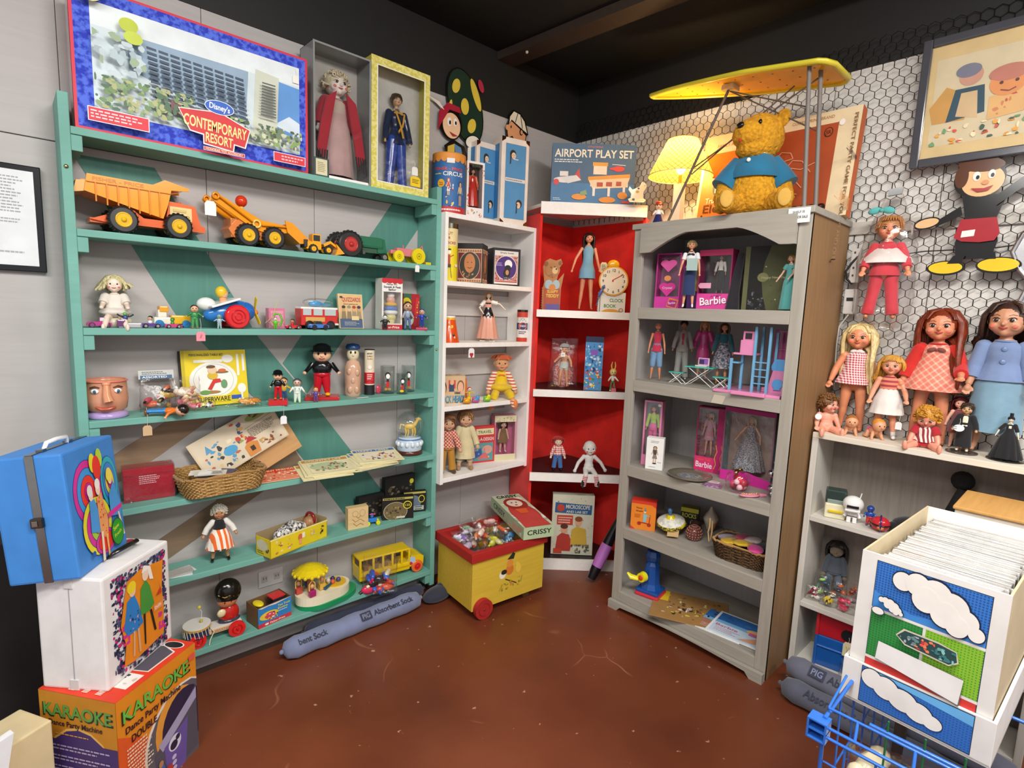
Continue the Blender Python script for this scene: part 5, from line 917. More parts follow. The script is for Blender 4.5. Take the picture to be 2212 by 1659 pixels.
film_bag('toy_bag','clear bag of red blue and black beads hanging before school bus',(-1.385,-.175,.115),.17,.20,.035,-15,(14,['g:d84a3a','g:2f5ac0','g:d8305a','g:2a2426','g:e8d8b8','g:e86a4a','g:3a6ac8'],.5))
hangtag('blue and red tag hung on bonnet of yellow school bus',(-1.19,-.13,.185),'p:a8c0d8',.04,.04,rz=-20,art=[('e',.4,.2,.25,.2,'p:b8283a')],string=.01)
b = B(); b.box(-.05,-.004,-.035,.05,0,.035,'c9c5c2',.003); [b.box(x-.012,-.006,-.014,x+.012,-.003,.014,'b5b1ae',.002) for x in (-.025,.025)]; [b.box(x+dx,-.0068,-.002,x+dx+.002,-.0055,.007,'2a2a2a') for x in (-.025,.025) for dx in (-.006,.004)]; solo(b,'electrical_outlet','grey electrical outlet plate on wall behind bottom board','outlet',(-1.805,-.001,.265))
# ---------------------------------------------------------------- absorbent socks
def sock(label,p0,p1,r,m,words,rz=0,sag=.0):
    p0,p1 = V(p0),V(p1); d = (p1-p0); n = 16; b = B(); rg = random.Random(len(label)); ps = []; rs = []
    for i in range(n+1):
        q = i/n; ps.append(p0+d*q+V((0,0,0))+V((rg.uniform(-.002,.002),rg.uniform(-.002,.002),0))); rs.append(r*(1-.0*q)*(1+.05*math.sin(i*1.9)) if 0 < i < n else r*.8)
    ps = [p0-d.normalized()*.012]+ps+[p1+d.normalized()*.012]; rs = [r*.3]+rs+[r*.3]
    b.tube(ps,rs,m,24); dn = d.normalized(); nr = V((dn.y,-dn.x,0)); 
    for s in (p0-d.normalized()*.02,p1+d.normalized()*.02): b.ell(s,r*.22,m,8)
    up = (V((0,0,1))*.75+nr*.66).normalized(); vv = (dn.cross(up)*-1)
    for x,s,w,hgt in words:
        o = p0+d*x+up*r*1.06-vv*(-1)*0; o = o-(nr*-1)*0
        vd = (V((0,0,1))*.66-nr*.75).normalized(); b.art(o-vd*hgt/2,dn*w,vd*hgt,[('t',0,.1,.8,s,'2c3040',1.0)] if s != '#' else [('r',0,0,1,1,'33384a'),('t',.15,.2,.6,'PIG','8088a8',.7)],.001)
    return solo(b,'absorbent_sock',label,'absorbent sock')
sock('blue grey absorbent sock with printed lettering lying in front of teal shelf',(-1.82,-.212,.044),(-1.20,-.20,.044),.042,'c:7d86a6',[(.06,'bent Sock',.12,.03),(.50,'#',.05,.035),(.6,'Absorbent Sock',.2,.03)])
sock('dark navy absorbent sock tucked behind the printed one',(-1.70,-.125,.036),(-1.13,-.12,.036),.034,'c:30344a',[])
b = B(); b.ell((0,0,.03),(.09,.05,.032),'c:2b2e3e',18); b.ell((.05,.01,.03),(.05,.045,.036),'c:2b2e3e',12); solo(b,'folded_sock','dark folded absorbent sock heaped between teal shelf and toy chest','absorbent sock',(-1.08,-.2,0),10)
sock('grey absorbent sock with lettering in front of right white shelf',(-.40,-1.60,.10),(-.44,-2.25,.10),.042,'c:6a6c7c',[(.12,'#',.055,.04),(.22,'Absorbent Sock',.22,.035)])
sock('lower dark grey absorbent sock beneath lettered one at right',(-.46,-1.61,.043),(-.50,-2.25,.043),.042,'c:5b5d6c',[(.12,'Absorbent Sock',.22,.035)])
# ---------------------------------------------------------------- stacked cases at the left
def trunk(name,label,cat,P,w,d,h,rz,build,group=None):
    t = T(name,label,cat,P,rz,group); build(t); return t
# karaoke box: local origin at the front corner nearest the camera, x to the right face, y to the left face
P_ = (-2.417,-.637,0); ANG = 36.6
t = T('karaoke_box','orange and purple karaoke machine carton at bottom of left stack','carton',P_,ANG); b = B()
wR,wL,hK = .277,.244,.36
b.box(0,0,0,wR,wL,hK,'p:d07a22',.002)
FR = [('r',0,0,1,1,'p:e08a1e'),('p',[(0,0),(.55,0),(.5,.35),(.3,.55),(0,.72)],'p:dd5a22'),('e',.78,.32,.5,.42,'p:e8dcd0'),('e',.8,.31,.49,.41,'p:5f5a62'),('e',.72,.42,.3,.3,'p:e39a3a'),('e',.8,.38,.3,.3,'p:2c2340'),('p',[(.4,.3),(.98,.62),(.99,.05),(.5,.0),(.42,.1)],'p:54505c'),('p',[(.45,.36),(.98,.6),(.98,.5),(.5,.28)],'p:a8a0c0'),('p',[(.52,.3),(.85,.4),(.8,.0),(.55,.0)],'p:6a55a0'),('e',.66,.27,.085,.07,'p:ddd8ea'),('e',.645,.255,.05,.04,'p:2a2438'),('e',.7,.3,.03,.025,'p:2a2438'),('e',.64,.15,.03,.02,'p:c8c0dc'),('e',.64,.1,.03,.02,'p:c8c0dc'),('e',.64,.05,.03,.02,'p:c8c0dc'),('t',.045,.79,.115,'KARAOKE','16301e',.86),('t',.06,.8,.105,'KARAOKE','6dbb4a',.82),('t',.08,.7,.055,'Dance Party Machine','2a1a2c',.68),('t',.14,.6,.06,'DOUBLE','2a1a2c',.3),('s',.08,.28,.38,.58,10,'f0dcc0'),('e',.32,.12,.1,.06,'p:2c8a3a'),('t',.25,.1,.04,'NEW','e8e8b0',.14),('e',.46,.12,.05,.08,'p:3a6ab0'),('e',.46,.2,.03,.03,'p:b8805a'),('e',.56,.07,.05,.06,'p:c03a2a'),('r',.88,.88,.97,.93,'p:e05a4a')]
LF = [('r',0,0,1,1,'p:c8861e'),('e',.5,.0,.62,.74,'p:e8b860'),('e',.5,.0,.61,.72,'p:45306e'),('r',0,0,1,.62,'p:45306e'),('t',.045,.80,.11,'KARAOKE','16301e',.92),('t',.06,.812,.1,'KARAOKE','5ca04a',.88),('t',.12,.735,.045,'Dance Party Machine','2a1a2c',.7),('s',.2,.66,.8,.68,1,'e0a850')]+[('s',.15,.53-.085*i,.9,.585-.085*i,2,'b8a8cc') for i in range(7)]
b.art((0,wL,0),(0,-wL,0),(0,0,hK),LF); b.art((0,0,0),(wR,0,0),(0,0,hK),FR)
b.art((0,0,hK),(wR,0,0),(0,wL,0),[('r',0,0,1,1,'p:dd3c22'),('r',.18,.08,.4,.4,'p:ece6e0'),('b',.2,.1,.38,.38,10,['p:3a3a3a','p:c8c0b8'],.03),('p',[(.45,.08),(.8,.08),(.88,.3),(.8,.6),(.4,.6)],'p:e8dcd4'),('p',[(.46,.1),(.79,.1),(.86,.3),(.78,.58),(.42,.58)],'p:54505c'),('e',.9,.2,.06,.14,'p:e8dcd4'),('e',.9,.2,.05,.12,'p:1c1a20'),('s',.05,.2,.16,.9,4,'f0c8b8')]); b.obj('carton',t)
# white doll case
def frame_from(c,rz): pass
t = T('doll_case','white vinyl doll trunk with orange fashion picture, middle of left stack','doll case',(-2.424,-.576,.361),44); b = B()
w1,d1,h1 = .255,.185,.32; VW = 'p:e9e7e6'
b.box(0,0,0,w1,d1,h1,VW,.006); b.box(-.0012,d1*.5-.001,.01,0,d1*.5+.001,h1-.01,'p:a8a6a8'); b.box(0,d1*.5-.0012,h1,w1,d1*.5+.0012,h1+.0012,'p:8a888a')
b.box(-.003,d1*.5-.012,0,.002,d1*.5+.012,.03,'p:d4d2d0',.001); b.box(-.003,d1*.5-.012,h1-.03,.002,d1*.5+.012,h1,'p:d4d2d0',.001)
fc = ['p:3a3a5a','p:1e2038','p:c82a7a','p:4a5a7a','p:26305a']; FZ = [('b',.1,.08,.27,.95,170,fc,.026),('b',.78,.1,.92,.95,150,fc,.026),('b',.15,.82,.88,.95,130,fc,.026),('b',.15,.04,.88,.18,130,fc,.026)]
b.art((0,0,0),(w1,0,0),(0,0,h1),FZ+[('p',[(.2,.12),(.35,.1),(.6,.12),(.82,.14),(.84,.4),(.82,.6),(.86,.86),(.5,.9),(.3,.86),(.24,.7),(.18,.5),(.24,.3)],'p:e58a1c'),('b',.2,.3,.3,.5,8,['p:d8348a'],.04),('b',.74,.2,.84,.42,8,['p:d8348a'],.04),('p',[(.22,.45),(.28,.68),(.38,.72),(.44,.6),(.5,.4),(.38,.36),(.26,.38)],'p:2b7fc8'),('b',.3,.4,.44,.55,16,['p:2a2a5a','p:e8a0b8'],.015),('e',.36,.76,.05,.06,'p:ecc9a8'),('e',.35,.79,.065,.055,'p:efd22a'),('p',[(.46,.48),(.48,.72),(.56,.78),(.62,.7),(.68,.5),(.58,.46)],'p:46953a'),('e',.56,.83,.05,.06,'p:f0d8c0'),('p',[(.5,.86),(.54,.92),(.64,.88),(.68,.74),(.62,.76),(.6,.86)],'p:f4eee4'),('p',[(.32,.15),(.34,.38),(.37,.38),(.35,.15)],'p:d8a87a'),('p',[(.41,.15),(.4,.38),(.43,.38),(.44,.15)],'p:d8a87a'),('p',[(.5,.18),(.5,.47),(.53,.47),(.52,.18)],'p:231a16'),('p',[(.66,.24),(.6,.47),(.63,.47),(.69,.24)],'p:231a16'),('r',.66,.42,.8,.48,'p:e8965a'),('t',.68,.435,.03,'Dolls','f4e4d0',.1,8),('p',[(.7,.56),(.78,.62),(.74,.7),(.8,.56)],'p:c8362a')])
b.art((0,0,h1),(w1,0,0),(0,d1,0),[('p',[(.7,.6),(.92,.52),(.95,.64),(.74,.7)],'p:8a6a5c'),('e',.92,.58,.045,.06,'p:a82a3a')]); b.obj('case_body',t)
b = B(); b.tube([(.11,d1*.42,h1+.002),(.115,d1*.3,h1+.02),(.17,d1*.3,h1+.02),(.2,d1*.3,h1+.02),(.205,d1*.42,h1+.002)],[.005,.007,.008,.007,.005],'g:1b1a1c',8,flat=.6); b.box(.1,d1*.4,h1,.12,d1*.5,h1+.005,'g:1b1a1c',.001); b.box(.195,d1*.4,h1,.215,d1*.5,h1+.005,'g:1b1a1c',.001); b.obj('handle',t)
# blue doll case: main picture face on the right, long side to the left
t = T('doll_case','bright blue vinyl doll trunk with balloon picture, top of left stack','doll case',(-2.464,-.545,.684),57); b = B()
w2,d2,h2 = .235,.165,.335; BL = 'p:3f86d2'
b.box(0,0,0,w2,d2,h2,BL,.006); b.box(-.0015,d2*.5,.008,.0,d2*.5+.0015,h2-.01,'p:2a5f9c'); b.box(-.003,d2*.38,.0,.001,d2*.5,h2,'m:a09c98'); b.box(0,d2*.40,h2-.001,w2,d2*.5,h2+.0025,'m:8f8f90')
C_ = []
for cx,cz,rx,rz_,cols in ((.36,.62,.27,.26,['p:d8329a','p:3f9ade','p:f03a2a','p:d8209a']),(.78,.62,.17,.22,['p:2ab0c0','p:3f86d2','p:e8d63a','p:d8329a']),(.42,.32,.28,.24,['p:e8dc2a','p:d8329a','p:a8d03a','p:f0a02a']),(.52,.16,.2,.1,['p:d8329a','p:e83a2a'])):
    for i,c in enumerate(cols): C_.append(('e',cx,cz,rx*(1-.24*i)+.006,rz_*(1-.24*i)+.005,'p:1e3a7a')); C_.append(('e',cx,cz,rx*(1-.24*i),rz_*(1-.24*i),c))
C_ += [('e',.46,.84,.06,.08,'p:e6dc2a'),('e',.6,.86,.06,.08,'p:b8d83a'),('e',.53,.79,.08,.1,'p:e8342a'),('p',[(.26,.3),(.3,.55),(.4,.55),(.5,.3),(.42,.26)],'p:4a9ade'),('e',.34,.6,.045,.055,'p:f0d8c0'),('e',.33,.63,.05,.05,'p:e8e8e0'),('p',[(.42,.22),(.44,.55),(.54,.58),(.6,.34),(.56,.18)],'p:e8a060'),('b',.45,.2,.56,.55,22,['p:d8401e'],.014),('e',.48,.62,.045,.055,'p:f0d8c0'),('e',.48,.66,.05,.045,'p:f4f0e8'),('p',[(.66,.34),(.68,.52),(.8,.62),(.9,.4),(.88,.3)],'p:4a9ade'),('e',.74,.66,.045,.055,'p:f0d8a8'),('e',.73,.69,.06,.06,'p:f0dc5a'),('p',[(.6,.33),(.9,.36),(.92,.4),(.62,.38)],'p:d8329a'),('p',[(.38,.02),(.42,.26),(.46,.26),(.43,.02)],'p:f0dcc0'),('p',[(.5,.03),(.5,.22),(.54,.22),(.53,.03)],'p:f0b860'),('p',[(.86,.12),(.8,.34),(.83,.34),(.89,.12)],'p:f0dcc0'),('e',.74,.18,.13,.12,'p:14501e'),('e',.74,.18,.12,.11,'p:2a9a2a'),('t',.66,.2,.035,'Sew','d8e83a',.13,14),('t',.67,.14,.03,'Fresh','d8e83a',.15,14),('e',.22,.13,.035,.025,'p:1a58b0')]
b.art((0,0,0),(w2,0,0),(0,0,h2),C_); b.obj('case_body',t)
b = B(); b.tube([(.05,d2*.42,h2+.002),(.06,d2*.40,h2+.02),(.10,d2*.40,h2+.022),(.14,d2*.40,h2+.02),(.15,d2*.42,h2+.002)],[.005,.006,.0065,.006,.005],'g:efefec',8); [b.box(x-.008,d2*.38,h2+.001,x+.008,d2*.48,h2+.008,'m:9a9a9a',.001) for x in (.045,.155)]; b.obj('handle',t)
b = B(); b.box(-.012,d2*.36,.15,-.001,d2*.53,.175,'m:6a5a50',.002); b.box(-.014,d2*.42,.155,-.011,d2*.5,.17,'m:a89a90',.001); b.obj('latch',t)
b = B(); b.ell((.19,d2*.55,h2+.0005),(.022,.01,.001),'p:5a4a8a',14); b.obj('sticker',t)
t.rotation_euler = (MX.Rotation(rad(5),4,V((-.68,-.73,0))) @ MX.Rotation(rad(57),4,'Z')).to_euler()
# far left edge bits, framed notice
b = B(); b.box(-.05,-.06,0,.05,.06,.31,'p:ddca9e',.004); solo(b,'cardboard_box','plain cream carton on floor at bottom left corner','carton',(-2.615,-.50,0),30)
b = B(); b.prism([(-.06,0),(.045,0),(.035,.28),(.05,.36),(-.06,.34)],.02,'p:e4e6ea'); b.prism([(-.055,.36),(.02,.37),(.016,.55),(-.055,.56)],.004,'p:d8a49c',(0,.01,0)); solo(b,'paper_bag','white paper bag with pink sheet at far left edge','bag',(-2.66,-.62,0.0),20)
b = B(); A = [('r',0,0,1,1,'p:e2e4e6'),('s',.1,.55,.9,.94,12,'9a9ca0'),('s',.2,.44,.8,.5,2,'9a9ca0'),('s',.15,.12,.85,.16,1,'a8aab0')]
b.box(-.13,-.018,0,.058,0,.315,'g:17171a',.003); b.art((-.115,-.0185,.018),(.155,0,0),(0,0,.28),A); solo(b,'framed_notice','black framed printed notice on grey wall left of teal shelves','framed notice',(-2.52,-.001,1.483))
# ---------------------------------------------------------------- white wall shelf
t = T('toy_canister','blue cardboard circus toy canister with orange rim on top of white shelf','canister',(-1.0,-.105,1.857),-30); b = B(); b.cyl((0,0,0),(0,0,.262),.076,'p:2a66a2',n=40)
b.cyl((0,0,0),(0,0,.03),.0765,'p:c62a30',n=40); b.lathe([(.0768,.235),(.0775,.262),(.0775,.268),(.0005,.268)],'p:e0913a',40); 
for i in range(16): a = 2*PI*i/16; b.at(.0768*math.cos(a),.0768*math.sin(a),.236,rz=math.degrees(a)+90).art((-.013,0,-.012),(.026,0,0),(0,0,.024),[('e',.5,.6,.5,.5,'p:e0913a')])
def wrap(b,r,a0,a1,z0,z1,items,n=12):
    q = B(); q.art((0,0,0),(1,0,0),(0,0,1),items,0)
    for fi,f in enumerate(q.f):
        pts = [q.v[i] for i in f]; b.add([V(((r+.0006-p.y)*math.sin(a1+(a0-a1)*p.x),-(r+.0006-p.y)*math.cos(a1+(a0-a1)*p.x),z0+(z1-z0)*p.z)) for p in pts],[list(range(len(pts)))],q.ms[q.k[fi]])
b.M = MX.Identity(4)
wrap(b,.0765,rad(65),rad(-65),0,.262,[('s',.1,.03,.9,.09,1,'f2e4dc'),('t',.05,.72,.05,'FISHER - PRICE','d84a3a',.8),('t',.3,.63,.07,'CIRCUS','f2ede4',.55),('t',.05,.65,.03,'wooden','e8e05a',.2),('e',.25,.5,.1,.07,'p:e8b22a'),('t',.2,.47,.05,'22','a8481a',.1),('f',.78,.14,.4,'p:e0b088','p:5a3a22','p:c8b48a','p:5a6a8a'),('f',.45,.3,.28,'p:f0d0a8','p:d8402a','p:d84a3a','p:f0f0f0'),('b',.38,.1,.6,.5,14,['p:d8dce8','p:c83a3a','p:e8c04a','p:3a4a8a'],.03),('r',.4,.84,.6,.92,'p:e8e4dc')])
b.obj('canister_body',t)
t = wbox('doll_box','narrow white doll box with red gowned doll beside blue trunks','doll box',(-.868,-.12,1.857),.092,.262,.06,-14,'p:ece4de',.01,base=.05,back='p:4a2a22',art=[('t',.3,.9,.05,'KUWA','3a5a3a',.45),('b',.0,.7,.14,.9,5,['p:d87a4a','p:c84a3a'],.05),('b',.84,.7,1,.9,5,['p:d87a4a','p:c84a3a'],.05),('b',.02,.2,.16,.6,8,['p:c8282a','p:d88a4a','p:b83a5a'],.06),('b',.6,.02,.95,.16,6,['p:8a6a6a','p:c86a4a','p:7a8a6a'],.05),('b',.05,.05,.5,.16,8,['p:d8a07a','p:6a7a5a'],.05)])
doll('boxed_doll','dark haired doll in shiny red gown inside narrow white box','doll',(-.866,-.115,1.905),.19,-14,'fashion','q:c99272',('long','h:2a1812:140c0a',1.8),((12,5,5),(12,5,5)),((4,0,0),(4,0,0)),[('dress','g:cc3426',.06,1.9),('sleeves','g:d8603a',1.6,1.7)],vox=.0016,fingers=False)
HD = [('e',.5,.7,.22,.22,'2a2220'),('e',.55,.62,.16,.17,'e8c8a8'),('p',[(.3,.7),(.38,.7),(.36,.2),(.28,.15),(.3,.3)],'2a2220'),('e',.6,.64,.02,.02,'222222'),('e',.48,.64,.02,.02,'222222'),('l',[(.5,.54),(.58,.54)],.02,'b04040'),('s',.55,.38,.95,.5,1,'e0e8f0')]
def trunkb(name,label,x,y,rz,w=.16,d=.10,h=.42,full=True):
    t = T(name,label,'doll case',(x,y,1.857),rz); b = B(); b.box(-w/2,-d/2,0,w/2,d/2,h,'p:e9dccf',.005)
    b.art((-w/2,-d/2,0),(w,0,0),(0,0,h),[('r',.14,.07,.88,.93,'p:6a8aa0'),('r',.15,.075,.87,.925,'p:4f8fc0'),('r',.15,.5,.87,.54,'p:e9dccf'),('s',.18,.505,.84,.535,1,'7a8a9a')])
    b.art((-w/2,-d/2,0),(w,0,0),(0,0,h),[],.002); u_ = V((w,0,0))
    b.art((-w/2+.02*w+.02,-d/2-.0022,h*.66),(w*.5,0,0),(0,0,h*.22),HD); b.art((-w/2+w*.42,-d/2-.0022,h*.1),(w*.5,0,0),(0,0,h*.22),[(i[0],)+((1-i[1],)+i[2:] if i[0] == 'e' else i[1:]) for i in HD if i[0] == 'e']+[HD[2]])
    b.art((-w/2,d/2,0),(0,-d,0),(0,0,h),[('r',.15,.07,.75,.93,'p:3f82b8')]); b.obj('case_body',t)
    q = B()
    for cx in (-w/2,w/2):
        for cz in (0,h):
            q = B(); q.prism([(cx-.022*(1 if cx > 0 else 0)-.0*0,cz),(cx+(.022 if cx < 0 else 0),cz),(cx+(.02 if cx < 0 else 0),cz+(.012 if cz == 0 else -.012)),(cx,cz+(.026 if cz == 0 else -.026)),(cx-(.02 if cx > 0 else 0),cz+(.012 if cz == 0 else -.012))][::(1 if True else -1)],.002,'m:7a4a30',(0,-d/2-.0012,0)); q.obj('corner_guard',t)
    return t
trunkb('doll_case','pale blue and cream doll trunk in front, with printed girl portraits',-.625,-.115,-12)
t = trunkb('doll_case','second blue doll trunk half hidden behind the front one',-.745,-.05,-2,.14,.06,.39)
# wooden cut-outs on the wall above
def cutout(name,label,loc,polys,rz=0,th=.012,cat='wall cut-out',rx=0):
    t = T(name,label,cat,loc,rz); t.rotation_euler = (rad(rx),0,rad(rz)); y = 0
    for nm,its in polys:
        b = B()
        for k,(pts,m) in enumerate(its):
            if isinstance(pts,tuple):   # ellipse cx, cz, rx, rz, rot
                cx,cz,rx_,rz_,ro = (pts+(0,))[:5]; ro = rad(ro); pts = [(cx+rx_*math.cos(a)*math.cos(ro)-rz_*math.sin(a)*math.sin(ro),cz+rx_*math.cos(a)*math.sin(ro)+rz_*math.sin(a)*math.cos(ro)) for a in [2*PI*i/28 for i in range(28)]]
            b.prism(pts,th if k == 0 and nm == polys[0][0] else .001,m,(0,-.0006*(y+1),0)); y += 1
        b.obj(nm,t)
    return t
K_ = 'g:171310'
cutout('painted_cutout','wooden cut-out of child in red hat below spotted green oval',(-.905,-.016,2.235),[
 ('board',[((.06,.17,.105,.175,20),K_),((.06,.17,.098,.168,20),'g:24382a')]),
 ('spots',[((.0,.25,.022,.035,-20),'g:e0c44a'),((.055,.17,.024,.038,0),'g:e0c44a'),((.1,.09,.024,.036,-20),'g:e0c44a'),((.12,.24,.02,.075,25),'g:e0c44a'),((-.035,.14,.01,.04,-10),'g:e0c44a'),((.15,.29,.016,.03,25),'g:b8344a')]),
 ('head',[((-.03,.07,.068,.075),K_),((-.025,.06,.052,.058),'g:eec49c'),([(-.1,.11),(-.05,.16),(.02,.155),(.03,.13),(-.04,.13),(-.09,.05),(-.105,.02)],'g:a8283a'),([(-.16,.16),(-.1,.13),(-.07,.12),(-.1,.15)],'g:efe6da'),((-.04,.075,.012,.02),'g:f6f2ea'),((-.005,.08,.01,.018),'g:f6f2ea'),((-.037,.072,.005,.01),K_),((-.003,.077,.005,.009),K_),([(-.04,.03),(-.02,.012),(.01,.02),(-.012,.024)],'g:a83a3a')]),
 ('body',[([(-.07,-.04),(-.02,.0),(.05,-.02),(.09,-.09),(-.05,-.1)],K_),([(-.01,-.02),(.03,-.03),(.05,-.1),(.0,-.1)],'g:5a86b0'),([(-.05,-.04),(-.01,-.02),(-.01,-.09),(-.05,-.09)],'g:d8b44a'),((.1,.01,.05,.035,20),K_),((.1,.012,.043,.028,20),'g:f0e6d4'),([(.07,-.02),(.11,-.01),(.1,-.1),(.07,-.1)],'g:f0e6d4')])])
cutout('painted_cutout','wooden cut-out of frowning child head in cream baseball cap',(-.50,-.016,2.33),[
 ('head',[((0,.035,.072,.082),K_),((0,.035,.066,.076),'g:e2a070')]),('cap',[([(-.065,.06),(-.06,.11),(-.03,.145),(.02,.14),(.06,.11),(.085,.045),(.07,.035),(.02,.06),(-.04,.085)],K_),([(-.056,.07),(-.052,.105),(-.026,.137),(.018,.132),(.052,.104),(.075,.05),(.02,.07),(-.04,.093)],'g:f0e2c6'),([(.0,.135),(.004,.135),(-.012,.085),(-.016,.085)],K_),([(.02,.13),(.024,.13),(.04,.065),(.036,.065)],K_)]),
 ('face',[((.03,.045,.012,.016),K_),((.032,.045,.008,.011),'g:e2a070'),((-.045,.055,.003,.007),K_),([(-.055,.0),(-.035,.012),(-.015,-.01),(-.02,-.014),(-.036,.004),(-.055,-.006)],K_),((-.072,.045,.012,.014),'g:e2a070')])])
# second bay
t = T('toy_canister','yellow tall cardboard cut-out blocks canister with letter tiles','canister',(-1.015,-.14,1.55),-34); b = B(); b.cyl((0,0,0),(0,0,.24),.04,'p:e9d41e',n=32); b.cyl((0,0,.16),(0,0,.242),.0403,'p:e6d49a',n=32); b.cyl((0,0,.24),(0,0,.262),.0415,'m:6a665a',n=32)
wrap(b,.0405,rad(70),rad(-70),0,.24,[('t',.3,.88,.05,'CUT','b0402a',.35),('t',.44,.8,.045,'&','b0402a',.1),('t',.2,.7,.05,'BLOCKS','b0402a',.6),('e',.5,.55,.08,.035,'f4ecd8'),('e',.5,.6,.09,.015,'2a2620'),('l',[(.3,.48),(.5,.45),(.72,.5)],.02,'b83a2a'),('r',.45,.3,.55,.5,'p:b83a2a'),('l',[(.46,.3),(.38,.08)],.018,'2a2620'),('l',[(.54,.3),(.62,.06)],.018,'2a2620'),('r',.42,.26,.58,.32,'2a2620'),('e',.85,.3,.08,.03,'f4ecd8')]); b.obj('canister_body',t)
FC = [('r',0,0,1,1,'p:211c1c'),('r',.02,.02,.98,.86,'p:d2b48e'),('r',.04,.12,.96,.76,'p:7a2a2c'),('e',.5,.44,.42,.36,'p:d2b48e'),('e',.5,.44,.4,.34,'p:3c3a30'),('e',.5,.5,.22,.24,'p:c8804c'),('e',.42,.52,.02,.012,'2a1c14'),('e',.58,.52,.02,.012,'2a1c14'),('l',[(.42,.4),(.5,.37),(.58,.4)],.015,'5a2a1c'),('b',.2,.14,.8,.3,10,['p:a8683c','p:c8905c'],.05)]+[('e',.07+.095*i,z,.03,.02,'p:b8482a') for i in range(10) for z in (.06,.81)]
carton('mask_box','black and brown printed box with bald smiling face, corner facing out','box',(-.845,-.105,1.55),.125,.19,.115,-52,'p:1d1a1c',front=FC,right=FC,left=FC[:6]+[('b',.15,.2,.85,.7,12,['p:a8683c','p:8a5230','p:5a4a3a'],.08)])
carton('figurine_box','black box with purple circle and white capped figure picture','box',(-.635,-.10,1.55),.15,.19,.09,-20,'p:17131a',front=[('r',.0,.0,1,1,'p:17131a'),('r',.05,.05,.92,.93,'p:e8e0d6'),('t',.25,.86,.04,'Simply Sweet','2a2a3a',.5),('r',.07,.14,.90,.8,'r:a83a3a:d8b0a0:200'),('r',.07,.1,.9,.13,'p:b83a3a'),('e',.48,.48,.4,.33,'p:e8e0d6'),('e',.48,.48,.38,.31,'p:4a2478'),('e',.56,.58,.14,.12,'p:f2f0ee'),('e',.54,.48,.12,.08,'p:1c1a22'),('e',.5,.34,.13,.12,'p:1c1a22'),('e',.52,.36,.06,.07,'p:c8905c'),('b',.38,.08,.7,.24,10,['p:8a7a70','p:5a4a4a'],.05),('s',.12,.52,.38,.62,3,'c8b0e0')])
# third bay
t = T('paper_cup','orange conical upside-down paper cup with yellow rim and balloon print','cup',(-1.0,-.13,1.262),-30); b = B(); b.lathe([(.052,0),(.031,.115),(.03,.117)],'g:dd5016',32); b.lathe([(.0325,.108),(.031,.118)],'g:e8b02a',32); b.lathe([(.031,.118),(.032,.127),(.0005,.127)],'g:f0ebe0',32)
for x,z,r,c in ((.0,.085,.007,'g:e8904a'),(.012,.075,.007,'g:ecc03a'),(.004,.068,.006,'g:e8a05a'),(.018,.035,.007,'g:3a2a2a'),(.024,.025,.005,'g:e8d0b0')): y = -math.sqrt(max(0,(.052-.021*z/.115)**2-x*x)); b.ell((x,y,z),(r,.0015,r*1.2),c,10)
b.obj('cup_body',t)
t = doll('figurine','glazed lady figurine in black apron and pink dress with outstretched arm','figurine',(-.73,-.10,1.262),.255,-38,'fashion','g:e8d8c4',('long','h:c9a066:a87c42',1.4),((38,10,(30,-.6)),(78,8,0)),((4,0,0),(4,0,0)),
     [('dress','g:e0a088',.06,2.6),('sleeves','g:ece6da',.7,1.9),('panel','g:1c1a1e',.14,.78,.95,1.6),('buttons','g:ece0d0',(.30,.25,.36),.03),('buttons','g:ece0d0',(.28,.33),-.04)],face=2,vox=.0018,fingers=False)
b = B(); b.box(-.04,-.02,0,.04,.02,.006,'g:d8c0a8',.003); b.obj('base',t)
t = T('toy_canister','red white and blue construction toy tube at right of third bay','canister',(-.52,-.14,1.262),-40); b = B(); b.cyl((0,0,0),(0,0,.16),.029,'p:ece6dc',n=30); b.cyl((0,0,0),(0,0,.022),.0295,'p:c83a26',n=30); b.cyl((0,0,.13),(0,0,.16),.0295,'p:c8402c',n=30); b.cyl((0,0,.065),(0,0,.1),.0295,'p:2f3a72',n=30); b.cyl((0,0,.158),(0,0,.17),.03,'m:5a4a40',n=30)
wrap(b,.0298,rad(55),rad(-55),0,.16,[('e',.5,.52,.42,.13,'f0e8dc'),('e',.5,.52,.4,.12,'p:c8402c'),('t',.18,.49,.07,'TINKER','f0e8dc',.64),('s',.15,.25,.85,.36,2,'3a3a5a'),('l',[(.2,.68),(.5,.8),(.8,.68)],.012,'5a6a8a'),('l',[(.3,.8),(.5,.68),(.7,.8)],.012,'5a6a8a')]); b.obj('canister_body',t)
hangtag('white tag with red heart hanging in fourth bay of white shelf',(-.905,-.192,1.19),'p:f0eeee',.036,.045,rz=0,art=[('e',.36,.36,.17,.15,'p:b82a3a'),('e',.64,.36,.17,.15,'p:b82a3a'),('p',[(.5,-.12),(.82,.34),(.18,.34)],'p:b82a3a')],string=.02)
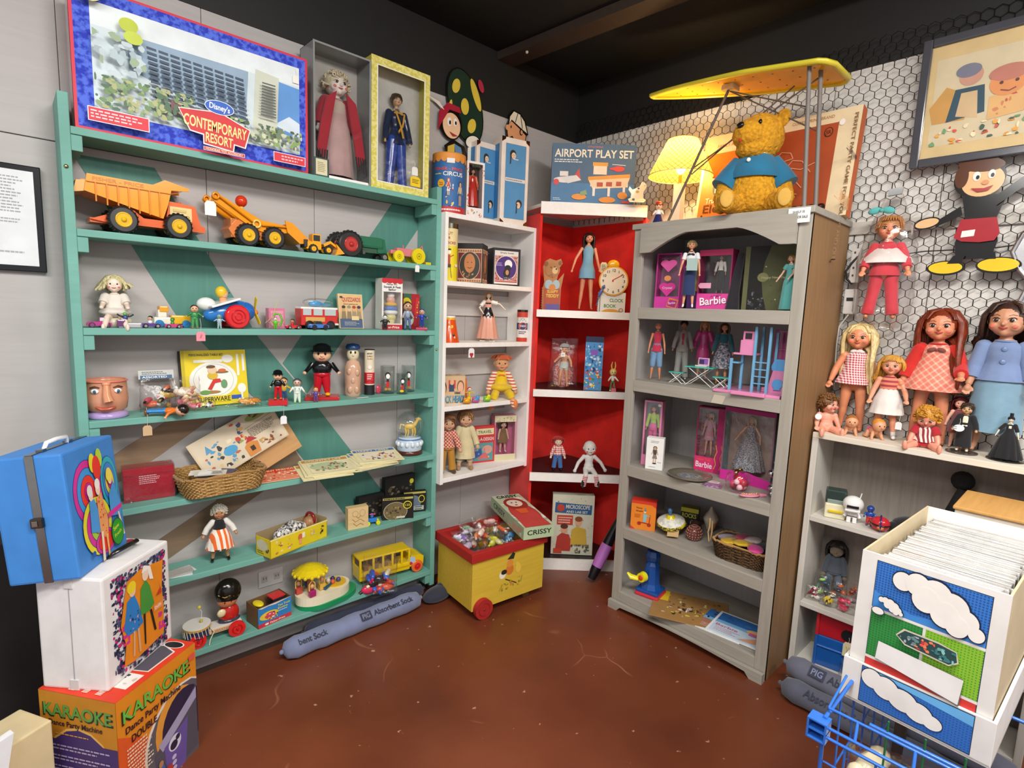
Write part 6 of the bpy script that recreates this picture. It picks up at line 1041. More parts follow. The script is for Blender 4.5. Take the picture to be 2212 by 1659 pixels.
# fourth bay
HB = [('r',0,0,1,1,'p:d8b890'),('e',.2,.58,.14,.26,'p:5a3426'),('e',.2,.52,.11,.24,'p:e0a888'),('e',.83,.62,.13,.22,'p:8a5a34'),('e',.83,.58,.1,.2,'p:e8b494'),('r',.4,.55,.65,.85,'p:d84a3a'),('r',.42,.45,.6,.7,'p:3a4a6a'),('e',.52,.78,.07,.1,'p:e0b890'),('t',.03,.05,.26,'BLOCK HEAD!','1a2a3a',.95),('t',.04,.07,.24,'BLOCK HEAD!','4aa0c8',.92),('t',.62,.36,.1,'Ideal','2a2a3a',.2)]
carton('game_box','tan block stacking game box with faces and blue lettering','game box',(-.972,-.10,.957),.15,.14,.07,-12,'p:d8b890',front=HB,top=[('r',0,0,1,1,'p:d8c4a0'),('b',.05,.1,.95,.9,14,['p:b86a4a','p:5a6a7a'],.06)])
carton('story_book','small orange picture book beside block game box','book',(-.855,-.05,.957),.075,.11,.012,-6,'p:e0641e',front=[('r',.06,.05,.94,.95,'p:e8761e'),('r',.16,.14,.84,.72,'p:d84a2a'),('b',.2,.16,.8,.7,12,['p:3a2a28','p:e8c08a','p:c8301e','p:5a3a3a'],.09),('s',.2,.78,.8,.9,1,'5a2a14')],rx=-6)
t = figure('toy_figure','tiny outstretched yellow and red toy figure on white shelf',(-.85,-.115,.957),.075,-25,skin='g:f0dcc8',top='g:e8c828',leg='g:e8c828',shoe='g:d84a2a',hair='g:c8302a',arms=88,fat=.7)
for lb,x,y,cs in (('tiny yellow toy critter before block game box',-.905,-.165,('g:e8b828','g:d88a2a')),('tiny blue toy saucer with pink rim',-.845,-.16,('g:4a9ad0','g:c85a8a')),('tiny lime yellow toy teapot near rag doll leg',-.775,-.165,('g:d8d828','g:6ac04a'))):
    b = B(); b.ell((0,0,.016),(.022,.016,.014),cs[0],12); b.ell((.012,-.004,.026),(.012,.01,.012),cs[0],10); b.ell((-.015,0,.024),.009,cs[1],10); b.tube([(-.028,0,.012),(0,-.016,.008),(.028,0,.012)],.006,cs[1],7); solo(b,'toy_trinket',lb,'toy',(x,y,.957),15,'tiny plastic toys in the fourth bay')
t = doll('rag_doll','seated orange-haired rag doll in yellow overall with striped sleeves','rag doll',(-.625,-.10,.99),.345,-34,'rag','c:d8a070',('yarn_crown','c:d0602a'),((26,12,12),(30,12,12)),((16,68,62),(20,72,60)),
     [('dress','c:e9c41a',.34,1.3),('sleeves','s:e8dcc8:cf6040:60',1.9,1.25),('bow','c:e07a3a',.66),('pants','c:e9c41a',1.3,1.2),('socks','s:e8dcc8:cf6040:60',.5),('shoes','c:e0823a')],face=2,vox=.0025,fingers=False)
# fifth bay
def clothdoll(label,x,y,h,rz,hc,wear_,legs=((6,0,0),(6,0,0))): return doll('cloth_doll',label,'cloth doll',(x,y,.606),h,rz,'rag','c:d2a882',('short',hc),((24,12,10),(24,12,10)),legs,wear_,face=2,vox=.003,fingers=False)
clothdoll('brown haired boy cloth doll in plaid shirt and mustard trousers',-.985,-.12,.305,-20,'h:8a5a34:5a3820',[('top','l:b8402a:e8dcc8:60',.44,1.15),('sleeves','l:b8402a:e8dcc8:60',1.8,1.25),('pants','c:c08a2a',1.85,1.2,1.4),('shoes','c:5a3822')])
clothdoll('curly haired cloth doll in cream pinafore beside boy doll',-.87,-.115,.315,-30,'h:a87a4a:6a4626',[('dress','c:dccda0',.2,1.5),('sleeves','c:dccda0',1.8,1.3),('pants','c:d8cba4',1.5,1.1),('shoes','c:b08c62')])
carton('game_box','red travel design toy box standing between cloth doll and pink box','game box',(-.715,-.06,.606),.15,.2,.025,-14,'p:cf3c38',front=[('r',0,0,1,1,'p:cf3c38'),('r',.25,.76,.95,.93,'p:e8dcae'),('t',.32,.8,.08,'TRAVEL','5a6a2a',.55),('t',.1,.6,.09,'WILL-A-DESIGN','f0dcd8',.85),('r',.05,.05,.93,.54,'p:5a9a9c'),('p',[(.1,.1),(.5,.2),(.45,.4),(.12,.3)],'p:3a5aa0'),('e',.7,.35,.2,.12,'p:d8a08c'),('p',[(.3,.1),(.8,.1),(.6,.3)],'p:d86a6a'),('b',.1,.1,.9,.5,12,['p:d87a7a','p:e8c8a8','p:7ab0b8'],.06)])
wbox('doll_box','pink open fronted doll box at right of lowest white bay','doll box',(-.575,-.08,.606),.125,.25,.06,-22,'p:d68aa0',.007,back='p:d06a96',base=.035,art=[('r',0,0,1,.14,'p:d8cfa8'),('r',0,.86,1,1,'p:d8d0a8'),('b',.02,.86,.98,.98,16,['p:b8a878','p:e8e0c0','p:a8905a'],.05)])
doll('boxed_doll','small dark haired doll in brown dress inside pink doll box','doll',(-.575,-.077,.643),.185,-22,'child','q:e0b49c',('long','h:3a2018:1e100c',2.0),((16,5,5),(16,5,5)),((4,0,0),(4,0,0)),[('dress','c:8a6a4a',.32,1.6),('shoes','c:f0e8e0')],vox=.0016,fingers=False)
# ---------------------------------------------------------------- red corner shelf contents
u2 = (P1-P0).normalized(); RZ = math.degrees(math.atan2(u2.y,u2.x))
def cs(s,dpt): q = P0+u2*s-nn*dpt; return q.x,q.y     # s along the front, depth behind it
L_c = (P1-P0).length
x,y = cs(.30,.06)
AP = [('r',0,0,1,1,'p:4a6680'),('r',0,0,1,.35,'p:4a7aa4'),('t',.03,.78,.13,'AIRPORT PLAY SET','f4e6c8',.94),('t',.42,.94,.025,'LITTLE PEOPLE','d86a4a',.18),('s',.03,.68,.42,.75,2,'e8e4dc'),('e',.16,.4,.13,.05,'p:ece2d8'),('r',.1,.46,.2,.54,'p:ece2d8'),('p',[(.25,.42),(.33,.6),(.35,.42)],'p:c84a3a'),('p',[(.1,.44),(.2,.34),(.36,.4),(.3,.48)],'p:e0dcd8'),('e',.06,.36,.035,.05,'p:d84a4a'),('r',.47,.3,.92,.4,'p:f0dcc0'),('p',[(.44,.42),(.94,.46),(.9,.3),(.5,.26)],'p:eccfa8'),('p',[(.44,.46),(.94,.52),(.94,.46),(.44,.4)],'p:e89a2a'),('r',.5,.5,.66,.64,'p:f0dcc0'),('r',.49,.64,.67,.7,'p:e8a22a'),('e',.8,.6,.07,.045,'p:dc3c28'),('e',.74,.6,.05,.02,'p:dc3c28'),('l',[(.72,.67),(.88,.66)],.01,'f0e0d0'),('r',.5,.14,.53,.28,'p:f0e4d4'),('r',.68,.14,.71,.3,'p:f0e4d4'),('r',.86,.14,.89,.3,'p:f0e4d4'),('r',.55,.3,.62,.37,'p:b84a2a'),('r',.66,.31,.73,.38,'p:b84a2a'),('r',.78,.32,.84,.39,'p:b84a2a'),('e',.34,.12,.09,.05,'p:e8932a'),('e',.68,.08,.1,.05,'p:e8932a'),('e',.86,.16,.06,.06,'p:e8932a'),('p',[(.35,.2),(.42,.24),(.44,.16),(.36,.14)],'p:8aa070'),('s',.03,.05,.14,.1,2,'d8e0e8'),('r',.85,.03,.95,.07,'p:c84a3a')]
carton('boxed_playset','blue boxed airport play set on top of red corner shelf','toy box',(x-.03,y+.02,1.987),.43,.30,.07,RZ-2,'p:3c4a56',front=AP)
# bay 1
x,y = cs(.09,.055)
b = B(); b.prism([(-.05,0),(.045,0),(.047,.12),(.06,.2),(.02,.15),(.035,.23),(.05,.25),(.04,.275),(.015,.265),(-.02,.275),(-.045,.26),(-.055,.23),(-.045,.15),(-.055,.1)],.014,'p:b98048',side='p:e8e0d0')
b.art((-.055,0,0),(.11,0,0),(0,0,.275),[('r',.1,.0,.9,.42,'p:b8563a'),('t',.25,.34,.055,'SLEEPY','f0d84a',.55),('t',.2,.25,.065,'TEDDY','f0d84a',.65),('r',.2,.0,.9,.12,'p:6a5a9a'),('e',.32,.5,.2,.09,'p:a8c4cc'),('e',.68,.5,.18,.09,'p:a8c4cc'),('e',.5,.44,.16,.07,'p:d8883a'),('e',.48,.78,.36,.14,'p:b07a42'),('e',.6,.77,.14,.065,'p:e0c08a'),('e',.66,.8,.04,.018,'1c1410'),('e',.4,.83,.03,.014,'1c1410'),('e',.58,.84,.03,.014,'1c1410'),('e',.16,.9,.1,.045,'p:8a5a2e'),('e',.84,.92,.08,.04,'p:8a5a2e'),('l',[(.3,.66),(.45,.7),(.5,.62)],.008,'7a4a24')])
for i in range(9): b.torus((-.052,.006,.012+.013*i),.004,.0012,'g:e8e8e0','y',10,4)
solo(b,'bear_shaped_book','bear-shaped spiral storybook on top bay of red corner shelf','book',(x+.02,y+.03,1.4365),RZ-8)
x,y = cs(.27,.09)
doll('fashion_doll','long dark-haired fashion doll in blue mini dress between two books','doll',(x,y,1.4365),.42,RZ+3,'fashion','q:d98f6a',('long','h:2a1814:120a08',5.2),((30,5,8),(12,15,20)),((5,0,0),(3,4,0)),[('dress','c:7fb0cc',.42,1.25),('shoes','q:d98f6a',.02)],vox=.0024)
hangtag('cream card held at side of blue dressed fashion doll',(x+.045,y-.075,1.645),'p:d8d6b8',.042,.055,rz=RZ+20,art=[('s',.15,.2,.85,.8,4,'5a5a4a')],string=.0)
x,y = cs(.405,.045); b = B()
t = T('clock_book','white clock-shaped toy book with yellow alarm bell and spiral binding','book',(x,y,1.4365),RZ-3)
b.box(-.075,-.006,0,.07,.014,.105,'p:ece6da',.001); b.art((-.075,-.006,0),(.145,0,0),(0,0,.105),[('t',.3,.82,.1,'golden','c88a5a',.3),('t',.42,.52,.17,'CLOCK','2c7a3a',.5),('t',.22,.24,.17,'BOOK','3a8a2a',.45),('e',.48,-.05,.36,.22,'p:e8a02a'),('e',.85,.12,.08,.1,'2a2a2a'),('e',.85,.12,.06,.08,'e8c8a0')]); [b.torus((-.072,.003,.01+.011*i),.005,.0012,'g:e8e8e0','y',10,4) for i in range(8)]; b.obj('book_cover',t)
b = B(); z = .165; b.cyl((0,-.014,z),(0,-.002,z),.078,'g:e8a63a',n=40); b.cyl((0,-.016,z),(0,-.014,z),.071,'g:f1e6d0',n=40); b.ell((-.005,-.006,z+.085),(.032,.012,.026),'g:ecb01e',16)
for k in range(12):
    a = rad(90-30*(k+1)); s = str(k+1); b.art((.056*math.cos(a)-.01,-.0165,z+.056*math.sin(a)-.008),(.02,0,0),(0,0,.016),[('t',.1 if k > 8 else .3,0,.9,s,'2a2422')])
b.art((-.07,-.017,z-.07),(.14,0,0),(0,0,.14),[('p',[(.44,.47),(.48,.53),(.82,.72),(.84,.76),(.8,.76),(.74,.7),(.45,.54)],'g:c8202c'),('e',.47,.5,.03,.03,'g:c8202c')],.001); b.obj('clock_face',t)
x2,y2 = cs(.33,.03); b = B(); b.ell((0,0,.0),(.009,.007,.03),'g:5a6aa8',10,(25,'Y')); b.ell((.015,0,.03),.009,'g:5a6aa8',8); b.tube([(-.01,0,-.03),(-.02,0,-.07)],[.004,.002],'g:4a5a8a',6); b.tube([(.0,.004,-.1),(0,.004,-.02)],.0015,'g:3a3a3a',5); solo(b,'toy_bird','small blue toy bird perched left of clock book','toy bird',(x2,y2-.01,1.538),RZ)
# bay 2
x,y = cs(.165,.07)
t = film_bag('bagged_doll','jointed bare doll packed in clear plastic bag with lace',(x,y,1.0125),.17,.275,.05,RZ,None,cat='bagged doll')
q = doll('vinyl_doll','bare jointed doll with bonnet curled inside clear bag','doll',(x+.008,y+.004,1.02),.24,RZ-15,'child','q:d49a72',('short','h:b8a890:8a7a66'),((40,30,50),(30,20,30)),((6,12,20),(5,0,0)),[('pants','c:c9ccc4',.3,1.25),('band','c:b0aca8')],face=2,vox=.002,fingers=False)
b = B(); b.lathe([(.03,0),(.055,.03),(.06,.09),(.045,.14),(.02,.17)],'r:c8a09a:b04a4a:120',20,sy=.35,fold=.2,nf=7); solo(b,'lace_cloth','pinkish lace cloth bunched behind the bagged jointed doll','cloth',(x+.018,y+.018,1.016),RZ)
b = B(); b.prism([(0,0),(.022,0),(.022,.022),(0,.022)],.001,'p:f0eee8'); b.art((0,0,0),(.022,0,0),(0,0,.022),[('s',.2,.3,.8,.7,2,'5a5a5a')]); solo(b,'price_sticker','small white price sticker on clear doll bag','sticker',(x-.05,y-.022,1.19),RZ)
x,y = cs(.325,.04)
carton('game_box','narrow blue cartoon-printed game box standing in middle red bay','game box',(x,y,1.0125),.095,.29,.035,RZ-10,'p:3a78b8',front=[('r',0,0,1,1,'p:4a92cc'),('r',0,.9,1,1,'p:1e2a4a'),('b',.02,.35,.98,.9,60,['p:2f6ab0','p:a8d4e8','p:1e3a6a','p:7ac0d8','p:e8e8f0'],.09),('b',.02,.02,.98,.35,40,['p:e8c41e','p:3a8a4a','p:d84a3a','p:f0e4c0','p:e8962a'],.09),('r',.3,.66,.7,.76,'p:8a5ac0'),('b',.1,.3,.9,.42,10,['p:e8d8e0','p:c83a3a'],.08)])
x,y = cs(.43,.03)
t = figure('toy_figure','thin cream rabbit-eared toy figure carrying pink basket',(x-.01,y-.01,1.0125),.125,RZ,skin='g:e8cf8a',top='g:efe8dc',leg='g:5a8a5a',shoe='g:e8c88a',hair='g:e0c060',arms=40,fat=.6)
b = B(); [b.tube([(s*.007,0,.115),(s*.011,0,.14),(s*.007,0,.16)],[.003,.004,.002],'g:e8cf6a',6) for s in (-1,1)]; b.obj('ears',t)
b = B(); b.box(-.012,-.008,0,.012,.008,.02,'g:e07a8a',.002); b.tube([(-.01,0,.02),(0,0,.045),(.01,0,.02)],.0012,'g:e07a8a',5); solo(b,'toy_basket','tiny pink toy basket at feet of rabbit-eared figure','toy basket',(x-.025,y-.03,1.0125),RZ)
# bay 3
x,y = cs(.155,.055)
doll('rag_doll','red yarn-haired rag doll in plaid top and blue overalls, standing','rag doll',(x,y,.5525),.195,RZ,'rag','c:e8d2b8',('yarn','c:b8231c'),((24,8,8),(24,8,8)),((6,0,0),(6,0,0)),[('top','k:c83a34:ece0d4:90',.46,1.1),('sleeves','k:c83a34:ece0d4:90',1.7,1.2),('pants','c:3f6fb0',1.8,1.25,1.3),('shoes','g:16141a')],face=2,vox=.002,fingers=False)
x,y = cs(.33,.045)
doll('sock_doll','white stuffed sock doll with red striped stockings and black boots, seated','rag doll',(x,y,.5525),.3,RZ+4,'rag','c:eae6e0',None,((42,5,10),(50,20,10)),((10,74,74),(10,74,74)),[('socks','s:ecdcd8:c8343c:110',.95),('shoes','c:1d1c22')],face=2,vox=.0025,fingers=False)
# bay 4
x,y = cs(.26,.07)
MS = [('r',0,0,1,1,'p:d4cfb8'),('b',.02,.02,.98,.98,80,['p:c2bda4','p:b0a88c','p:dad6c4','p:7a7a62'],.018),('p',[(.06,.7),(.94,.68),(.95,.84),(.07,.87)],'p:2c5a8c'),('e',.2,.78,.09,.06,'p:c8402c'),('t',.32,.775,.065,'MICROSCOPE','e0dcc0',.58,-1),('t',.33,.705,.04,'AND LAB SET','e0dcc0',.52,-1),('r',.12,.5,.5,.66,'p:c2422c'),('s',.15,.52,.48,.64,3,'e8c8b8'),('p',[(.1,.06),(.14,.3),(.24,.36),(.42,.34),(.5,.2),(.46,.06)],'p:b8392c'),('e',.3,.43,.085,.075,'p:d8a07a'),('e',.3,.475,.09,.045,'p:5a2c1c'),('p',[(.46,.16),(.48,.42),(.6,.48),(.82,.44),(.86,.18)],'p:cda83c'),('e',.64,.56,.085,.075,'p:dca880'),('e',.64,.605,.09,.045,'p:8a4a22'),('b',.45,.03,.95,.18,24,['p:6a6a52','p:8a866c','p:4a4a3c'],.04),('r',.06,.02,.26,.1,'p:c8402c')]
carton('science_kit','worn microscope and lab set box in bottom bay of red shelf','box',(x,y,.0615),.235,.345,.055,RZ-2,'p:cfcab4',front=MS,rx=-3)
t = T('toy_bat','pink and black inflatable-look toy bat leaning between red shelf and bookcase','toy bat',(-.355,-.575,0)); b = B(); p0 = V((0,0,.03)); d = (V((.16,-.07,.37))).normalized()
b.tube([p0,p0+d*.03,p0+d*.07],[.022,.026,.028],'g:1a171c',18); b.tube([p0+d*.4,p0+d*.48],[.014,.012],'g:1a171c',14); b.tube([p0+d*.2,p0+d*.28,p0+d*.4],[.03,.024,.014],'g:1a171c',18); b.obj('handle',t); b = B(); b.tube([p0+d*.07,p0+d*.13,p0+d*.2],[.028,.031,.03],'g:c276c8',18); b.obj('barrel',t)
# ---------------------------------------------------------------- toy chest on wheels
A0 = V((-1.033,-.405)); 
t = T('toy_chest','yellow wooden toy chest on red wheels with red rim','toy chest',(-1.07,-.452,0),-5)   # origin: front left corner
wC,dC = .43,.31; b = B(); YB_ = 'w:d8b63a:c9a22e:x'; hC = .285
b.box(0,0,.04,wC,.012,hC,YB_,.002); b.box(0,dC-.012,.04,wC,dC,hC,YB_,.002); b.box(0,.012,.04,.012,dC-.012,hC,YB_,.002); b.box(wC-.012,.012,.04,wC,dC-.012,hC,YB_,.002); b.box(.012,.012,.04,wC-.012,dC-.012,.055,YB_)
b.art((0,0,.04),(wC,0,0),(0,0,hC-.04),[('e',.5,.62,.055,.11,'p:d87a2a'),('e',.5,.75,.045,.08,'p:e0903a'),('p',[(.46,.84),(.54,.96),(.57,.92),(.55,.82)],'2a3428'),('e',.4,.55,.045,.08,'f0e6cc'),('e',.42,.6,.04,.05,'2a2422'),('e',.62,.6,.04,.1,'p:e8c04a'),('e',.6,.7,.025,.045,'p:e8c04a'),('l',[(.44,.45),(.6,.3)],.02,'4a2a1a'),('b',.38,.22,.66,.42,18,['p:7a8a3a','p:c8582a','p:a8982a','p:d8903a'],.015),('l',[(.36,.24),(.4,.36)],.01,'6a8a3a'),('l',[(.66,.3),(.68,.42)],.01,'6a8a3a')]); b.obj('box_body',t)
b = B(); RR = 'w:b3221c:9c1c18:x'; b.box(-.012,-.012,hC-.005,wC+.012,.014,hC+.04,RR,.003); b.box(-.012,dC-.014,hC-.005,wC+.012,dC+.012,hC+.04,RR,.003); b.box(-.012,.014,hC-.005,.014,dC-.014,hC+.04,RR,.003); b.box(wC-.014,.014,hC-.005,wC+.012,dC-.014,hC+.04,RR,.003); b.obj('rim',t)
for x in (.055,wC-.055):
    for y in (-.014,dC+.014):
        if x > .2: continue
        q = B(); q.cyl((x,y-.012,.048),(x,y+.012,.048),.048,'w:b02420:961c1a:x',n=32); q.torus((x,y-.0125,.048),.03,.0015,'p:8a1a18','y',24,5); q.ell((x,y-.013,.048),(.006,.003,.006),'p:8a1a18',8); q.obj('wheel',t)
b = B(); b.box(wC-.1,.03,0,wC-.06,dC-.03,.04,'w:6a4a24:4a3218:y',.003); b.obj('skid',t)
PL = [['g:c8b8d0','g:e0dce8','g:9a8aa8'],['g:d8d83a','g:e8e0a0','g:c8c84a'],['g:d88a5a','g:e8d0c0','g:c85a3a'],['g:5a9ad0','g:a8c8e0','g:d8d8e0'],['g:3a4a9a','g:8a6ab0','g:d0c8dc'],['g:d8b0a8','g:b83a3a','g:e8dcd8'],['g:8aa88a','g:d8e0d8','g:b8a8c0'],['g:e86a3a','g:e8e0d8','g:6ab0c8']]
nmz = ['lilac','lemon yellow','orange and cream','sky blue','dark blue and purple','pale red','grey green','orange and teal']
pz = ['nearest front left corner','at front edge','in front centre','near front right','deep in left corner','on top of heap','at back of heap','beside boxed doll']
pos_ = [(.09,.09),(.2,.075),(.14,.13),(.27,.09),(.07,.17),(.2,.17),(.14,.21),(.29,.17)]
for i in range(8):
    X_,Y_ = pos_[i]; p = V((-1.07,-.44,0))+MX.Rotation(rad(-5),3,'Z') @ V((X_,Y_,0))
    film_bag('toy_bag','clear bag of '+nmz[i]+' small toys in chest, '+pz[i],(p.x,p.y,.215+.012*(i % 3)+(.035 if i in (5,6) else 0)),.14,.13,.08,R.uniform(-40,40),(6,PL[i],.8),group='bags of small toys in the yellow chest',rx=R.uniform(-35,10))
b = B(); b.box(.03,.03,.06,wC-.03,dC-.03,.2,'r:8a7a9a:c8b8c0:30',.02); o = solo(b,'toy_heap','mixed small toys filling the bottom of the yellow chest','toys',(-1.07,-.452,0),-5); o['kind'] = 'stuff'
CR = [('r',0,0,1,1,'p:c4ccae'),('b',0,0,1,1,40,['p:d8dcc4','p:a8b48e','p:e6e8da'],.05),('e',.62,.5,.34,.44,'p:bf3a34'),('p',[(.5,.1),(1,.05),(1,.9),(.55,.85)],'p:c8403a'),('e',.32,.52,.19,.38,'p:9c2c22'),('e',.3,.5,.11,.26,'p:ecd8c4'),('e',.28,.58,.015,.03,'222222'),('e',.28,.42,.015,.03,'222222'),('e',.36,.5,.015,.05,'c02a3a'),('p',[(.48,.3),(.62,.36),(.62,.62),(.48,.7)],'p:e0602a'),('t',.11,.12,.22,'CRISSY','1f2a22',.28,90)]
b = B(); wB,hB,dB = .43,.165,.062; b.box(-wB/2,-hB/2,0,wB/2,hB/2,dB,'p:b4c49a',.002); b.art((-wB/2,-hB/2,dB),(wB,0,0),(0,hB,0),CR)
SD = [('r',0,0,1,1,'p:adc09a'),('t',.1,.3,.45,'CRISSY','1b261f',.36),('b',.6,.1,.95,.8,10,['p:8aa884','p:d0a08a','p:e0dcc4'],.06)]
b.art((-wB/2,-hB/2,0),(wB,0,0),(0,0,dB),SD); b.art((wB/2,-hB/2,0),(0,hB,0),(0,0,dB),[('r',0,0,1,1,'p:b8caa0'),('t',.12,.35,.4,'CRISSY','1b261f',.8)]); b.art((-wB/2,hB/2,0),(0,-hB,0),(0,0,dB),[('r',0,0,1,1,'p:b8c8a2')])
solo(b,'doll_box','worn green and red long doll box lying across corner of toy chest','doll box',(-.645,-.315,.336),rot=(0,rad(2),rad(-109)))
# ---------------------------------------------------------------- on top of the grey bookcase
HT = 1.83
t = T('ironing_board','yellow perforated metal toy ironing board on wire legs above plush bear','ironing board',(-.30,-1.15,HT)); b = B()
# board outline: nose towards +y (left in view), tail towards -y
prof = []
for i in range(41):
    q = i/40; yv = .43-.80*q; w = .125*min(1,(q/.62))**.62 if q < .62 else .125; w = max(w,.02) if q > 0 else .012
    if q > .95: w = .125-.05*((q-.95)/.05)**2
    prof.append((yv,w))
out = [(-w,y) for y,w in prof]+[(w,y) for y,w in prof[::-1]]
tilt = lambda y: .541+.1375*y
n = len(out); b.add([(x,y,tilt(y)) for x,y in out]+[(x,y,tilt(y)+.012) for x,y in out],[list(range(n)),list(range(n,2*n))[::-1]]+[(i,n+i,n+(i+1) % n,(i+1) % n) for i in range(n)],'g:f0b414'); b.obj('board_top',t)
b = B(); b.tube([(x*1.01,y,tilt(y)+.0) for x,y in out+out[:1]],.0085,'g:d9c83a',6,cap=False,flat=1.4)
b.obj('rolled_edge',t); b = B()
for i in range(9):
    for k in (-1,0,1):
        y = .30-.075*i; w = [w for yy,w in prof if yy <= y][0]; b.cyl((k*w*.55,y,tilt(y)-.0006),(k*w*.55,y,tilt(y)+.0002),.0035,'2a1a08',n=8)
b.obj('vent_holes',t)
L1 = 'p:5c5148'; b = B(); b.tube([(-.10,.24,0),(-.02,.045,tilt(.045)-.015)],.0055,L1,8); b.box(-.04,.02,tilt(.045)-.022,.02,.07,tilt(.045)-.002,'p:d8c89a',.002); b.obj('leg',t)
for x,yy in ((-.10,-.325),(-.045,-.345)): b = B(); b.tube([(x,yy,0),(x+.01,yy+.035,tilt(yy+.035))],.008,'p:77706a',8); b.obj('leg',t)
b = B()
for a,c in (((-.02,.04,.52),(-.09,-.30,.36)),((-.02,.04,.52),(-.04,-.33,.28)),((-.063,.15,.23),(-.03,-.31,.48)),((-.068,.16,.2),(.02,-.2,.49))): b.tube([a,c],.0028,L1,6)
b.obj('brace_wires',t)
# lamp
t = T('table_lamp','lit table lamp with yellow checked shade and cream post','lamp',(-.24,-.86,HT)); b = B(); b.lathe([(.0005,0),(.05,0),(.05,.012),(.035,.02)],'g:efe6d2',24); b.box(-.02,-.02,.018,.02,.02,.2,'g:f0e4cc',.003); b.cyl((0,0,.2),(0,0,.24),.008,'m:c8a860'); b.obj('lamp_base',t)
def shade_mat():
    m = bpy.data.materials.new('mat_lamp_shade'); m.use_nodes = True; nt = m.node_tree; N,L = nt.nodes,nt.links
    N.remove(N['Principled BSDF']); tc = N.new('ShaderNodeTexCoord'); sp = N.new('ShaderNodeSeparateXYZ'); L.new(tc.outputs['UV'],sp.inputs[0]); L.new(tc.outputs['Object'],sp.inputs[0])
    at = N.new('ShaderNodeMath'); at.operation = 'ARCTAN2'; L.new(sp.outputs[1],at.inputs[0]); L.new(sp.outputs[0],at.inputs[1])
    def M(o,a,c):
        n = N.new('ShaderNodeMath'); n.operation = o
        for i,z in enumerate((a,c)):
            if isinstance(z,(int,float)): n.inputs[i].default_value = z
            else: L.new(z,n.inputs[i])
        return n.outputs[0]
    a_ = M('MULTIPLY',at.outputs[0],5.); z_ = M('MULTIPLY',sp.outputs[2],46.)
    s1 = M('LESS_THAN',M('FRACT',M('ADD',a_,z_),0),.14); s2 = M('LESS_THAN',M('FRACT',M('SUBTRACT',a_,z_),0),.14); s3 = M('MAXIMUM',s1,s2)
    mx = N.new('ShaderNodeMix'); mx.data_type = 'RGBA'; L.new(s3,mx.inputs[0]); mx.inputs[6].default_value = lin('eed97a'); mx.inputs[7].default_value = lin('96782a')
    tl = N.new('ShaderNodeBsdfTranslucent'); df = N.new('ShaderNodeBsdfDiffuse'); ms = N.new('ShaderNodeMixShader'); ms.inputs[0].default_value = .45
    L.new(mx.outputs[2],tl.inputs[0]); L.new(mx.outputs[2],df.inputs[0]); L.new(df.outputs[0],ms.inputs[1]); L.new(tl.outputs[0],ms.inputs[2]); L.new(ms.outputs[0],N['Material Output'].inputs[0]); return m
b = B(); b.lathe([(.145,.235),(.068,.395)],shade_mat(),40); b.torus((0,0,.235),.145,.002,'e8d890','z',40,6); b.torus((0,0,.395),.068,.002,'c8a850','z',30,6); b.obj('lamp_shade',t)
b = B(); b.ell((0,0,.275),(.022,.022,.03),'e:ffe0a0:4',12); b.obj('bulb',t)
d = bpy.data.lights.new('lamp_light','POINT'); d.energy = 6.5; d.color = (1,.66,.3); d.shadow_soft_size = .03; o = bpy.data.objects.new('lamp_light',d); COL.objects.link(o); o.parent = t; o.location = (0,0,.325)
# rocking horse and girl ornaments on red shelf / top edge
b = B(); b.prism([(-.035,0),(.035,0),(.045,.012),(.03,.02),(.03,.05),(.045,.075),(.04,.09),(.02,.1),(.008,.075),(-.025,.06),(-.04,.075),(-.045,.06),(-.03,.04),(-.032,.02),(-.045,.014)],.008,'g:f2e8d4',side='g:d8c8a0'); b.art((-.045,0,0),(.09,0,0),(0,0,.1),[('e',.3,.12,.08,.06,'3a4a2a'),('e',.5,.5,.1,.07,'c8a04a'),('e',.55,.66,.06,.04,'3a3a2a'),('e',.88,.8,.02,.02,'222222'),('l',[(.1,.1),(.5,.03),(.9,.1)],.02,'b8b04a')])
solo(b,'rocking_horse','small cream rocking horse cut-out beside lamp','ornament',(-.20,-.60,1.988),-45)
t = figure('ornament','small wooden girl ornament in navy skirt and red cap by lamp',(-.36,-.835,HT),.105,-60,skin='q:e8b890',top='g:efe6da',leg='g:2a3060',shoe='g:e8c878',hair='g:d89a4a',hat='g:c8302a',arms=30,fat=1.0,cat='ornament')
b = B(); b.lathe([(.03,0),(.012,.05)],'g:2a3060',18); b.obj('skirt',t)
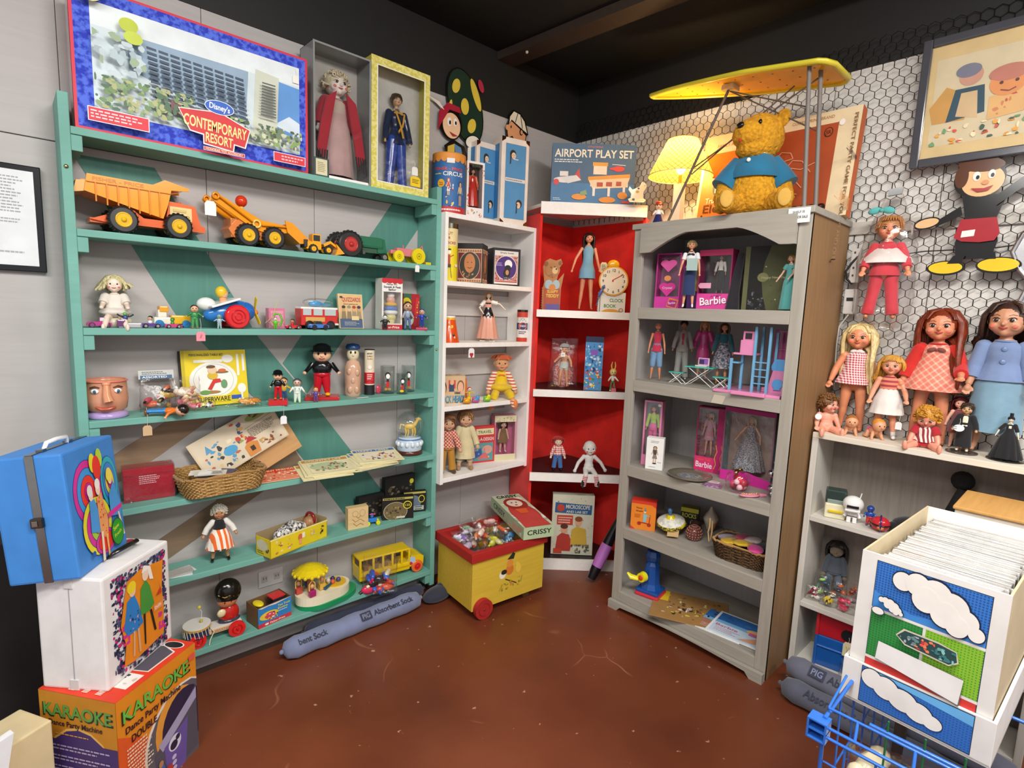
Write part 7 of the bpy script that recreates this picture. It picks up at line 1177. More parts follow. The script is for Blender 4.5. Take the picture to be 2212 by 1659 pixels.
# big orange game box leaning on the wall
GB_ = [('r',0,0,1,1,'p:e4cfa8'),('r',.02,.0,.46,.80,'p:e8731a'),('r',.46,.0,.88,.88,'p:a8481f'),('t',.1,.86,.035,'FAMILY AROUND','c87a4a',.22),('t',.6,.93,.03,'COORS SPRING BRAND','b08a5a',.25),('r',.28,.82,.4,.96,'p:241a14'),('t',.3,.84,.1,'NO','f0e8d8',.1),  # rust block on the right is the same orange with its shadow painted in
      ('e',.19,.42,.08,.12,'p:3c3a28'),('t',.115,.37,.1,'Tudor','f0e0c0',.15),('t',.07,.26,.06,'Tru-Action','f0dcb0',.2),('t',.06,.16,.09,'Electric','5a2e14',.3),('t',.05,.03,.11,'horse race','241810',.48),('t',.62,.05,.12,'game','1c120e',.26),('e',.83,.8,.025,.045,'3a2418'),('e',.83,.8,.02,.038,'p:a8481f'),('t',.815,.78,.035,'SR','3a2418',.03),('e',.9,.87,.016,.03,'f0e8e0'),
      ('l',[(.52,.6),(.56,.68),(.62,.66),(.64,.6),(.56,.58)],.008,'e0a080'),('l',[(.5,.45),(.6,.52),(.7,.48),(.8,.54)],.008,'e0a080'),('l',[(.54,.3),(.6,.42),(.66,.4),(.72,.3)],.008,'e0a080'),('l',[(.6,.5),(.64,.58),(.7,.56),(.76,.44)],.008,'e0a080'),('l',[(.5,.25),(.58,.3),(.7,.24)],.008,'e0a080'),('t',.965,.93,.03,'PERFECT PARTY GAME FOR YOUNG AND OLD','8a6a4a',.9,-90)]
carton('game_box','huge orange electric horse race game box with painted shade at right, leaning on wire wall','game box',(-.15,-1.225,HT+.001),.64,.425,.05,-90,'p:dcc8a0',front=GB_,right=[('r',0,0,1,1,'p:c25a22'),('t',.2,.05,.4,'Electric horse race','f0b070',.9,90),('t',.3,.5,.3,'Tudor','3a1a10',.4,90)],rx=-9)
# golden bear
def bear():
    t = T('teddy_bear','large golden plush bear in blue crop top sitting under ironing board','teddy bear',(-.335,-1.25,HT),-62); F = 'f:e3a11c'; b = B()
    b.ell((0,0,.115),(.092,.078,.115),F,22); b.ell((0,-.022,.085),(.088,.068,.078),F,20); b.ell((0,0,.21),(.055,.05,.04),F,16)
    H_ = MX.Translation((0,-.005,.295)) @ MX.Rotation(rad(-38),4,'Z') @ MX.Rotation(rad(-10),4,'X') @ MX.Scale(1.14,4); b.M = H_
    b.ell((0,.01,.01),(.078,.078,.082),F,22); b.ell((0,-.055,-.002),(.052,.05,.048),F,18); b.ell((0,-.03,-.045),(.05,.045,.03),F,14)
    for s in (-1,1): b.ell((s*.068,.015,.065),(.03,.014,.032),F,14)
    b.M = MX.Identity(4)
    for s in (-1,1):
        b.tube([(s*.065,0,.19),(s*.1,-.01,.13),(s*.115,-.03,.065),(s*.115,-.04,.035)],[.034,.036,.034,.024],F,16); b.ell((s*.115,-.042,.035),.027,F,12)
        b.tube([(s*.055,-.02,.045),(s*.085,-.085,.042),(s*.1,-.13,.038)],[.045,.04,.034],F,16); b.ell((s*.1,-.135,.045),(.034,.024,.044),F,14)
    o_ = b.obj('plush_body',t); m = o_.modifiers.new('remesh','REMESH'); m.mode = 'VOXEL'; m.voxel_size = .0032; m.use_smooth_shade = True; m = o_.modifiers.new('smooth','SMOOTH'); m.iterations = 3
    tx = bpy.data.textures.new('fur','CLOUDS'); tx.noise_scale = .012; m = o_.modifiers.new('fur','DISPLACE'); m.texture = tx; m.strength = .006; m.mid_level = .5
    b = B(); C = 'c:1f7094'; b.lathe([(.099,.145),(.1,.165),(.088,.2),(.066,.23),(.056,.238)],C,30,sy=.88)
    for s in (-1,1): b.tube([(s*.05,0,.205),(s*.09,-.005,.155),(s*.115,-.015,.115)],[.044,.047,.05],C,18)
    b.torus((0,0,.236),.056,.0035,'c:e8d8a0','z',28,6); b.obj('crop_top',t)
    b = B(); b.ell((-.03,-.078,.205),(.008,.004,.008),'g:f0ece0',10); b.obj('button',t)
    b = B(H_); b.ell((0,-.105,.012),(.014,.008,.011),'g:16120e',10); b.ell((-.001,-.09,-.03),(.008,.006,.01),'c:c8321a',10)
    for s in (-1,1): b.ell((s*.042,-.062,.03),(.007,.006,.008),'g:120e0a',10)
    b.obj('face',t)
    b = B(); 
    for s in (-1,1): b = B(); b.ell((s*.1,-.158,.046),(.024,.005,.032),'c:d9a84a',14); b.obj('foot_pad',t)
bear()
# ---------------------------------------------------------------- bookcase bay 1
Gz = [1.459,1.126,.72,.411,.085]
z = Gz[0]+.0005
PK = 'p:d03a94'
wbox('doll_box','pink heart-printed fashion doll box at left of top bookcase bay','doll box',(-.30,-.885,z),.12,.25,.05,-84,'p:c83c90',.006,back='p:8a4a78',base=.02,art=[('e',.35,.82,.18,.06,'p:e05aa0'),('e',.65,.82,.18,.06,'p:e05aa0'),('p',[(.18,.8),(.82,.8),(.5,.66)],'p:e05aa0'),('e',.36,.4,.2,.07,'p:e03a9a'),('e',.64,.4,.2,.07,'p:e03a9a'),('p',[(.17,.38),(.83,.38),(.5,.22)],'p:e03a9a'),('t',.3,.36,.04,'Crystal','f8d0e0',.4),('r',0,.0,1,.22,'p:d83a9e'),('p',[(.5,.04),(.9,-.0),(1,.16),(.62,.2)],'p:e88a3a'),('p',[(.54,.06),(.86,.02),(.94,.14),(.64,.17)],'p:b82a8a'),('t',.6,.08,.04,'Barbie','f8d8e8',.28,6),('e',.5,.55,.14,.05,'p:f09a5a')],film='t:ffffff:25')
carton('doll_box','yellow backed purple heart card box behind curly haired doll','doll box',(-.24,-.985,z),.07,.23,.03,-84,'p:b8a850',front=[('r',0,0,1,1,'p:a89a4a'),('r',0,0,1,.45,'p:6a3a8a'),('e',.4,.52,.25,.08,'p:e8d05a'),('e',.6,.42,.2,.06,'p:e8b84a'),('r',.05,.66,.6,.78,'p:a8c08a')])
t = doll('fashion_doll','curly blonde fashion doll in white blouse and navy skirt','doll',(-.385,-1.03,z),.292,-66,'fashion','q:dd9a74',('curly','h:e0c48a:a8824a'),((14,8,14),(14,8,14)),((3,0,0),(3,0,0)),[('top','c:f0eeee',.6,1.1,'c:1a1a2a'),('sleeves','c:f0eeee',.5,1.4),('skirt','c:25345e',.2,1.12),('bow','c:1a1a2a',.79),('shoes','g:eeeeee')],vox=.0019)
b = B(); b.box(-.022,-.001,0,.022,.001,.05,'p:9ab0a8'); solo(b,'price_tag','grey green card hanging on white blouse of curly blonde doll','price tag',(-.425,-1.06,z+.16),-66)
wbox('doll_box','dark film-fronted army fashion doll box with pink lettered base','doll box',(-.285,-1.105,z),.145,.255,.06,-86,'p:a02a5c',.005,back='p:332a34',base=.07,art=[('r',0,.0,1,.27,'p:e0469a'),('t',.42,.2,.045,'ARMY','a02a6a',.35,5),('t',.14,.06,.13,'Barbie','8a1a5a',.8,6),('t',.12,.07,.13,'Barbie','f8f0f4',.8,6),('r',0,.9,1,1,'p:b82a5c'),('p',[(.08,.36),(.42,.36),(.42,.45),(.08,.45),(.02,.405)],'p:f0a8c4')],film='t:ffffff:25')
doll('boxed_doll','small uniformed doll in white shirt behind army box film','doll',(-.28,-1.115,z+.068),.17,-80,'fashion','q:b08a70',('bob','h:1c1414:0e0a0a',1.2),((12,5,5),(12,5,5)),((3,0,0),(3,0,0)),[('top','c:d8d0c8',.6,1.1),('skirt','c:1c1c22',.1,1.1),('sleeves','c:d8d0c8',1.5,1.4)],vox=.0018,fingers=False)
b = B(); b.tube([(0,0,0),(.003,0,.08),(.012,0,.16),(.022,0,.235)],[.03,.022,.018,.014],'c:232027',14,flat=.6); solo(b,'black_garment','narrow black cloth garment between army box and olive disc box','garment',(-.30,-1.19,z),-90)
GD = [('r',0,0,1,1,'p:1c1a16'),('r',.0,0,.08,1,'p:6a6a44'),('b',.1,.0,.42,.32,60,['p:1c1a1c','p:3a383c','p:6a6a70','p:141214'],.03),('p',[(.42,.0),(.34,.25),(.3,.5),(.33,.75),(.42,1),(1,1),(1,0)],'p:585a36'),('r',.78,0,.785,1,'p:8a8a5a'),('e',.32,.52,.09,.07,'p:8a8a58'),('t',.3,.5,.035,'Happy New Year','b8b488',.42),('e',.55,.18,.012,.01,'c8c49a'),('e',.7,.12,.012,.01,'c8c49a'),('e',.36,.68,.012,.01,'c8c49a'),('b',.44,.05,.95,.4,26,['p:5e603a','p:505232'],.02)]
carton('doll_box','dark olive new year doll box with round medallion at right of top bay','doll box',(-.255,-1.345,z),.245,.262,.06,-88,'p:2a2822',front=GD)
doll('fashion_doll','short haired doll in long teal ruffled gown beside right stile','doll',(-.365,-1.437,z),.215,-110,'fashion','q:e0b498',('bob','h:b88a4a:7a5a2a',1.5),((26,10,20),(8,20,30)),((3,0,0),(3,0,0)),[('dress','c:5fb0aa',.03,1.75),('sleeves','c:5fb0aa',.4,1.9)],vox=.0016,fingers=False)
# ---------------------------------------------------------------- bay 2
z = Gz[1]+.0005
doll('fashion_doll','male fashion doll in red vest and denim shorts, left in second bay','doll',(-.355,-.875,z),.272,-62,'fashion','q:c9805c',None,((12,5,8),(12,5,8)),((4,0,0),(4,0,0)),[('top','c:c02a48',.5,1.15,'c:1a1418'),('pants','c:6f93b4',1.1,1.6)],face=1,vox=.0018)
doll('fashion_doll','male fashion doll in grey suit and red waistcoat standing further back','doll',(-.225,-.93,z),.285,-62,'fashion','q:a86a4c',('short','h:2a1a14:140c0a'),((16,5,10),(16,5,10)),((4,0,0),(4,0,0)),[('top','c:9a9088',.48,1.15),('panel','c:a83444',.55,.78,.3),('sleeves','c:9a9088',1.8,1.5),('pants','c:989690',1.9,1.6,2.0),('shoes','g:ece8e4')],vox=.0018,fingers=False)
doll('fashion_doll','long blond haired doll in glossy pink outfit behind folding table','doll',(-.14,-.99,z),.285,-64,'fashion','q:d89a7a',('long','h:d8a06a:a8703a',3.5),((20,8,30),(20,8,30)),((3,0,0),(3,0,0)),[('dress','g:d84a8c',.36,1.3),('sleeves','g:d84a8c',1.8,2.0)],vox=.0018,fingers=False)
doll('fashion_doll','brown haired doll in teal jacket and floral skirt beside blue frame','doll',(-.205,-1.12,z),.28,-66,'fashion','q:d8946c',('bob','h:6a4426:3a2414',1.7),((16,8,10),(16,8,10)),((3,0,0),(3,0,0)),[('top','c:2f6a76',.5,1.2),('sleeves','c:2f6a76',1.8,1.6),('skirt','r:b8a8b0:3a5a66:120',.27,1.9),('shoes','g:d8883a')],vox=.0018,fingers=False)
def folding(name,label,loc,rz,w,d,h,top,leg='g:eceae6',cat='toy table'):
    t = T(name,label,cat,loc,rz); b = B(); b.box(-w/2,-d/2,h-.005,w/2,d/2,h,top,.0015); b.obj('top',t)
    for s in (-1,1): b = B(); y = s*d*.42; b.tube([(-w*.46,y,.002),(w*.36,y,h-.006)],.0017,leg,6); b.tube([(w*.46,y,.002),(-w*.36,y,h-.006)],.0017,leg,6); b.obj('crossed_leg',t)
    b = B(); [b.tube([(s*w*.46,-d*.42,.002),(s*w*.46,d*.42,.002)],.0017,leg,6) for s in (-1,1)]; b.obj('foot_bar',t); return t
folding('toy_table','doll-size folding table with turquoise top and white crossed legs',(-.33,-1.09,z),-82,.125,.075,.085,'g:48b8a4')
folding('toy_stool','turquoise topped doll stool left of folding table',(-.345,-.985,z),-82,.065,.05,.052,'g:48b8a4',cat='toy stool')
folding('toy_stool','turquoise topped doll stool right of folding table',(-.345,-1.195,z),-82,.065,.05,.052,'g:48b8a4',cat='toy stool')
t = T('toy_computer','tiny toy laptop with purple screen on turquoise doll table','toy computer',(-.315,-1.085,z+.0855),-84); b = B(); b.box(-.026,-.018,0,.026,.014,.004,'g:f0e8ec',.001); b.obj('keyboard',t); b = B(); b.box(-.025,.012,.004,.025,.016,.036,'g:e8b8d0',.002); b.art((-.025,.0115,.004),(.05,0,0),(0,0,.032),[('r',.1,.12,.9,.9,'8a5aa8'),('r',.1,.12,.55,.75,'3a2a5a')]); b.obj('screen',t)
t = T('toy_playset','pink and sky blue toy elevator playset on pink base in second bay','playset',(-.30,-1.34,z),-86); b = B(); PKG = 'g:e08ab4'; BLG = 'g:6fa8cc'
b.box(-.14,-.14,0,.12,.1,.012,PKG,.003); b.box(-.06,-.16,.0,.07,-.13,.016,PKG,.003); b.obj('base',t)
for i,(x,y,h_) in enumerate(((-.085,-.11,.14),(-.06,-.06,.2),(.0,-.10,.27),(.0,-.02,.27),(.055,-.10,.27),(.055,-.02,.25))): b = B(); b.box(x-.005,y-.005,.012,x+.005,y+.005,h_,BLG,.001); b.obj('post',t)
b = B(); [b.box(.0,-.104,.045+.028*i,.055,-.099,.049+.028*i,BLG) for i in range(4)]; b.box(-.09,-.112,.12,-.055,-.055,.126,BLG,.001); b.obj('ladder',t)
b = B(); b.box(-.085,-.10,.155,.0,-.03,.163,PKG,.002); b.box(-.06,-.1,.16,-.005,-.085,.215,PKG,.003); b.box(-.055,-.09,.21,-.01,-.083,.25,PKG,.002); b.box(-.045,-.0935,.22,-.02,-.082,.243,'2a2024'); b.obj('balcony',t)
b = B(); b.box(.03,.02,.012,.11,.025,.26,'g:a84a78',.002); [b.box(.04,.015,.06+.06*i,.1,.02,.062+.06*i,'g:d87aa4') for i in range(3)]; b.box(.02,-.05,.012,.045,-.03,.03,PKG,.002); b.obj('back_wall',t)
t = T('toy_dresser','pink cone-shaped toy stand with sky blue mirror by right stile','toy furniture',(-.335,-1.425,z+.0005),-88); b = B(); b.prism([(-.045,0),(.04,0),(.018,.1),(-.022,.1)],.03,PKG,(0,-.015,0)); b.box(-.05,-.035,0,.045,.02,.012,PKG,.003); b.obj('stand',t); b = B(); b.cyl((0,-.02,.048),(0,-.016,.048),.02,'g:5fa4dc',n=24); b.box(-.012,-.022,.025,.014,-.018,.03,'g:5fa4dc'); b.prism([(-.028,.1),(.026,.1),(.03,.115),(.018,.145),(-.02,.145),(-.032,.115)],.016,'g:5fa4dc',(0,-.01,0)); b.obj('mirror',t)
b = B(); b.prism([(0,0),(.05,.0),(.062,.034),(.012,.036)],.001,'p:c8bda8'); solo(b,'price_tag','plain tan card stuck below pink playset on grey shelf rail','price tag',(GX-.004,-1.205,1.078),-90)
# ---------------------------------------------------------------- bay 3
z = Gz[2]+.0005
wbox('doll_box','narrow pink edged doll box with lime topped doll, left in third bay','doll box',(-.335,-.875,z),.085,.31,.05,-74,'p:d884a8',.008,back='p:8aa09a',base=.05,art=[('r',0,0,1,.16,'p:e88ab0'),('r',.3,.03,.8,.12,'p:3a3a4a'),('r',.3,.15,.9,.22,'p:c8d88a'),('e',.85,.94,.1,.02,'e8e4d0')],sideart=[('r',0,0,1,1,'p:d884a8'),('t',.8,.3,.4,'Barbie','f0d0e0',.5,90)])
doll('boxed_doll','doll in lime top and pink trousers inside narrow pink edged box','doll',(-.335,-.872,z+.052),.235,-74,'fashion','q:d89a78',('long','h:8a5a34:5a3820',2.2),((12,5,5),(12,5,5)),((3,0,0),(3,0,0)),[('top','c:b0d048',.64,1.1),('sleeves','c:b0d048',1.6,1.5),('pants','c:e06aa0',1.8,1.4,1.6)],vox=.0017,fingers=False)
carton('ornament_box','small white ornament box with thin figure picture in front of pink box','box',(-.385,-.925,z),.078,.148,.045,-66,'p:f0eee8',front=[('s',.25,.84,.75,.92,2,'9a9690'),('f',.52,.22,.52,'p:c8a888','p:6a4a34','p:4a4440','p:8a7a6a'),('e',.52,.2,.12,.02,'2a2826'),('s',.2,.07,.75,.1,1,'9a9690'),('t',.72,.24,.03,'Barbie','b8a898',.2)])
t = T('plate','round pewter souvenir plate lying flat in third bay','plate',(-.375,-1.10,z)); b = B(); b.lathe([(.0005,.004),(.055,.005),(.068,.01),(.093,.016),(.096,.014),(.09,.007),(.06,0),(.0005,0)],'g:6c6554',44); b.add([],[],'p:888888'); b.M = MX.Translation((0,0,.0052)); b.art((-.06,-.06,0),(.12,0,0),(0,.12,0),[('e',.5,.5,.46,.46,'p:7a7a7a'),('b',.18,.18,.82,.82,40,['p:9a9aa0','p:5a5a64','p:b0a890','p:6a7a8a'],.07)]); b.obj('plate_body',t)
wbox('doll_box','bright pink fashion doll box with yellow ribbon print, mid third bay','doll box',(-.20,-1.10,z),.125,.30,.055,-80,'p:b01e5c',.005,back='p:8a5a5a',base=.065,art=[('r',0,0,.72,.23,'p:e02a70'),('t',.1,.17,.035,'Super Talk','e8603a',.5),('t',.06,.06,.09,'Barbie','f4e4ec',.6),('r',.74,.0,1,1,'p:b81e68'),('l',[(.72,.06),(.78,.14),(.72,.24),(.8,.34),(.74,.44)],.01,'e8b03a'),('l',[(.92,.06),(.98,.14),(.92,.24),(.98,.34),(.93,.44)],.01,'e8803a')],film='t:ffffff:25')
doll('boxed_doll','blonde doll in pale pink dress inside bright pink box','doll',(-.195,-1.085,z+.066),.205,-80,'fashion','q:e0a888',('side','h:e6c07a:b08a44',2.6),((12,5,5),(12,5,5)),((3,0,0),(3,0,0)),[('dress','c:d890a0',.38,1.25),('sleeves','c:d890a0',.8,1.5)],vox=.0016,fingers=False)
wbox('doll_box','wide film-fronted pink base doll box with silver black gown inside','doll box',(-.235,-1.295,z),.215,.325,.07,-88,'p:7a9aa4',.006,back='p:a08a80',base=.045,art=[('p',[(0,0),(1,0),(1,.1),(.5,.17),(0,.13)],'p:d8289a'),('r',0,.94,1,1,'p:b81e78')],film='t:ffffff:25',border='p:8a5a6c')
doll('boxed_doll','blonde doll in sparkling black gown inside wide pink base box','doll',(-.23,-1.29,z+.047),.245,-86,'fashion','q:d8a080',('long','h:d8b880:a88850',2.6),((35,10,30),(35,10,30)),((4,0,0),(4,0,0)),[('dress','r:0b0a0d:b4b4bc:420',.05,3.2)],vox=.0018,fingers=False)
t = T('glass_bowl','round glass bowl of pink trinkets with gold bow in third bay','bowl',(-.395,-1.325,z)); b = B(); b.lathe([(.0005,0),(.03,.0),(.046,.02),(.05,.045),(.044,.07),(.034,.08)],'G:ffffff',30); b.obj('bowl',t); b = B(); [b.ell((R.uniform(-.026,.026),R.uniform(-.026,.026),R.uniform(.015,.055)),R.uniform(.011,.018),('g:e8507a','g:d8304a','g:f0c0c8','g:b83a4a')[i % 4],8) for i in range(16)]; b.obj('trinkets',t)
b = B(); [b.ell((s*.018,0,.088),(.018,.009,.008),'m:d8b070',10,(s*20,'Y')) for s in (-1,1)]; b.tube([(-.03,0,.082),(0,0,.09),(.03,0,.08)],.005,'m:d8b070',6); b.obj('bow',t)
b = B(); b.box(-.04,-.03,0,.04,.03,.006,'t:ffffff',.001); b.box(-.03,-.022,.001,.03,.022,.004,'r:7a4a9a:d8a8d0:150'); solo(b,'small_packet','flat clear packet of purple accessories before pink doll boxes','packet',(-.41,-1.225,z),-70)
b = B(); b.box(-.03,-.012,0,.03,.012,.003,'p:e8dcd8'); b.box(-.01,-.012,.003,.02,.01,.005,'p:d8b8b8'); solo(b,'paper_card','small pale card strip behind purple packet in third bay','card',(-.36,-1.20,z),-80)
t = T('hairbrush','pink toy hairbrush hanging over front edge of third bay','hairbrush',(-.405,-1.40,z),-128); b = B(); b.ell((0,-.02,.006),(.02,.042,.006),'g:e08aa0',18); b.tube([(0,.02,.006),(0,.05,.006)],[.009,.006],'g:e08aa0',10); b.obj('brush_body',t); b = B(); [b.ell((R.uniform(-.008,.008),-.05+.008*i,.0125),.0025,'g:e8c83a',6) for i in range(9)]; b.obj('bristles',t)
b = B(); b.at(0,0,0); [b.ell((R.uniform(-.012,.012),R.uniform(-.012,.012),.014+.014*i),(.019-.001*i,.017,.012),'m:c8c8d0',9,(R.uniform(0,90),'X')) for i in range(10)]; solo(b,'foil_bundle','crumpled silver foil bundle against right stile in third bay','foil',(-.355,-1.452,z))
# ---------------------------------------------------------------- bay 4
z = Gz[3]+.0005
carton('toy_box','orange and red box with scooter riding clown drawing','toy box',(-.365,-.875,z),.115,.14,.06,-62,'p:d8361e',front=[('r',.0,.0,1,1,'p:e8841e'),('r',.0,.9,1,1,'p:d8361e'),('p',[(0,0),(.2,0),(0,.12)],'p:d8361e'),('p',[(1,.8),(1,1),(.8,.92)],'p:d8361e'),('e',.35,.22,.08,.065,'p:a8241e'),('e',.75,.2,.08,.065,'p:a8241e'),('l',[(.35,.26),(.75,.24)],.03,'a8241e'),('l',[(.75,.24),(.78,.55)],.025,'a8241e'),('p',[(.5,.28),(.62,.28),(.66,.55),(.5,.58)],'p:8ab8c0'),('l',[(.56,.52),(.78,.5)],.03,'8ab8c0'),('e',.56,.64,.05,.045,'p:e8c8a0'),('p',[(.52,.66),(.62,.66),(.58,.8)],'p:5a8a9a'),('t',.2,.74,.05,'Tinno','5a2a14',.25),('t',.2,.64,.05,'Soupie','5a2a14',.28),('s',.15,.42,.4,.56,3,'b86a2a')])
t = T('spinning_top','large yellow and white tin humming top with blue knob','spinning top',(-.31,-1.0,z),0); t.rotation_euler = (rad(0),rad(-16),0); b = B(); b.M = MX.Translation((0,0,.018)); b.lathe([(.0005,-.01),(.02,0),(.05,.02),(.066,.036)],'g:d8c02a',36); b.lathe([(.066,.036),(.0665,.045),(.062,.05)],'r:e0c82a:3a3420:90',36); b.lathe([(.062,.05),(.04,.062),(.015,.07),(.0005,.071)],'r:e8e4d4:c8c8c0:60',36); b.obj('top_body',t)
b = B(); b.M = MX.Translation((0,0,.018)); b.lathe([(.022,.068),(.014,.078),(.008,.082)],'g:e8d02a',20); b.cyl((0,0,.08),(0,0,.1),.008,'g:4a7aa8'); b.ell((0,0,.104),(.011,.011,.012),'g:4a7aa8',12); b.obj('knob',t)
b = B(); b.prism([(-.025,0),(.025,0),(.03,.045),(-.02,.05)],.001,'p:b8945a'); solo(b,'price_tag','tan card tag leaning on yellow tin humming top','price tag',(-.375,-1.04,z+.012),rot=(rad(-25),0,rad(-55)))
carton('book_box','black and yellow lettered box at back of fourth bay','box',(-.18,-1.015,z),.082,.105,.05,-70,'p:1a1614',front=[('r',0,.8,1,1,'p:b8b030'),('t',.08,.55,.2,'ROCKS','c8c04a',.8),('b',.1,.08,.9,.5,9,['p:7a6a5a','p:b8a890','p:4a3a34'],.08)],top=[('r',0,0,1,1,'p:8a8a3a')],right=[('r',.1,.1,.9,.9,'p:5a5a2a')])
t = T('seashell','pointed cream conch shell standing in fourth bay','shell',(-.14,-1.10,z)); b = B(); b.lathe([(.006,0),(.02,.012),(.03,.045),(.036,.062),(.03,.072),(.024,.085),(.016,.095),(.01,.108),(.003,.122)],'g:d8c8b0',20,fold=.1,nf=5); b.tube([(-.03,-.02,.02),(-.01,-.028,.05),(.01,-.02,.03)],[.004,.007,.004],'g:c87a4a',8); b.obj('shell_body',t)
t = T('pine_cone','reddish brown textured round pod lying in front of black box','pod',(-.30,-1.105,z)); b = B(); b.ell((0,0,.034),(.036,.034,.034),'g:6a3a34',20); [b.ell((.036*math.sin(th)*math.cos(ph),.034*math.sin(th)*math.sin(ph),.034+.034*math.cos(th)),.0045,'g:9a6458',6) for th in [PI*.12*k for k in range(1,8)] for ph in [2*PI*j/16+th for j in range(16)]]; b.obj('pod_body',t)
b = B(); b.ell((0,0,.026),(.03,.028,.026),'f:4a2f24',14); b.ell((.0,0,.05),(.02,.02,.014),'f:5a3a2c',12); solo(b,'pine_cone','small dark brown cone behind reddish pod','pod',(-.225,-1.07,z))
basket('wicker_basket','dark brown rectangular basket of doll clothes packets in fourth bay',(-.325,-1.35,z),.235,.15,.075,-90,'r:6a4a26:2e1c0c:170','c:b88a4a')
b = B(); b.tube([(-.005,0,0),(.0,.01,.04),(-.01,0,.07),(.005,.008,.1)],.003,'c:c8a468',5); b.tube([(.008,0,0),(-.006,-.01,.05),(.01,0,.09)],.003,'c:b8945a',5); solo(b,'raffia_twist','twisted raffia strands at left end of dark basket','raffia',(-.37,-1.215,z+.05))
for i,(dx,dy,m,lb) in enumerate(((-.03,.05,'c:e3b81c','yellow folded doll garment packet, left in dark basket'),(-.02,.0,'c:e9c020','second yellow doll garment packet in middle of dark basket'),(.03,.02,'c:b8245a','crimson doll garment packet at back of dark basket'),(.02,-.05,'c:2e4250','navy doll garment packet at back right of dark basket'),(-.04,-.06,'c:ec4aa0','hot pink doll garment packet at front right of dark basket'),(.03,-.015,'c:e0c8c8','pale pink doll garment packet under the crimson one'),(.0,.075,'c:b8a8b8','lilac doll garment packet at far left of dark basket'))):
    t = T('garment_packet',lb,'doll clothes',(-.325+dx,-1.35+dy,z+.072+.005*(i % 3)),R.uniform(-40,40),'doll clothes packets in dark basket'); q = B(); q.ell((0,0,.004),(.044,.032,.01),m,14); q.box(-.03,-.02,.002,.028,.02,.009,m,.004); q.obj('garment',t); q = B(); q.box(-.042,-.03,.0,.042,.03,.014,'t:ffffff:60',.006); q.obj('plastic_bag',t)
# ---------------------------------------------------------------- bay 5
z = Gz[4]+.0005
t = T('toy_microscope','chunky blue toy gumball viewer with yellow spout and red base','toy',(-.335,-.925,z),-80); b = B(); b.box(-.06,-.06,0,.06,.05,.018,'g:d83040',.012); b.obj('base',t)
b = B(); BU = 'g:1c4f9c'; b.box(-.056,-.056,.016,.056,.046,.035,BU,.008); b.lathe([(.052,.035),(.04,.06),(.036,.13),(.034,.15),(.024,.165),(.03,.175),(.036,.195),(.03,.22),(.0005,.228)],BU,8,sm=False); b.obj('body_shell',t)
b = B(); b.tube([(-.02,-.05,.1),(-.025,-.075,.1)],[.024,.022],'g:eee022',22); b.ell((-.025,-.077,.1),(.012,.004,.013),'g:d84a1e',14); b.tube([(-.04,-.07,.09),(-.07,-.085,.095),(-.09,-.085,.11)],[.012,.014,.005],'g:eee022',10,flat=.5); b.obj('spout',t)
b = B(); b.box(-.165,-.13,0,.165,.13,.004,'p:a67c46',.001); b.art((-.165,-.13,.004),(.33,0,0),(0,.26,0),[('b',.15,.12,.9,.88,60,['p:4a3424','p:8a5a34','p:d8c84a','p:e8e0cc','p:c8a45a','p:3a2a20','p:7a4a34'],.032),('r',.01,.6,.2,.98,'p:e8c22a'),('s',.45,.42,.7,.5,2,'4a3020')]); solo(b,'picture_board','brown board of small animal pictures lying in bottom bay','picture board',(-.325,-1.125,z),rot=(0,0,rad(-66)))
PO = [('r',0,0,1,1,'p:eef0f0'),('r',.04,.05,.96,.95,'p:c8dcec'),('r',.04,.55,.96,.95,'p:2f6eb4'),('r',.04,.48,.96,.6,'p:7ab0dc'),('t',.08,.34,.09,'Barbie','c86a8a',.36),('s',.1,.12,.5,.3,3,'d8a0b0'),('b',.05,.6,.95,.94,14,['p:3a7cc0','p:2a62a4'],.06)]
PG = PO+[('p',[(.5,.1),(.7,.3),(.85,.5),(.92,.35),(.75,.12)],'p:e0a07c'),('e',.7,.55,.16,.1,'p:e8b878'),('r',.6,.4,.75,.52,'p:d86a9a')]
b = B(); b.box(-.13,-.1,0,.13,.1,.003,'p:eef0f0'); b.art((-.13,-.1,.003),(.26,0,0),(0,.2,0),PG); solo(b,'poster_card','right-hand seaside doll poster card lying in bottom bay','poster',(-.31,-1.372,z+.0035),rot=(0,0,rad(-84)))
b = B(); b.box(-.1,-.1,0,.1,.1,.003,'p:eef0f0'); b.art((-.1,-.1,.003),(.2,0,0),(0,.2,0),PO); solo(b,'poster_card','left-hand seaside poster card partly under the other','poster',(-.32,-1.29,z),rot=(0,0,rad(-84)))
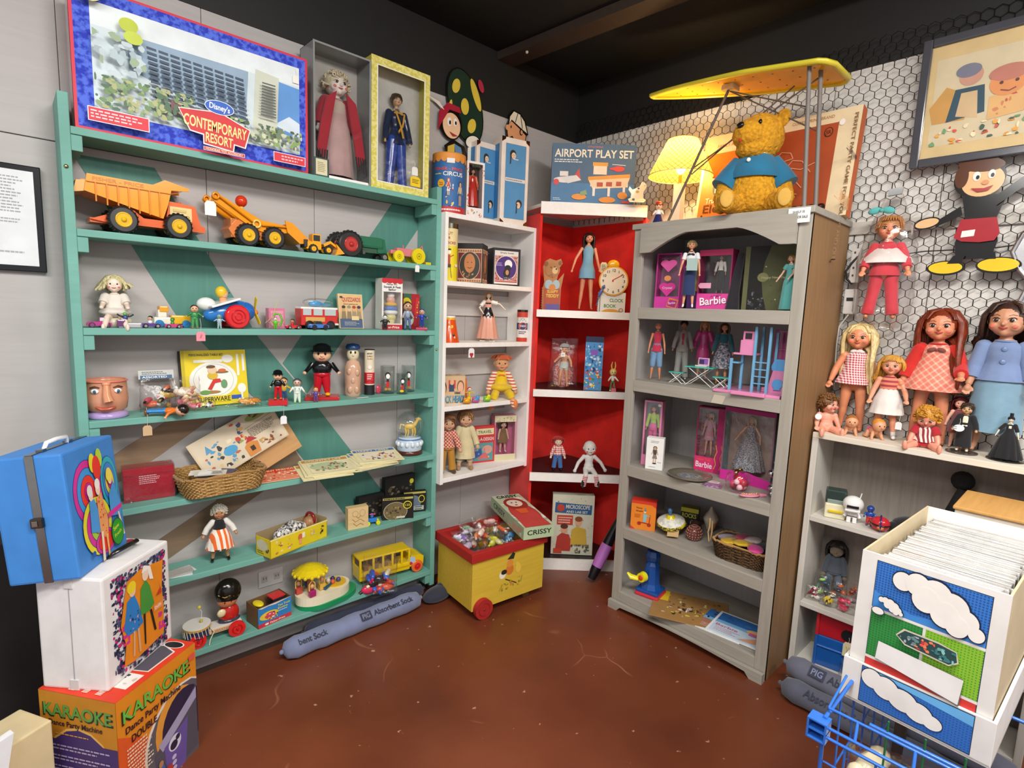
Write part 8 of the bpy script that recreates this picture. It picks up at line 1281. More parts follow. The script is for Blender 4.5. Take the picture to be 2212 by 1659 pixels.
# ---------------------------------------------------------------- right wall: hanging things
cutout('painted_cutout','large wooden cut-out of waving child in red shorts and yellow shoes',(-.055,-1.915,1.722),[
 ('board',[([(-.05,.2),(-.03,.1),(-.055,.0),(-.045,-.075),(.075,-.075),(.09,.0),(.075,.1),(.1,.2)],K_)]),
 ('head',[((.0,.275,.088,.085),K_),((.012,.262,.072,.066),'g:eebb86'),((.0,.335,.08,.032,-8),'g:5a3420'),((-.062,.29,.024,.05),'g:5a3420'),((-.01,.285,.013,.02),'g:f6f0e4'),((.04,.288,.012,.019),'g:f6f0e4'),((-.006,.28,.006,.009),K_),((.043,.283,.006,.009),K_),((.022,.255,.012,.01),'g:d8905c'),([(-.025,.235),(.0,.215),(.035,.218),(.05,.24),(.02,.23)],'g:a83232')]),
 ('left_arm',[([(-.05,.16),(-.12,.11),(-.14,.09),(-.13,.075),(-.04,.12)],K_),([(.07,.15),(.15,.22),(.2,.25),(.19,.27),(.14,.26),(.06,.19)],K_),((-.165,.095,.05,.026,12),K_),((-.165,.095,.044,.02,12),'g:eebb86'),((.22,.275,.038,.045,-20),K_),((.22,.275,.032,.039,-20),'g:eebb86')]),
 ('shorts',[([(-.042,.1),(.078,.1),(.095,.03),(.08,.0),(.03,-.005),(-.03,.002),(-.06,.02)],'g:a8242e'),([(-.035,.02),(.01,.024),(.012,.052),(-.033,.048)],'p:efe8e0')]),
 ('shoes',[((-.075,-.115,.068,.034),K_),((-.075,-.113,.061,.027),'g:e8c522'),((.105,-.108,.075,.036),K_),((.105,-.106,.068,.029),'g:e8c522'),([(-.05,-.06),(-.01,-.06),(-.02,-.095),(-.07,-.095)],K_),([(.05,-.05),(.09,-.05),(.095,-.08),(.05,-.08)],K_)])],rz=-90).scale = (.8,1,.78)
# framed picture
t = T('framed_picture','grey framed nursery print of two children on the wire-covered wall','framed picture',(-.056,-1.955,2.0),-90); fw,fh = .50,.44; b = B(); FR_ = 'g:4c4c52'
for q in ((-fw/2,0,-fw/2+.028,fh),(fw/2-.028,0,fw/2,fh)): b.box(q[0],-.012,q[1],q[2],.012,q[3],FR_,.004)
b.box(-fw/2+.028,-.012,0,fw/2-.028,.012,.028,FR_,.004); b.box(-fw/2+.028,-.012,fh-.028,fw/2-.028,.012,fh,FR_,.004); b.obj('frame',t)
b = B(); b.box(-fw/2+.02,.0,.02,fw/2-.02,.006,fh-.02,'p:eacb8c'); b.art((-fw/2+.03,0,.03),(fw-.06,0,0),(0,0,fh-.06),[('r',0,0,1,1,'p:eccf96'),('r',.04,.1,.96,.88,'p:ead9b4'),('p',[(.02,.45),(.12,.62),(.3,.5),(.26,.3),(.05,.3)],'p:e0ab5c'),('p',[(.14,.3),(.18,.58),(.36,.58),(.38,.34)],'p:3a5a6a'),('p',[(.2,.34),(.22,.54),(.32,.54),(.34,.3)],'p:e8c89a'),('e',.27,.68,.075,.085,'p:e0a890'),('e',.25,.73,.08,.06,'p:8a8a9a'),('p',[(.4,.26),(.4,.46),(.62,.5),(.68,.3)],'p:e8b878'),('b',.42,.28,.64,.46,10,['p:c85a4a','p:d88a5a'],.02),('e',.5,.56,.11,.115,'p:e89a5c'),('e',.5,.64,.12,.07,'p:c8806c'),('e',.46,.56,.012,.014,'5a2a1a'),('e',.55,.56,.012,.014,'5a2a1a'),('l',[(.46,.5),(.51,.48),(.55,.5)],.01,'8a3a2a'),('b',.05,.1,.95,.26,50,['p:d8503a','p:6a9a6a','p:e8a03a','p:3a5a4a','p:f0e0b8'],.02),('b',.55,.75,.95,.85,10,['p:7aa07a','p:d86a4a'],.03),('e',.85,.5,.1,.08,'p:7aa07a')]); b.obj('print',t)
b = B(); b.box(-fw/2+.026,-.004,.026,fw/2-.026,-.002,fh-.026,'G:ffffff'); b.obj('glass',t)
# bagged baby doll on the wall
z = 1.42
t = T('hanging_bag','long clear plastic bag hung on wire wall holding baby doll','plastic bag',(-.075,-1.675,z),-82); b = B(); n = 22; k = 16; vs = []; fs = []; rg = random.Random(5)
for i in range(k+1):
    q = i/k; zz = -.01+.50*q; w = .098 if q < .55 else .098-.072*((q-.55)/.45)**1.2; d_ = .05 if q < .7 else .05*(1-(q-.7)/.3)+.004
    if q < .1: w = .06+.38*q; d_ = .02+.3*q
    for j in range(n): a = 2*PI*j/n; vs.append((w*math.cos(a)*rg.uniform(.95,1.03),d_*math.sin(a)*rg.uniform(.85,1.1),zz))
for i in range(k):
    for j in range(n): fs.append((i*n+j,i*n+(j+1) % n,(i+1)*n+(j+1) % n,(i+1)*n+j))
b.add(vs,fs,'t:ffffff:18',True); b.ell((0,0,-.02),(.05,.02,.03),'t:ffffff:30',12); b.obj('plastic_bag',t)
b = B(); b.prism([(-.022,.485),(.022,.49),(.024,.515),(-.02,.51)],.012,'g:17171a',(0,-.006,0)); b.tube([(0,0,.51),(-.006,0,.53),(.006,0,.55),(.01,0,.57)],.0014,'2a2a2a',5); b.obj('binder_clip',t)
doll('baby_doll','baby doll with thin tan hair in red velvet suit with white collar inside hanging bag','baby doll',(-.075,-1.672,z+.02),.40,-78,'child','q:dd8f66',('short','h:c88a52:9a6238'),((22,12,18),(24,12,18)),((7,4,0),(7,4,0)),[('top','c:d83a46',.42,1.2),('sleeves','c:d83a46',1.75,1.25),('pants','c:d83a46',1.9,1.3,1.6)],vox=.0026)
b = B(); b.lathe([(.088,-.05),(.08,-.03),(.05,.0),(.03,.012)],'c:ecdcd4',30,sy=.62,fold=.06,nf=12); solo(b,'collar','wide pale pink collar on red suited baby doll in bag','collar',(-.075,-1.672,z+.285),-78)
b = B(); [b.ell((s*.022,0,0),(.022,.008,.013),'c:5ab8b4',10,(s*14,'Y')) for s in (-1,1)]; b.ell((0,-.004,0),.008,'c:5ab8b4',8); solo(b,'hair_bow','turquoise bow near top of hanging doll bag','bow',(-.105,-1.645,z+.43),-82)
# power strip
t = T('power_strip','white power strip and cord on wire wall beside bookcase','power strip',(-.04,-1.56,1.46),-90); b = B(); b.box(-.022,-.02,0,.022,.012,.1,'g:d2cec8',.004); b.box(-.012,-.021,.052,.012,-.019,.066,'1c1a1a'); b.box(-.014,-.016,.125,.02,.01,.26,'g:cfcac4',.004); [b.box(-.004,-.0175,.15+.03*i,.002,-.0155,.158+.03*i,'3a3634') for i in range(4)]; b.obj('strip_body',t)
b = B(); b.tube([(.018,-.01,.24),(-.01,-.02,.2),(-.026,-.02,.17),(-.02,-.018,.14),(.0,-.01,.12)],.0045,'1a1818',6); b.tube([(.0,-.012,.0),(-.03,-.01,-.05),(-.035,0,-.13),(-.03,.01,-.3)],.003,'d8d2c4',6); b.obj('cord',t)
# silver bell-shaped pan at right edge
t = T('foil_pan','shiny silver shaped cake pan hanging at right edge of wire wall','cake pan',(-.05,-2.085,1.64),-90); b = B()
pts = [(-.02,-.13),(.0,-.06),(-.03,-.02),(-.055,.04),(-.035,.1),(.0,.13),(.03,.17),(.12,.17),(.12,-.13)]
b.prism(pts,.03,'m:c8c4c4',(0,-.01,0)); b.tube([(p[0],-.012,p[1]) for p in pts],.007,'m:d8d4d4',8); b.ell((.03,-.015,.05),(.04,.02,.035),'m:cfcaca',16); b.ell((.04,-.015,-.03),(.04,.02,.03),'m:cfcaca',16); b.obj('pan_body',t)
b = B(); b.tube([(-.03,-2.15,1.725),(-.028,-1.98,1.70),(-.026,-1.78,1.70),(-.03,-1.70,1.69)],.0022,'1c1816',5); solo(b,'dark_cable','thin dark cable running across wire wall behind child cut-out','cable')
# ---------------------------------------------------------------- dolls on the white unit
w = .9915
doll('vinyl_doll','tall doll with long blonde hair in red gingham sleeveless dress','doll',(-.075,-1.615,w),.44,-84,'child','q:e08f66',('side','h:f0dda4:c8a868',4.6,1),((24,8,8),(16,8,8)),((4,0,0),(4,0,0)),[('dress','k:c01f38:efe4e0:105',.44,1.45,'c:efe4e0'),('bow','c:efe8e4',.735)],vox=.0024)
doll('vinyl_doll','shorter blonde doll in striped top and white skirt before gingham doll','doll',(-.125,-1.745,w),.325,-80,'child','q:e39a78',('flip','h:e3a84a:b07a28',1.9),((20,12,22),(26,15,30)),((6,0,0),(6,0,0)),[('top','s:a83a44:e08a6a:60',.5,1.15),('skirt','c:efe8e0',.30,1.6),('shoes','g:efece8',.3)],vox=.0022)
doll('vinyl_doll','tall red-haired doll in coral plaid dress with red sleeves','doll',(-.085,-1.87,w),.505,-86,'child','q:d98a66',('side','h:8a3414:5a1c0a',4.4,1),((22,8,10),(22,18,45)),((5,0,0),(5,0,0)),[('dress','l:e07a66:eeb8a0:40',.40,1.75,'c:c81e24'),('sleeves','c:d2261e',1.75,1.3),('bow','c:8a4a40',.69)],vox=.0026,eyes='2a1a12')
doll('vinyl_doll','tall brunette doll in grey blue buttoned suit at right edge','doll',(-.085,-2.05,w),.535,-84,'child','q:c98f6e',('flip','h:4a2e22:241610',1.7,1),((14,8,10),(14,8,14)),((5,0,0),(5,0,0)),[('top','c:7c90b8',.48,1.3,'c:7c90b8'),('sleeves','c:7c90b8',1.6,1.2),('skirt','c:7fa3b8',.15,1.35),('buttons','g:7088b0',(.68,.60,.53))],vox=.0028,eyes='3a2a1a',head=(-14,0,0))
doll('vinyl_doll','bare curly brown haired baby doll seated at left end of white unit','baby doll',(-.175,-1.56,w),.225,-58,'baby','q:e8a288',('curly','h:8a5a2a:4a2c12'),((22,22,22),(22,22,22)),((12,82,15),(16,84,10)),[],vox=.0022,head=(35,0,0))
hangtag('round white tag at side of bare curly baby doll',(-.225,-1.545,w+.05),'p:f0eeee',.022,.022,rz=-60,shape=[(math.cos(a)*.012,.012+math.sin(a)*.012) for a in [2*PI*i/16 for i in range(16)]],string=.02)
hangtag('round white tag hanging on wire left of gingham doll legs',(-.03,-1.645,w+.085),'p:ecebee',.024,.024,rz=-90,shape=[(math.cos(a)*.014,.014+math.sin(a)*.014) for a in [2*PI*i/16 for i in range(16)]],string=.015)
def crawler(label,x,y,rz,hair,extra=None):
    t = T('mini_doll',label,'baby doll',(x,y,w),rz); b = B(); sk = 'q:e0a078'; b.ell((0,.01,.03),(.016,.026,.015),sk,14); b.ell((0,-.022,.055),.022,sk,16); b.ell((0,-.044,.05),.004,sk,6)
    for s in (-1,1): b.tube([(s*.012,-.008,.03),(s*.018,-.014,.006)],[.007,.005],sk,8); b.ell((s*.019,-.018,.004),.0055,sk,8); b.tube([(s*.012,.026,.026),(s*.02,.018,.008),(s*.02,.042,.006)],[.009,.008,.005],sk,8)
    b.obj('body',t); b = B(); b.ell((0,-.017,.063),(.0225,.0215,.019),hair,14); b.obj('hair',t); b = B(); [b.ell((s*.008,-.042,.056),.0025,'1c1210',6) for s in (-1,1)]; b.obj('face',t)
    if extra: b = B(); b.ell((0,.026,.03),(.018,.016,.015),extra,12); b.obj('diaper',t)
crawler('tiny crawling baby doll with brown hair beside bare curly doll',-.165,-1.645,-70,'h:b8743a:8a4e22'); crawler('tiny crawling baby doll with orange hair and pink diaper',-.165,-1.728,-50,'h:e89a3a:b86e1c','c:e0508a')
hangtag('white tag on string at striped top doll skirt',(-.175,-1.80,w+.05),'p:ecebe8',.02,.028,rz=-90,string=.035)
doll('vinyl_doll','seated curly blond doll in red and cream striped romper','doll',(-.165,-1.88,w),.225,-84,'baby','q:e59a80',('curly','h:e0a23a:a86e1c'),((22,18,15),(22,18,15)),((26,80,5),(26,80,5)),[('top','v:e8d4c8:8a2a34:75',.40,1.25),('sleeves','c:b8202c',.7,1.3),('pants','c:b8182a',.6,1.15)],vox=.0022,head=(0,28,0))
doll('vinyl_doll','small maroon haired girl doll half hidden behind the groom','doll',(-.075,-1.955,w),.19,-80,'child','q:eeb49c',('bob','h:6a1c1c:3a0c0e',1.9),((24,8,10),(24,8,10)),((4,0,0),(4,0,0)),[('dress','c:8a4a4e',.3,1.4)],face=2,vox=.0017,fingers=False)
t = doll('bride_and_groom_doll','groom doll in long black tailcoat on round dark stand','doll',(-.15,-1.985,w+.004),.175,-88,'child','q:c9a070',('short','h:4a3018:2a1a0c'),((22,5,8),(22,5,8)),((3,0,0),(3,0,0)),[('dress','c:17161a',.1,1.25),('sleeves','c:17161a',1.8,1.6),('panel','c:efe6cc',.52,.72,.45),('shoes','g:e8dcc4')],vox=.0016,fingers=False)
b = B(); b.cyl((0,0,-.004),(0,0,.0),.045,'g:4a4642',n=30); b.obj('stand',t)
hangtag('round white tag on chest of groom doll',(-.195,-1.975,w+.075),'p:f0f0f2',rz=-88,shape=[(math.cos(a)*.015,.015+math.sin(a)*.012) for a in [2*PI*i/16 for i in range(16)]],string=.02,art=[('s',-.3,.3,.4,.8,2,'8a8a8a')])
t = doll('bride_and_groom_doll','tiny figure in wide black gown with top hat at right end','doll',(-.155,-2.10,w+.003),.145,-84,'fashion','q:e8d8b8',('short','h:14121a:0c0a10'),((36,10,5),(20,10,5)),((4,0,0),(4,0,0)),[('dress','c:141317',.03,3.4),('sleeves','c:141317',1.0,1.8),('panel','c:e8e2d0',.64,.78,.35)],face=2,vox=.0014,fingers=False)
b = B(); b.cyl((0,0,.137),(0,0,.14),.009,'g:16161c'); b.cyl((0,0,.14),(0,0,.155),.005,'g:16161c'); b.obj('top_hat',t); b = B(); b.cyl((0,0,-.003),(0,0,0),.05,'g:2a2826',n=30); b.obj('stand',t)
# ---------------------------------------------------------------- bays of the white unit
t = T('toy_camera','cream and dark green toy viewer camera with yellow lever','toy camera',(-.17,-1.625,.6525),-72); b = B(); b.box(-.036,-.028,0,.036,.028,.06,'g:e8e2c0',.006); b.obj('camera_body',t); b = B(); b.box(-.037,-.02,.055,.037,.03,.115,'g:2f3f3a',.008); b.box(-.03,-.024,.058,.03,-.018,.075,'g:8a9a90',.002); b.obj('hood',t); b = B(); b.box(-.024,-.036,.026,.026,-.026,.036,'g:e8c81e',.003); b.obj('lever',t)
t = T('robot_figure','small white armoured robot figurine with big rounded helmet','toy robot',(-.185,-1.69,.6525),-76); b = B(); WHT = 'g:ecebe8'
b.ell((0,0,.075),(.036,.034,.032),WHT,20); b.box(-.026,-.034,.05,.026,.01,.06,WHT,.006); b.box(-.02,-.036,.066,.02,-.028,.076,'g:1c1c20',.002); b.cyl((.02,0,.1),(.024,0,.122),.002,WHT); b.obj('helmet',t)
b = B(); b.box(-.016,-.01,.022,.016,.01,.048,WHT,.004); [b.box(s*.01-.007,-.01,.0,s*.01+.007,.012,.024,WHT,.003) for s in (-1,1)]; [b.tube([(s*.018,0,.042),(s*.026,-.008,.024)],.006,WHT,8) for s in (-1,1)]; b.box(-.016,-.0105,.026,.016,-.009,.029,'2a2a2e'); b.obj('robot_body',t)
t = figure('toy_helmet','blue round-headed toy next to white robot figurine',(-.165,-1.745,.6525),.08,-76,skin='g:2a4a9a',top='g:2a4a9a',leg='g:c83a3a',shoe='g:2a4a9a',hair='g:24408a',hat=None,arms=20,fat=1.5)
b = B(); b.ell((0,0,.028),(.032,.028,.028),'g:c82a34',18); [b.torus((0,0,.028),.031,.003,c,a_,20,6) for c,a_ in (('g:3a2a6a','x'),('g:1c1a20','z'))]; b.ell((0,-.027,.02),(.012,.005,.009),'g:d88a5a',10); solo(b,'toy_ball','red webbed plastic toy head in front of blue toy','toy',(-.195,-1.788,.6525),-76)
b = B(); b.ell((0,0,.03),(.06,.05,.032),'c:191719',18); b.ell((.04,0,.04),(.04,.04,.03),'c:1c1a1c',14); b.ell((-.045,-.02,.02),(.03,.025,.02),'c:161416',12); solo(b,'black_cloth','black crumpled cloth toy on upper bay of white unit','cloth toy',(-.13,-1.87,.6525),-80)
b = B(); b.ell((0,0,.05),(.03,.02,.05),'c:151315',14); b.tube([(0,0,.02),(-.01,-.02,.12),(.01,-.01,.2)],[.03,.025,.02],'f:141214',10); b.ell((0,0,.23),.035,'f:121012',12); solo(b,'plush_toy','black plush toy slumped behind the comic carton','plush toy',(-.1,-1.995,.6525),-90)
doll('cloth_doll','limp grey blue cloth doll with hidden face sitting in middle bay','cloth doll',(-.075,-1.625,.2875),.24,-80,'rag','c:7a6a58',('bob','h:2a2220:161210',1.8),((14,5,5),(14,5,5)),((5,0,0),(5,0,0)),[('top','c:4a525c',.44,1.15),('sleeves','c:4a525c',1.8,1.3),('pants','c:5d6d80',1.85,1.15,1.3)],face=0,vox=.0024,fingers=False)
for i,(x,y,h_,cl,lb) in enumerate(((-.185,-1.592,.07,['g:6a1c24','g:8a2a34','g:e8e0d8'],'bag with maroon helmet shaped toys at left of middle bay'),(-.19,-1.648,.07,['g:e8c83a','g:d8b82a','g:2a2420'],'bag of yellow and black toys in middle bay'),(-.19,-1.71,.08,['g:d83a5a','g:e84a6a','g:b82a4a'],'bag of crimson pieces at front of middle bay'),(-.135,-1.66,.11,['g:d8703a','g:3a2a2a','g:c85a2a','g:2a2020'],'bag of orange and black toys stacked behind yellow bag'),(-.13,-1.72,.12,['g:c8602a','g:4a2a4a','g:8a3a2a'],'bag of orange and plum toys behind crimson bag'),(-.12,-1.60,.11,['g:5a8a7a','g:a8e86a','g:3a5a6a'],'bag with teal toy and lime label against left panel'))):
    film_bag('toy_bag',lb,(x,y,.2875),.07,h_,.045,-80+R.uniform(-15,15),(7,cl,.75),group='toy bags in the middle bay of the white unit')
t = T('toy_case','red and blue metal toy case with tan tag in bottom bay','toy case',(-.14,-1.70,.0305),-82); b = B(); b.box(-.085,-.05,0,.085,.05,.13,'g:1f5aa8',.005); b.box(-.085,-.05,.13,.085,.05,.225,'g:b8202c',.005); b.tube([(-.086,-.052,.0),(-.086,-.052,.225)],.006,'g:2460b0',8); b.tube([(-.086,-.053,.13),(-.086,-.053,.226)],.0065,'g:c82830',8); b.tube([(-.085,-.052,.085),(.085,-.052,.085)],.004,'g:2a68bc',8); b.obj('case_body',t)
b = B(); b.cyl((.02,-.056,.165),(.02,-.05,.165),.022,'181618',n=24); b.obj('keyhole_disc',t)
hangtag('tan paper tag hanging from red and blue metal toy case',(-.20,-1.735,.115),'p:dccfa4',.034,.06,rz=-82,art=[('l',[(.3,.7),(.5,.5),(.4,.3)],.02,'6a5a3a'),('l',[(.6,.7),(.7,.4)],.02,'6a5a3a')],string=.02)
film_bag('toy_bag','clear bag slumped on blue case at bottom of white unit',(-.20,-1.76,.0305),.09,.075,.03,-82,(4,['g:8ab0d0','g:c8a06a','g:e8e4e0'],.4))
# wooden crate and comic carton
t = T('wooden_crate','tan lidded box with red lined club label behind the comics','box',(-.36,-2.16,.70),-90); b = B(); b.box(-.13,-.12,0,.25,.12,.175,'p:d8ccb8',.003); b.art((-.13,-.12,0),(.38,0,0),(0,0,.175),[('r',.03,.3,.98,.9,'p:b8402c'),('r',.05,.35,.96,.84,'p:d8ccb8'),('t',.12,.45,.26,'Mickey Mouse Club','3c4058',.82)]); b.box(-.135,-.125,.175,.255,.125,.185,'w:d8a45c:c08c48:y',.003)
b.art((-.135,-.125,.185),(.39,0,0),(0,.25,0),[('b',.5,.35,.85,.75,16,['p:6a6a7a','p:4a5a7a','p:8a6a4a'],.03)]); b.obj('box_body',t)
t = T('side_table','low dark table carrying the tan lidded box, behind the comics','table',(-.40,-2.22,0)); b = B(); b.box(-.13,-.26,.67,.15,.26,.699,'w:3a2f2a:2a211d:y',.002); b.obj('table_top',t)
for x in (-.11,.13):
    for y in (-.24,.24): b = B(); b.box(x-.015,y-.015,0,x+.015,y+.015,.67,'w:3a2f2a:2a211d:z'); b.obj('leg',t)
CX,CY,CZ = -1.274,-1.988,.655     # front left corner of the comic carton
RC = -93; wC_,dC_,hC_ = .236,.47,.295
t = T('comic_carton','white comic-printed cardboard short box packed with bagged comics','comic box',(CX,CY,CZ),RC); b = B(); WB = 'p:e6e2dc'
b.box(0,0,0,wC_,.004,hC_,WB); b.box(0,dC_-.004,0,wC_,dC_,hC_,WB); b.box(0,.004,0,.004,dC_-.004,hC_,'p:cbb894'); b.box(wC_-.004,.004,0,wC_,dC_-.004,hC_,'p:cbb894'); b.box(0,0,0,wC_,dC_,.004,WB)
def cloud(cx,cz,s,fl=1):
    o_ = []
    for m_,g_ in (('1c2a4a',1.07),('p:efeae2',1.0)):
        for dx,dz,r in ((-.24,.075,.075),(-.13,.085,.09),(0,.05,.12),(.12,-.0,.12),(.22,-.06,.09),(.3,-.12,.055),(-.06,.0,.1),(.08,-.06,.1),(.17,-.11,.08)): o_.append(('e',cx+dx*s,cz+dz*s*fl,r*s*g_+(.004 if g_ > 1 else 0),r*s*.9*g_+(.004 if g_ > 1 else 0),m_))
    return o_
CA = [('r',.12,.04,.9,.96,'26324a'),('r',.125,.62,.895,.955,'d:2f74c4:1f4f9a:190'),('p',[(.125,.62),(.895,.62),(.895,.7),(.4,.66),(.125,.74)],'p:3f8ad8'),('r',.125,.26,.5,.6,'d:2c8a3c:1f6c2e:190'),('r',.52,.26,.895,.6,'d:8ab82a:3c9a2c:190'),('r',.12,.6,.9,.62,'p:e6e2dc'),('r',.5,.26,.52,.6,'p:e6e2dc'),('r',.12,.24,.9,.26,'p:e6e2dc'),('r',.125,.02,.895,.24,'d:d0342c:a82824:190')]
CA += cloud(.55,.8,.95)+cloud(.26,.68,.28)+[('e',.18,.615,.05,.03,'1c2a4a'),('e',.18,.615,.044,.025,'p:efeae2'),
   ('p',[(.2,.28),(.21,.4),(.8,.38),(.8,.2),(.79,.19)],'6a6a66'),('p',[(.205,.275),(.215,.405),(.805,.375),(.79,.2)],'p:ece8e4'),
   ('p',[(.33,.5),(.38,.56),(.62,.56),(.74,.54),(.76,.47),(.7,.43),(.4,.45)],'p:d8cdb8'),('p',[(.34,.5),(.39,.55),(.62,.55),(.735,.535),(.75,.475),(.7,.44),(.405,.46)],'2a4a4a'),('b',.36,.47,.5,.54,10,['p:a8b0b8','p:6a8a8a'],.018),('b',.46,.46,.6,.545,14,['p:e8604a','p:f08a5a','p:c83a3a'],.02),('b',.58,.45,.74,.53,14,['p:6ab0a8','p:8ac8c0','p:3a7a7a'],.02)]
b.art((0,0,0),(wC_,0,0),(0,0,hC_),CA); b.obj('carton',t)
b = B(); b.box(-.008,-.008,-.035,wC_+.008,-.002,.055,WB,.001); b.box(-.008,dC_+.002,-.035,wC_+.008,dC_+.008,.055,WB); b.box(-.008,-.002,-.035,-.002,dC_+.002,.055,WB); b.box(wC_+.002,-.002,-.035,wC_+.008,dC_+.002,.055,WB); b.box(-.008,-.008,-.035,wC_+.008,dC_+.008,-.03,WB)
b.art((-.008,-.008,-.035),(wC_+.016,0,0),(0,0,.09),[('r',.14,.08,.88,.97,'26324a'),('r',.145,.1,.875,.95,'d:2a68b8:1c4488:190'),('p',[(.145,.95),(.875,.95),(.875,.72),(.5,.82)],'p:6ab4e8')]+[('e',.42+dx,.55+dz,rx_,rz_,m_) for m_,g_ in (('1c2a4a',1),('p:efeae2',.93)) for dx,dz,rx_,rz_ in ((-.2*1,.2,.08*g_,.24*g_),(-.1,.12,.1*g_,.28*g_),(.02,.02,.11*g_,.27*g_),(.13,-.08,.1*g_,.24*g_),(.22,-.16,.07*g_,.17*g_))]); b.obj('lid_tray',t)
# bagged comics inside
rg = random.Random(11); nC = 62; base = MX.Translation((CX,CY,CZ)) @ MX.Rotation(rad(RC),4,'Z')
tones = ['p:fbfaf8','p:f4f2ee','p:fcfbfa','p:efece6','p:f6f5f5','p:ece4da']; protos = []
for k in range(6):
    q = B(); q.box(-.100,-.0028,0,.100,.0028,.262,tones[k]); q.art((-.1,-.0028,0),(.2,0,0),(0,0,.262),[('r',.02,.02,.98,.96,('p:c86a5a','p:5a7ab0','p:d8b04a','p:6a9a6a','p:b8b8c0','p:8a5a8a')[k]),('b',.05,.1,.95,.8,12,['p:e8d8c0','p:3a3a4a','p:d84a3a'],.08)]); q.box(-.103,-.0032,.0,.103,.0032,.265,'t:ffffff:35')
    protos.append(q)
me0 = None
WH = ['front','middle','back']
for i in range(nC):
    yy = .014+(.445)*i/nC; k = i % 6
    if i < 6: o = protos[k].obj('comic_book'); protos[k].o = o
    else: o = protos[k].o.copy(); COL.objects.link(o)
    p = base @ V((wC_/2+rg.uniform(-.004,.004),yy,.0045)); o.location = p; o.rotation_euler = (rad(-6+rg.uniform(-1.2,1.2)),rg.uniform(-.012,.012),rad(RC))
    tag(o,'bagged white-edged comic standing in the tightly packed comic-printed carton','comic book','bagged comics in the carton')
b = B(); b.box(-.085,-.002,0,.125,.002,.285,'p:3a56a8'); b.art((-.085,-.002,.0),(.21,0,0),(0,0,.285),[('r',0,.88,1,1,'p:2a3f9a'),('t',.05,.9,.07,'TRANSFORMERS','f0c8d0',.9),('b',.05,.1,.95,.85,20,['p:c8d0e8','p:d84a5a','p:1c2a5a'],.06)]); p = base @ V((wC_/2-.01,.462,.004)); solo(b,'comic_book','tall blue comic with pink title at back of carton','comic book',tuple(p),rot=(rad(-4),0,rad(RC)))
# blue wire trolley
t = T('wire_trolley','blue wire shopping trolley with corner bumper below the comic carton','shopping trolley',(-1.40,-2.2,0)); CB = 'm:2f6cc8'; CB = 'g:2f6cc8'
xa = -.05
def rod(b,p,r=.0042,m=CB): b.tube(p,r*.8,m,8)
b = B(); rod(b,[(xa+.02,.2,.672),(xa+.02,-.4,.672)],.0035); rod(b,[(xa-.0,.195,.644),(xa-.0,-.4,.644)],.004); rod(b,[(xa+.02,.2,.672),(xa+.12,.2,.695)],.003); rod(b,[(xa-.002,.19,.625),(xa-.002,-.4,.625)],.004); rod(b,[(.55,.2,.66),(.55,-.4,.66)],.005); rod(b,[(xa,.2,.66),(.55,.2,.66)],.005); b.obj('rim',t)
for y in (.15,.06,-.03,-.12,-.21,-.3): b = B(); rod(b,[(xa+.02,y,.672),(xa,y-.003,.644)],.0036); b.obj('rim_strut',t)
b = B(); [rod(b,[(xa-.002,y,.625),(xa+.02,y,.2)],.0028) for y in (.16,.11,.06,.01,-.04,-.09,-.14,-.19,-.24,-.29)]; [rod(b,[(xa+.003,.195,z_),(xa+.003,-.4,z_)],.0026) for z_ in (.57,.49,.4,.3,.2)]; [rod(b,[(x,.2,.65),(x,.19,.2)],.0026) for x in (.05,.15,.25,.35,.45)]; [rod(b,[(xa,.198,z_),(.55,.198,z_)],.0026) for z_ in (.5,.35,.2)]; [rod(b,[(xa,y,.2),(.55,y,.2)],.0028) for y in (.15,.05,-.05,-.15,-.25,-.35)]; rod(b,[(xa+.0,.2,.625),(xa+.02,.195,.2)],.005); b.obj('basket_wires',t)
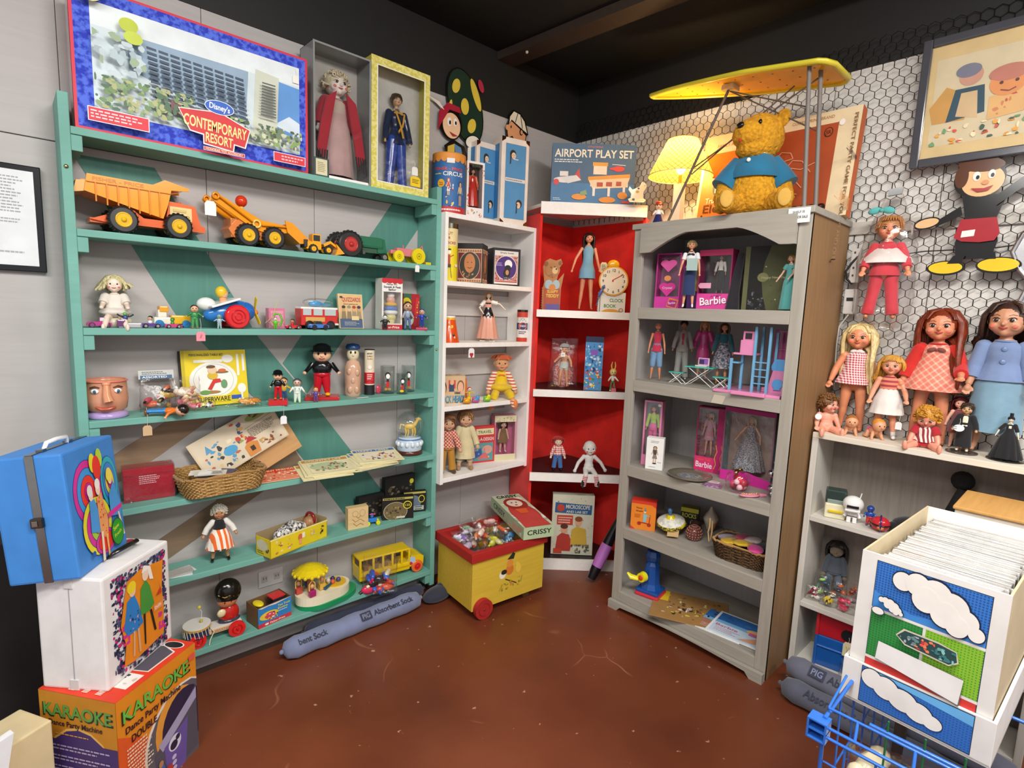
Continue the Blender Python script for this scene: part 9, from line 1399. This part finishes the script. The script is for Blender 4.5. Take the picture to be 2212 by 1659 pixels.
b = B(); b.box(xa-.018,.19,.617,xa+.012,.225,.621,CB,.001); b.box(xa-.018,.19,.655,xa+.012,.225,.659,CB,.001); b.box(xa+.008,.19,.619,xa+.012,.225,.657,CB,.001); [b.box(xa-.018,y,.619,xa+.01,y+.004,.657,CB,.001) for y in (.19,.221)]; b.box(xa-.017,.19,.636,xa+.01,.224,.639,CB); b.obj('corner_bumper',t)
b = B(); [rod(b,[(x,y,.2),(x,y,.05)],.008,'m:9a9a9a') for x in (.0,.5) for y in (.15,-.35)]; b.obj('chassis_legs',t)
for x in (.0,.5):
    for y in (.15,-.35): b = B(); b.tube([(x,y-.012,.035),(x,y+.012,.035)],.035,'2a2a2c',22); b.obj('castor',t)
b = B(); [rod(b,[(xa+.12,y,.64),(xa+.12,y,.2)],.0024,'g:1c6a3c') for y in (.12,.06,.0)]; rod(b,[(xa+.12,.15,.615),(xa+.12,-.38,.615)],.005,CB); rod(b,[(xa+.38,.15,.615),(xa+.38,-.38,.615)],.005,CB); b.obj('carrier_bars',t)
film_bag('toy_bag','clear bag of green and cream oddments in blue trolley',(-1.30,-2.12,.205),.24,.36,.12,-80,(14,['g:a8b8a0','g:e0d4b0','g:4a8a6a','g:c8ccc4','g:7a9a8a'],.85)); film_bag('toy_bag','clear bag of brown and blue fabric pieces in blue trolley',(-1.22,-2.32,.205),.22,.34,.12,-80,(12,['f:7a5a3a','c:4a5a8a','f:8a6a4a','c:c8a03a'],.85))
# bamboo bundle at right edge
b = B(); rg = random.Random(2)
for i in range(9): x = -.66+rg.uniform(-.03,.03); y = -2.335-.013*i+rg.uniform(-.01,.01); b.tube([(x,y,0),(x+rg.uniform(-.02,.02),y+.03,.5),(x+rg.uniform(-.03,.03),y+.05,.84)],.008,'w:8a6a44:3a2a1c:z',7)
solo(b,'reed_bundle','bundle of brown reed poles at right edge beyond comic carton','poles')

b = B(); b.torus((-.02,-1.03,2.47),.045,.004,'0c0a09','x',26,6); b.torus((-.02,-1.035,2.465),.04,.003,'1a1614','x',26,6); solo(b,'wire_coil','loose coil of black wire on dark upper wall behind ironing board','wire')
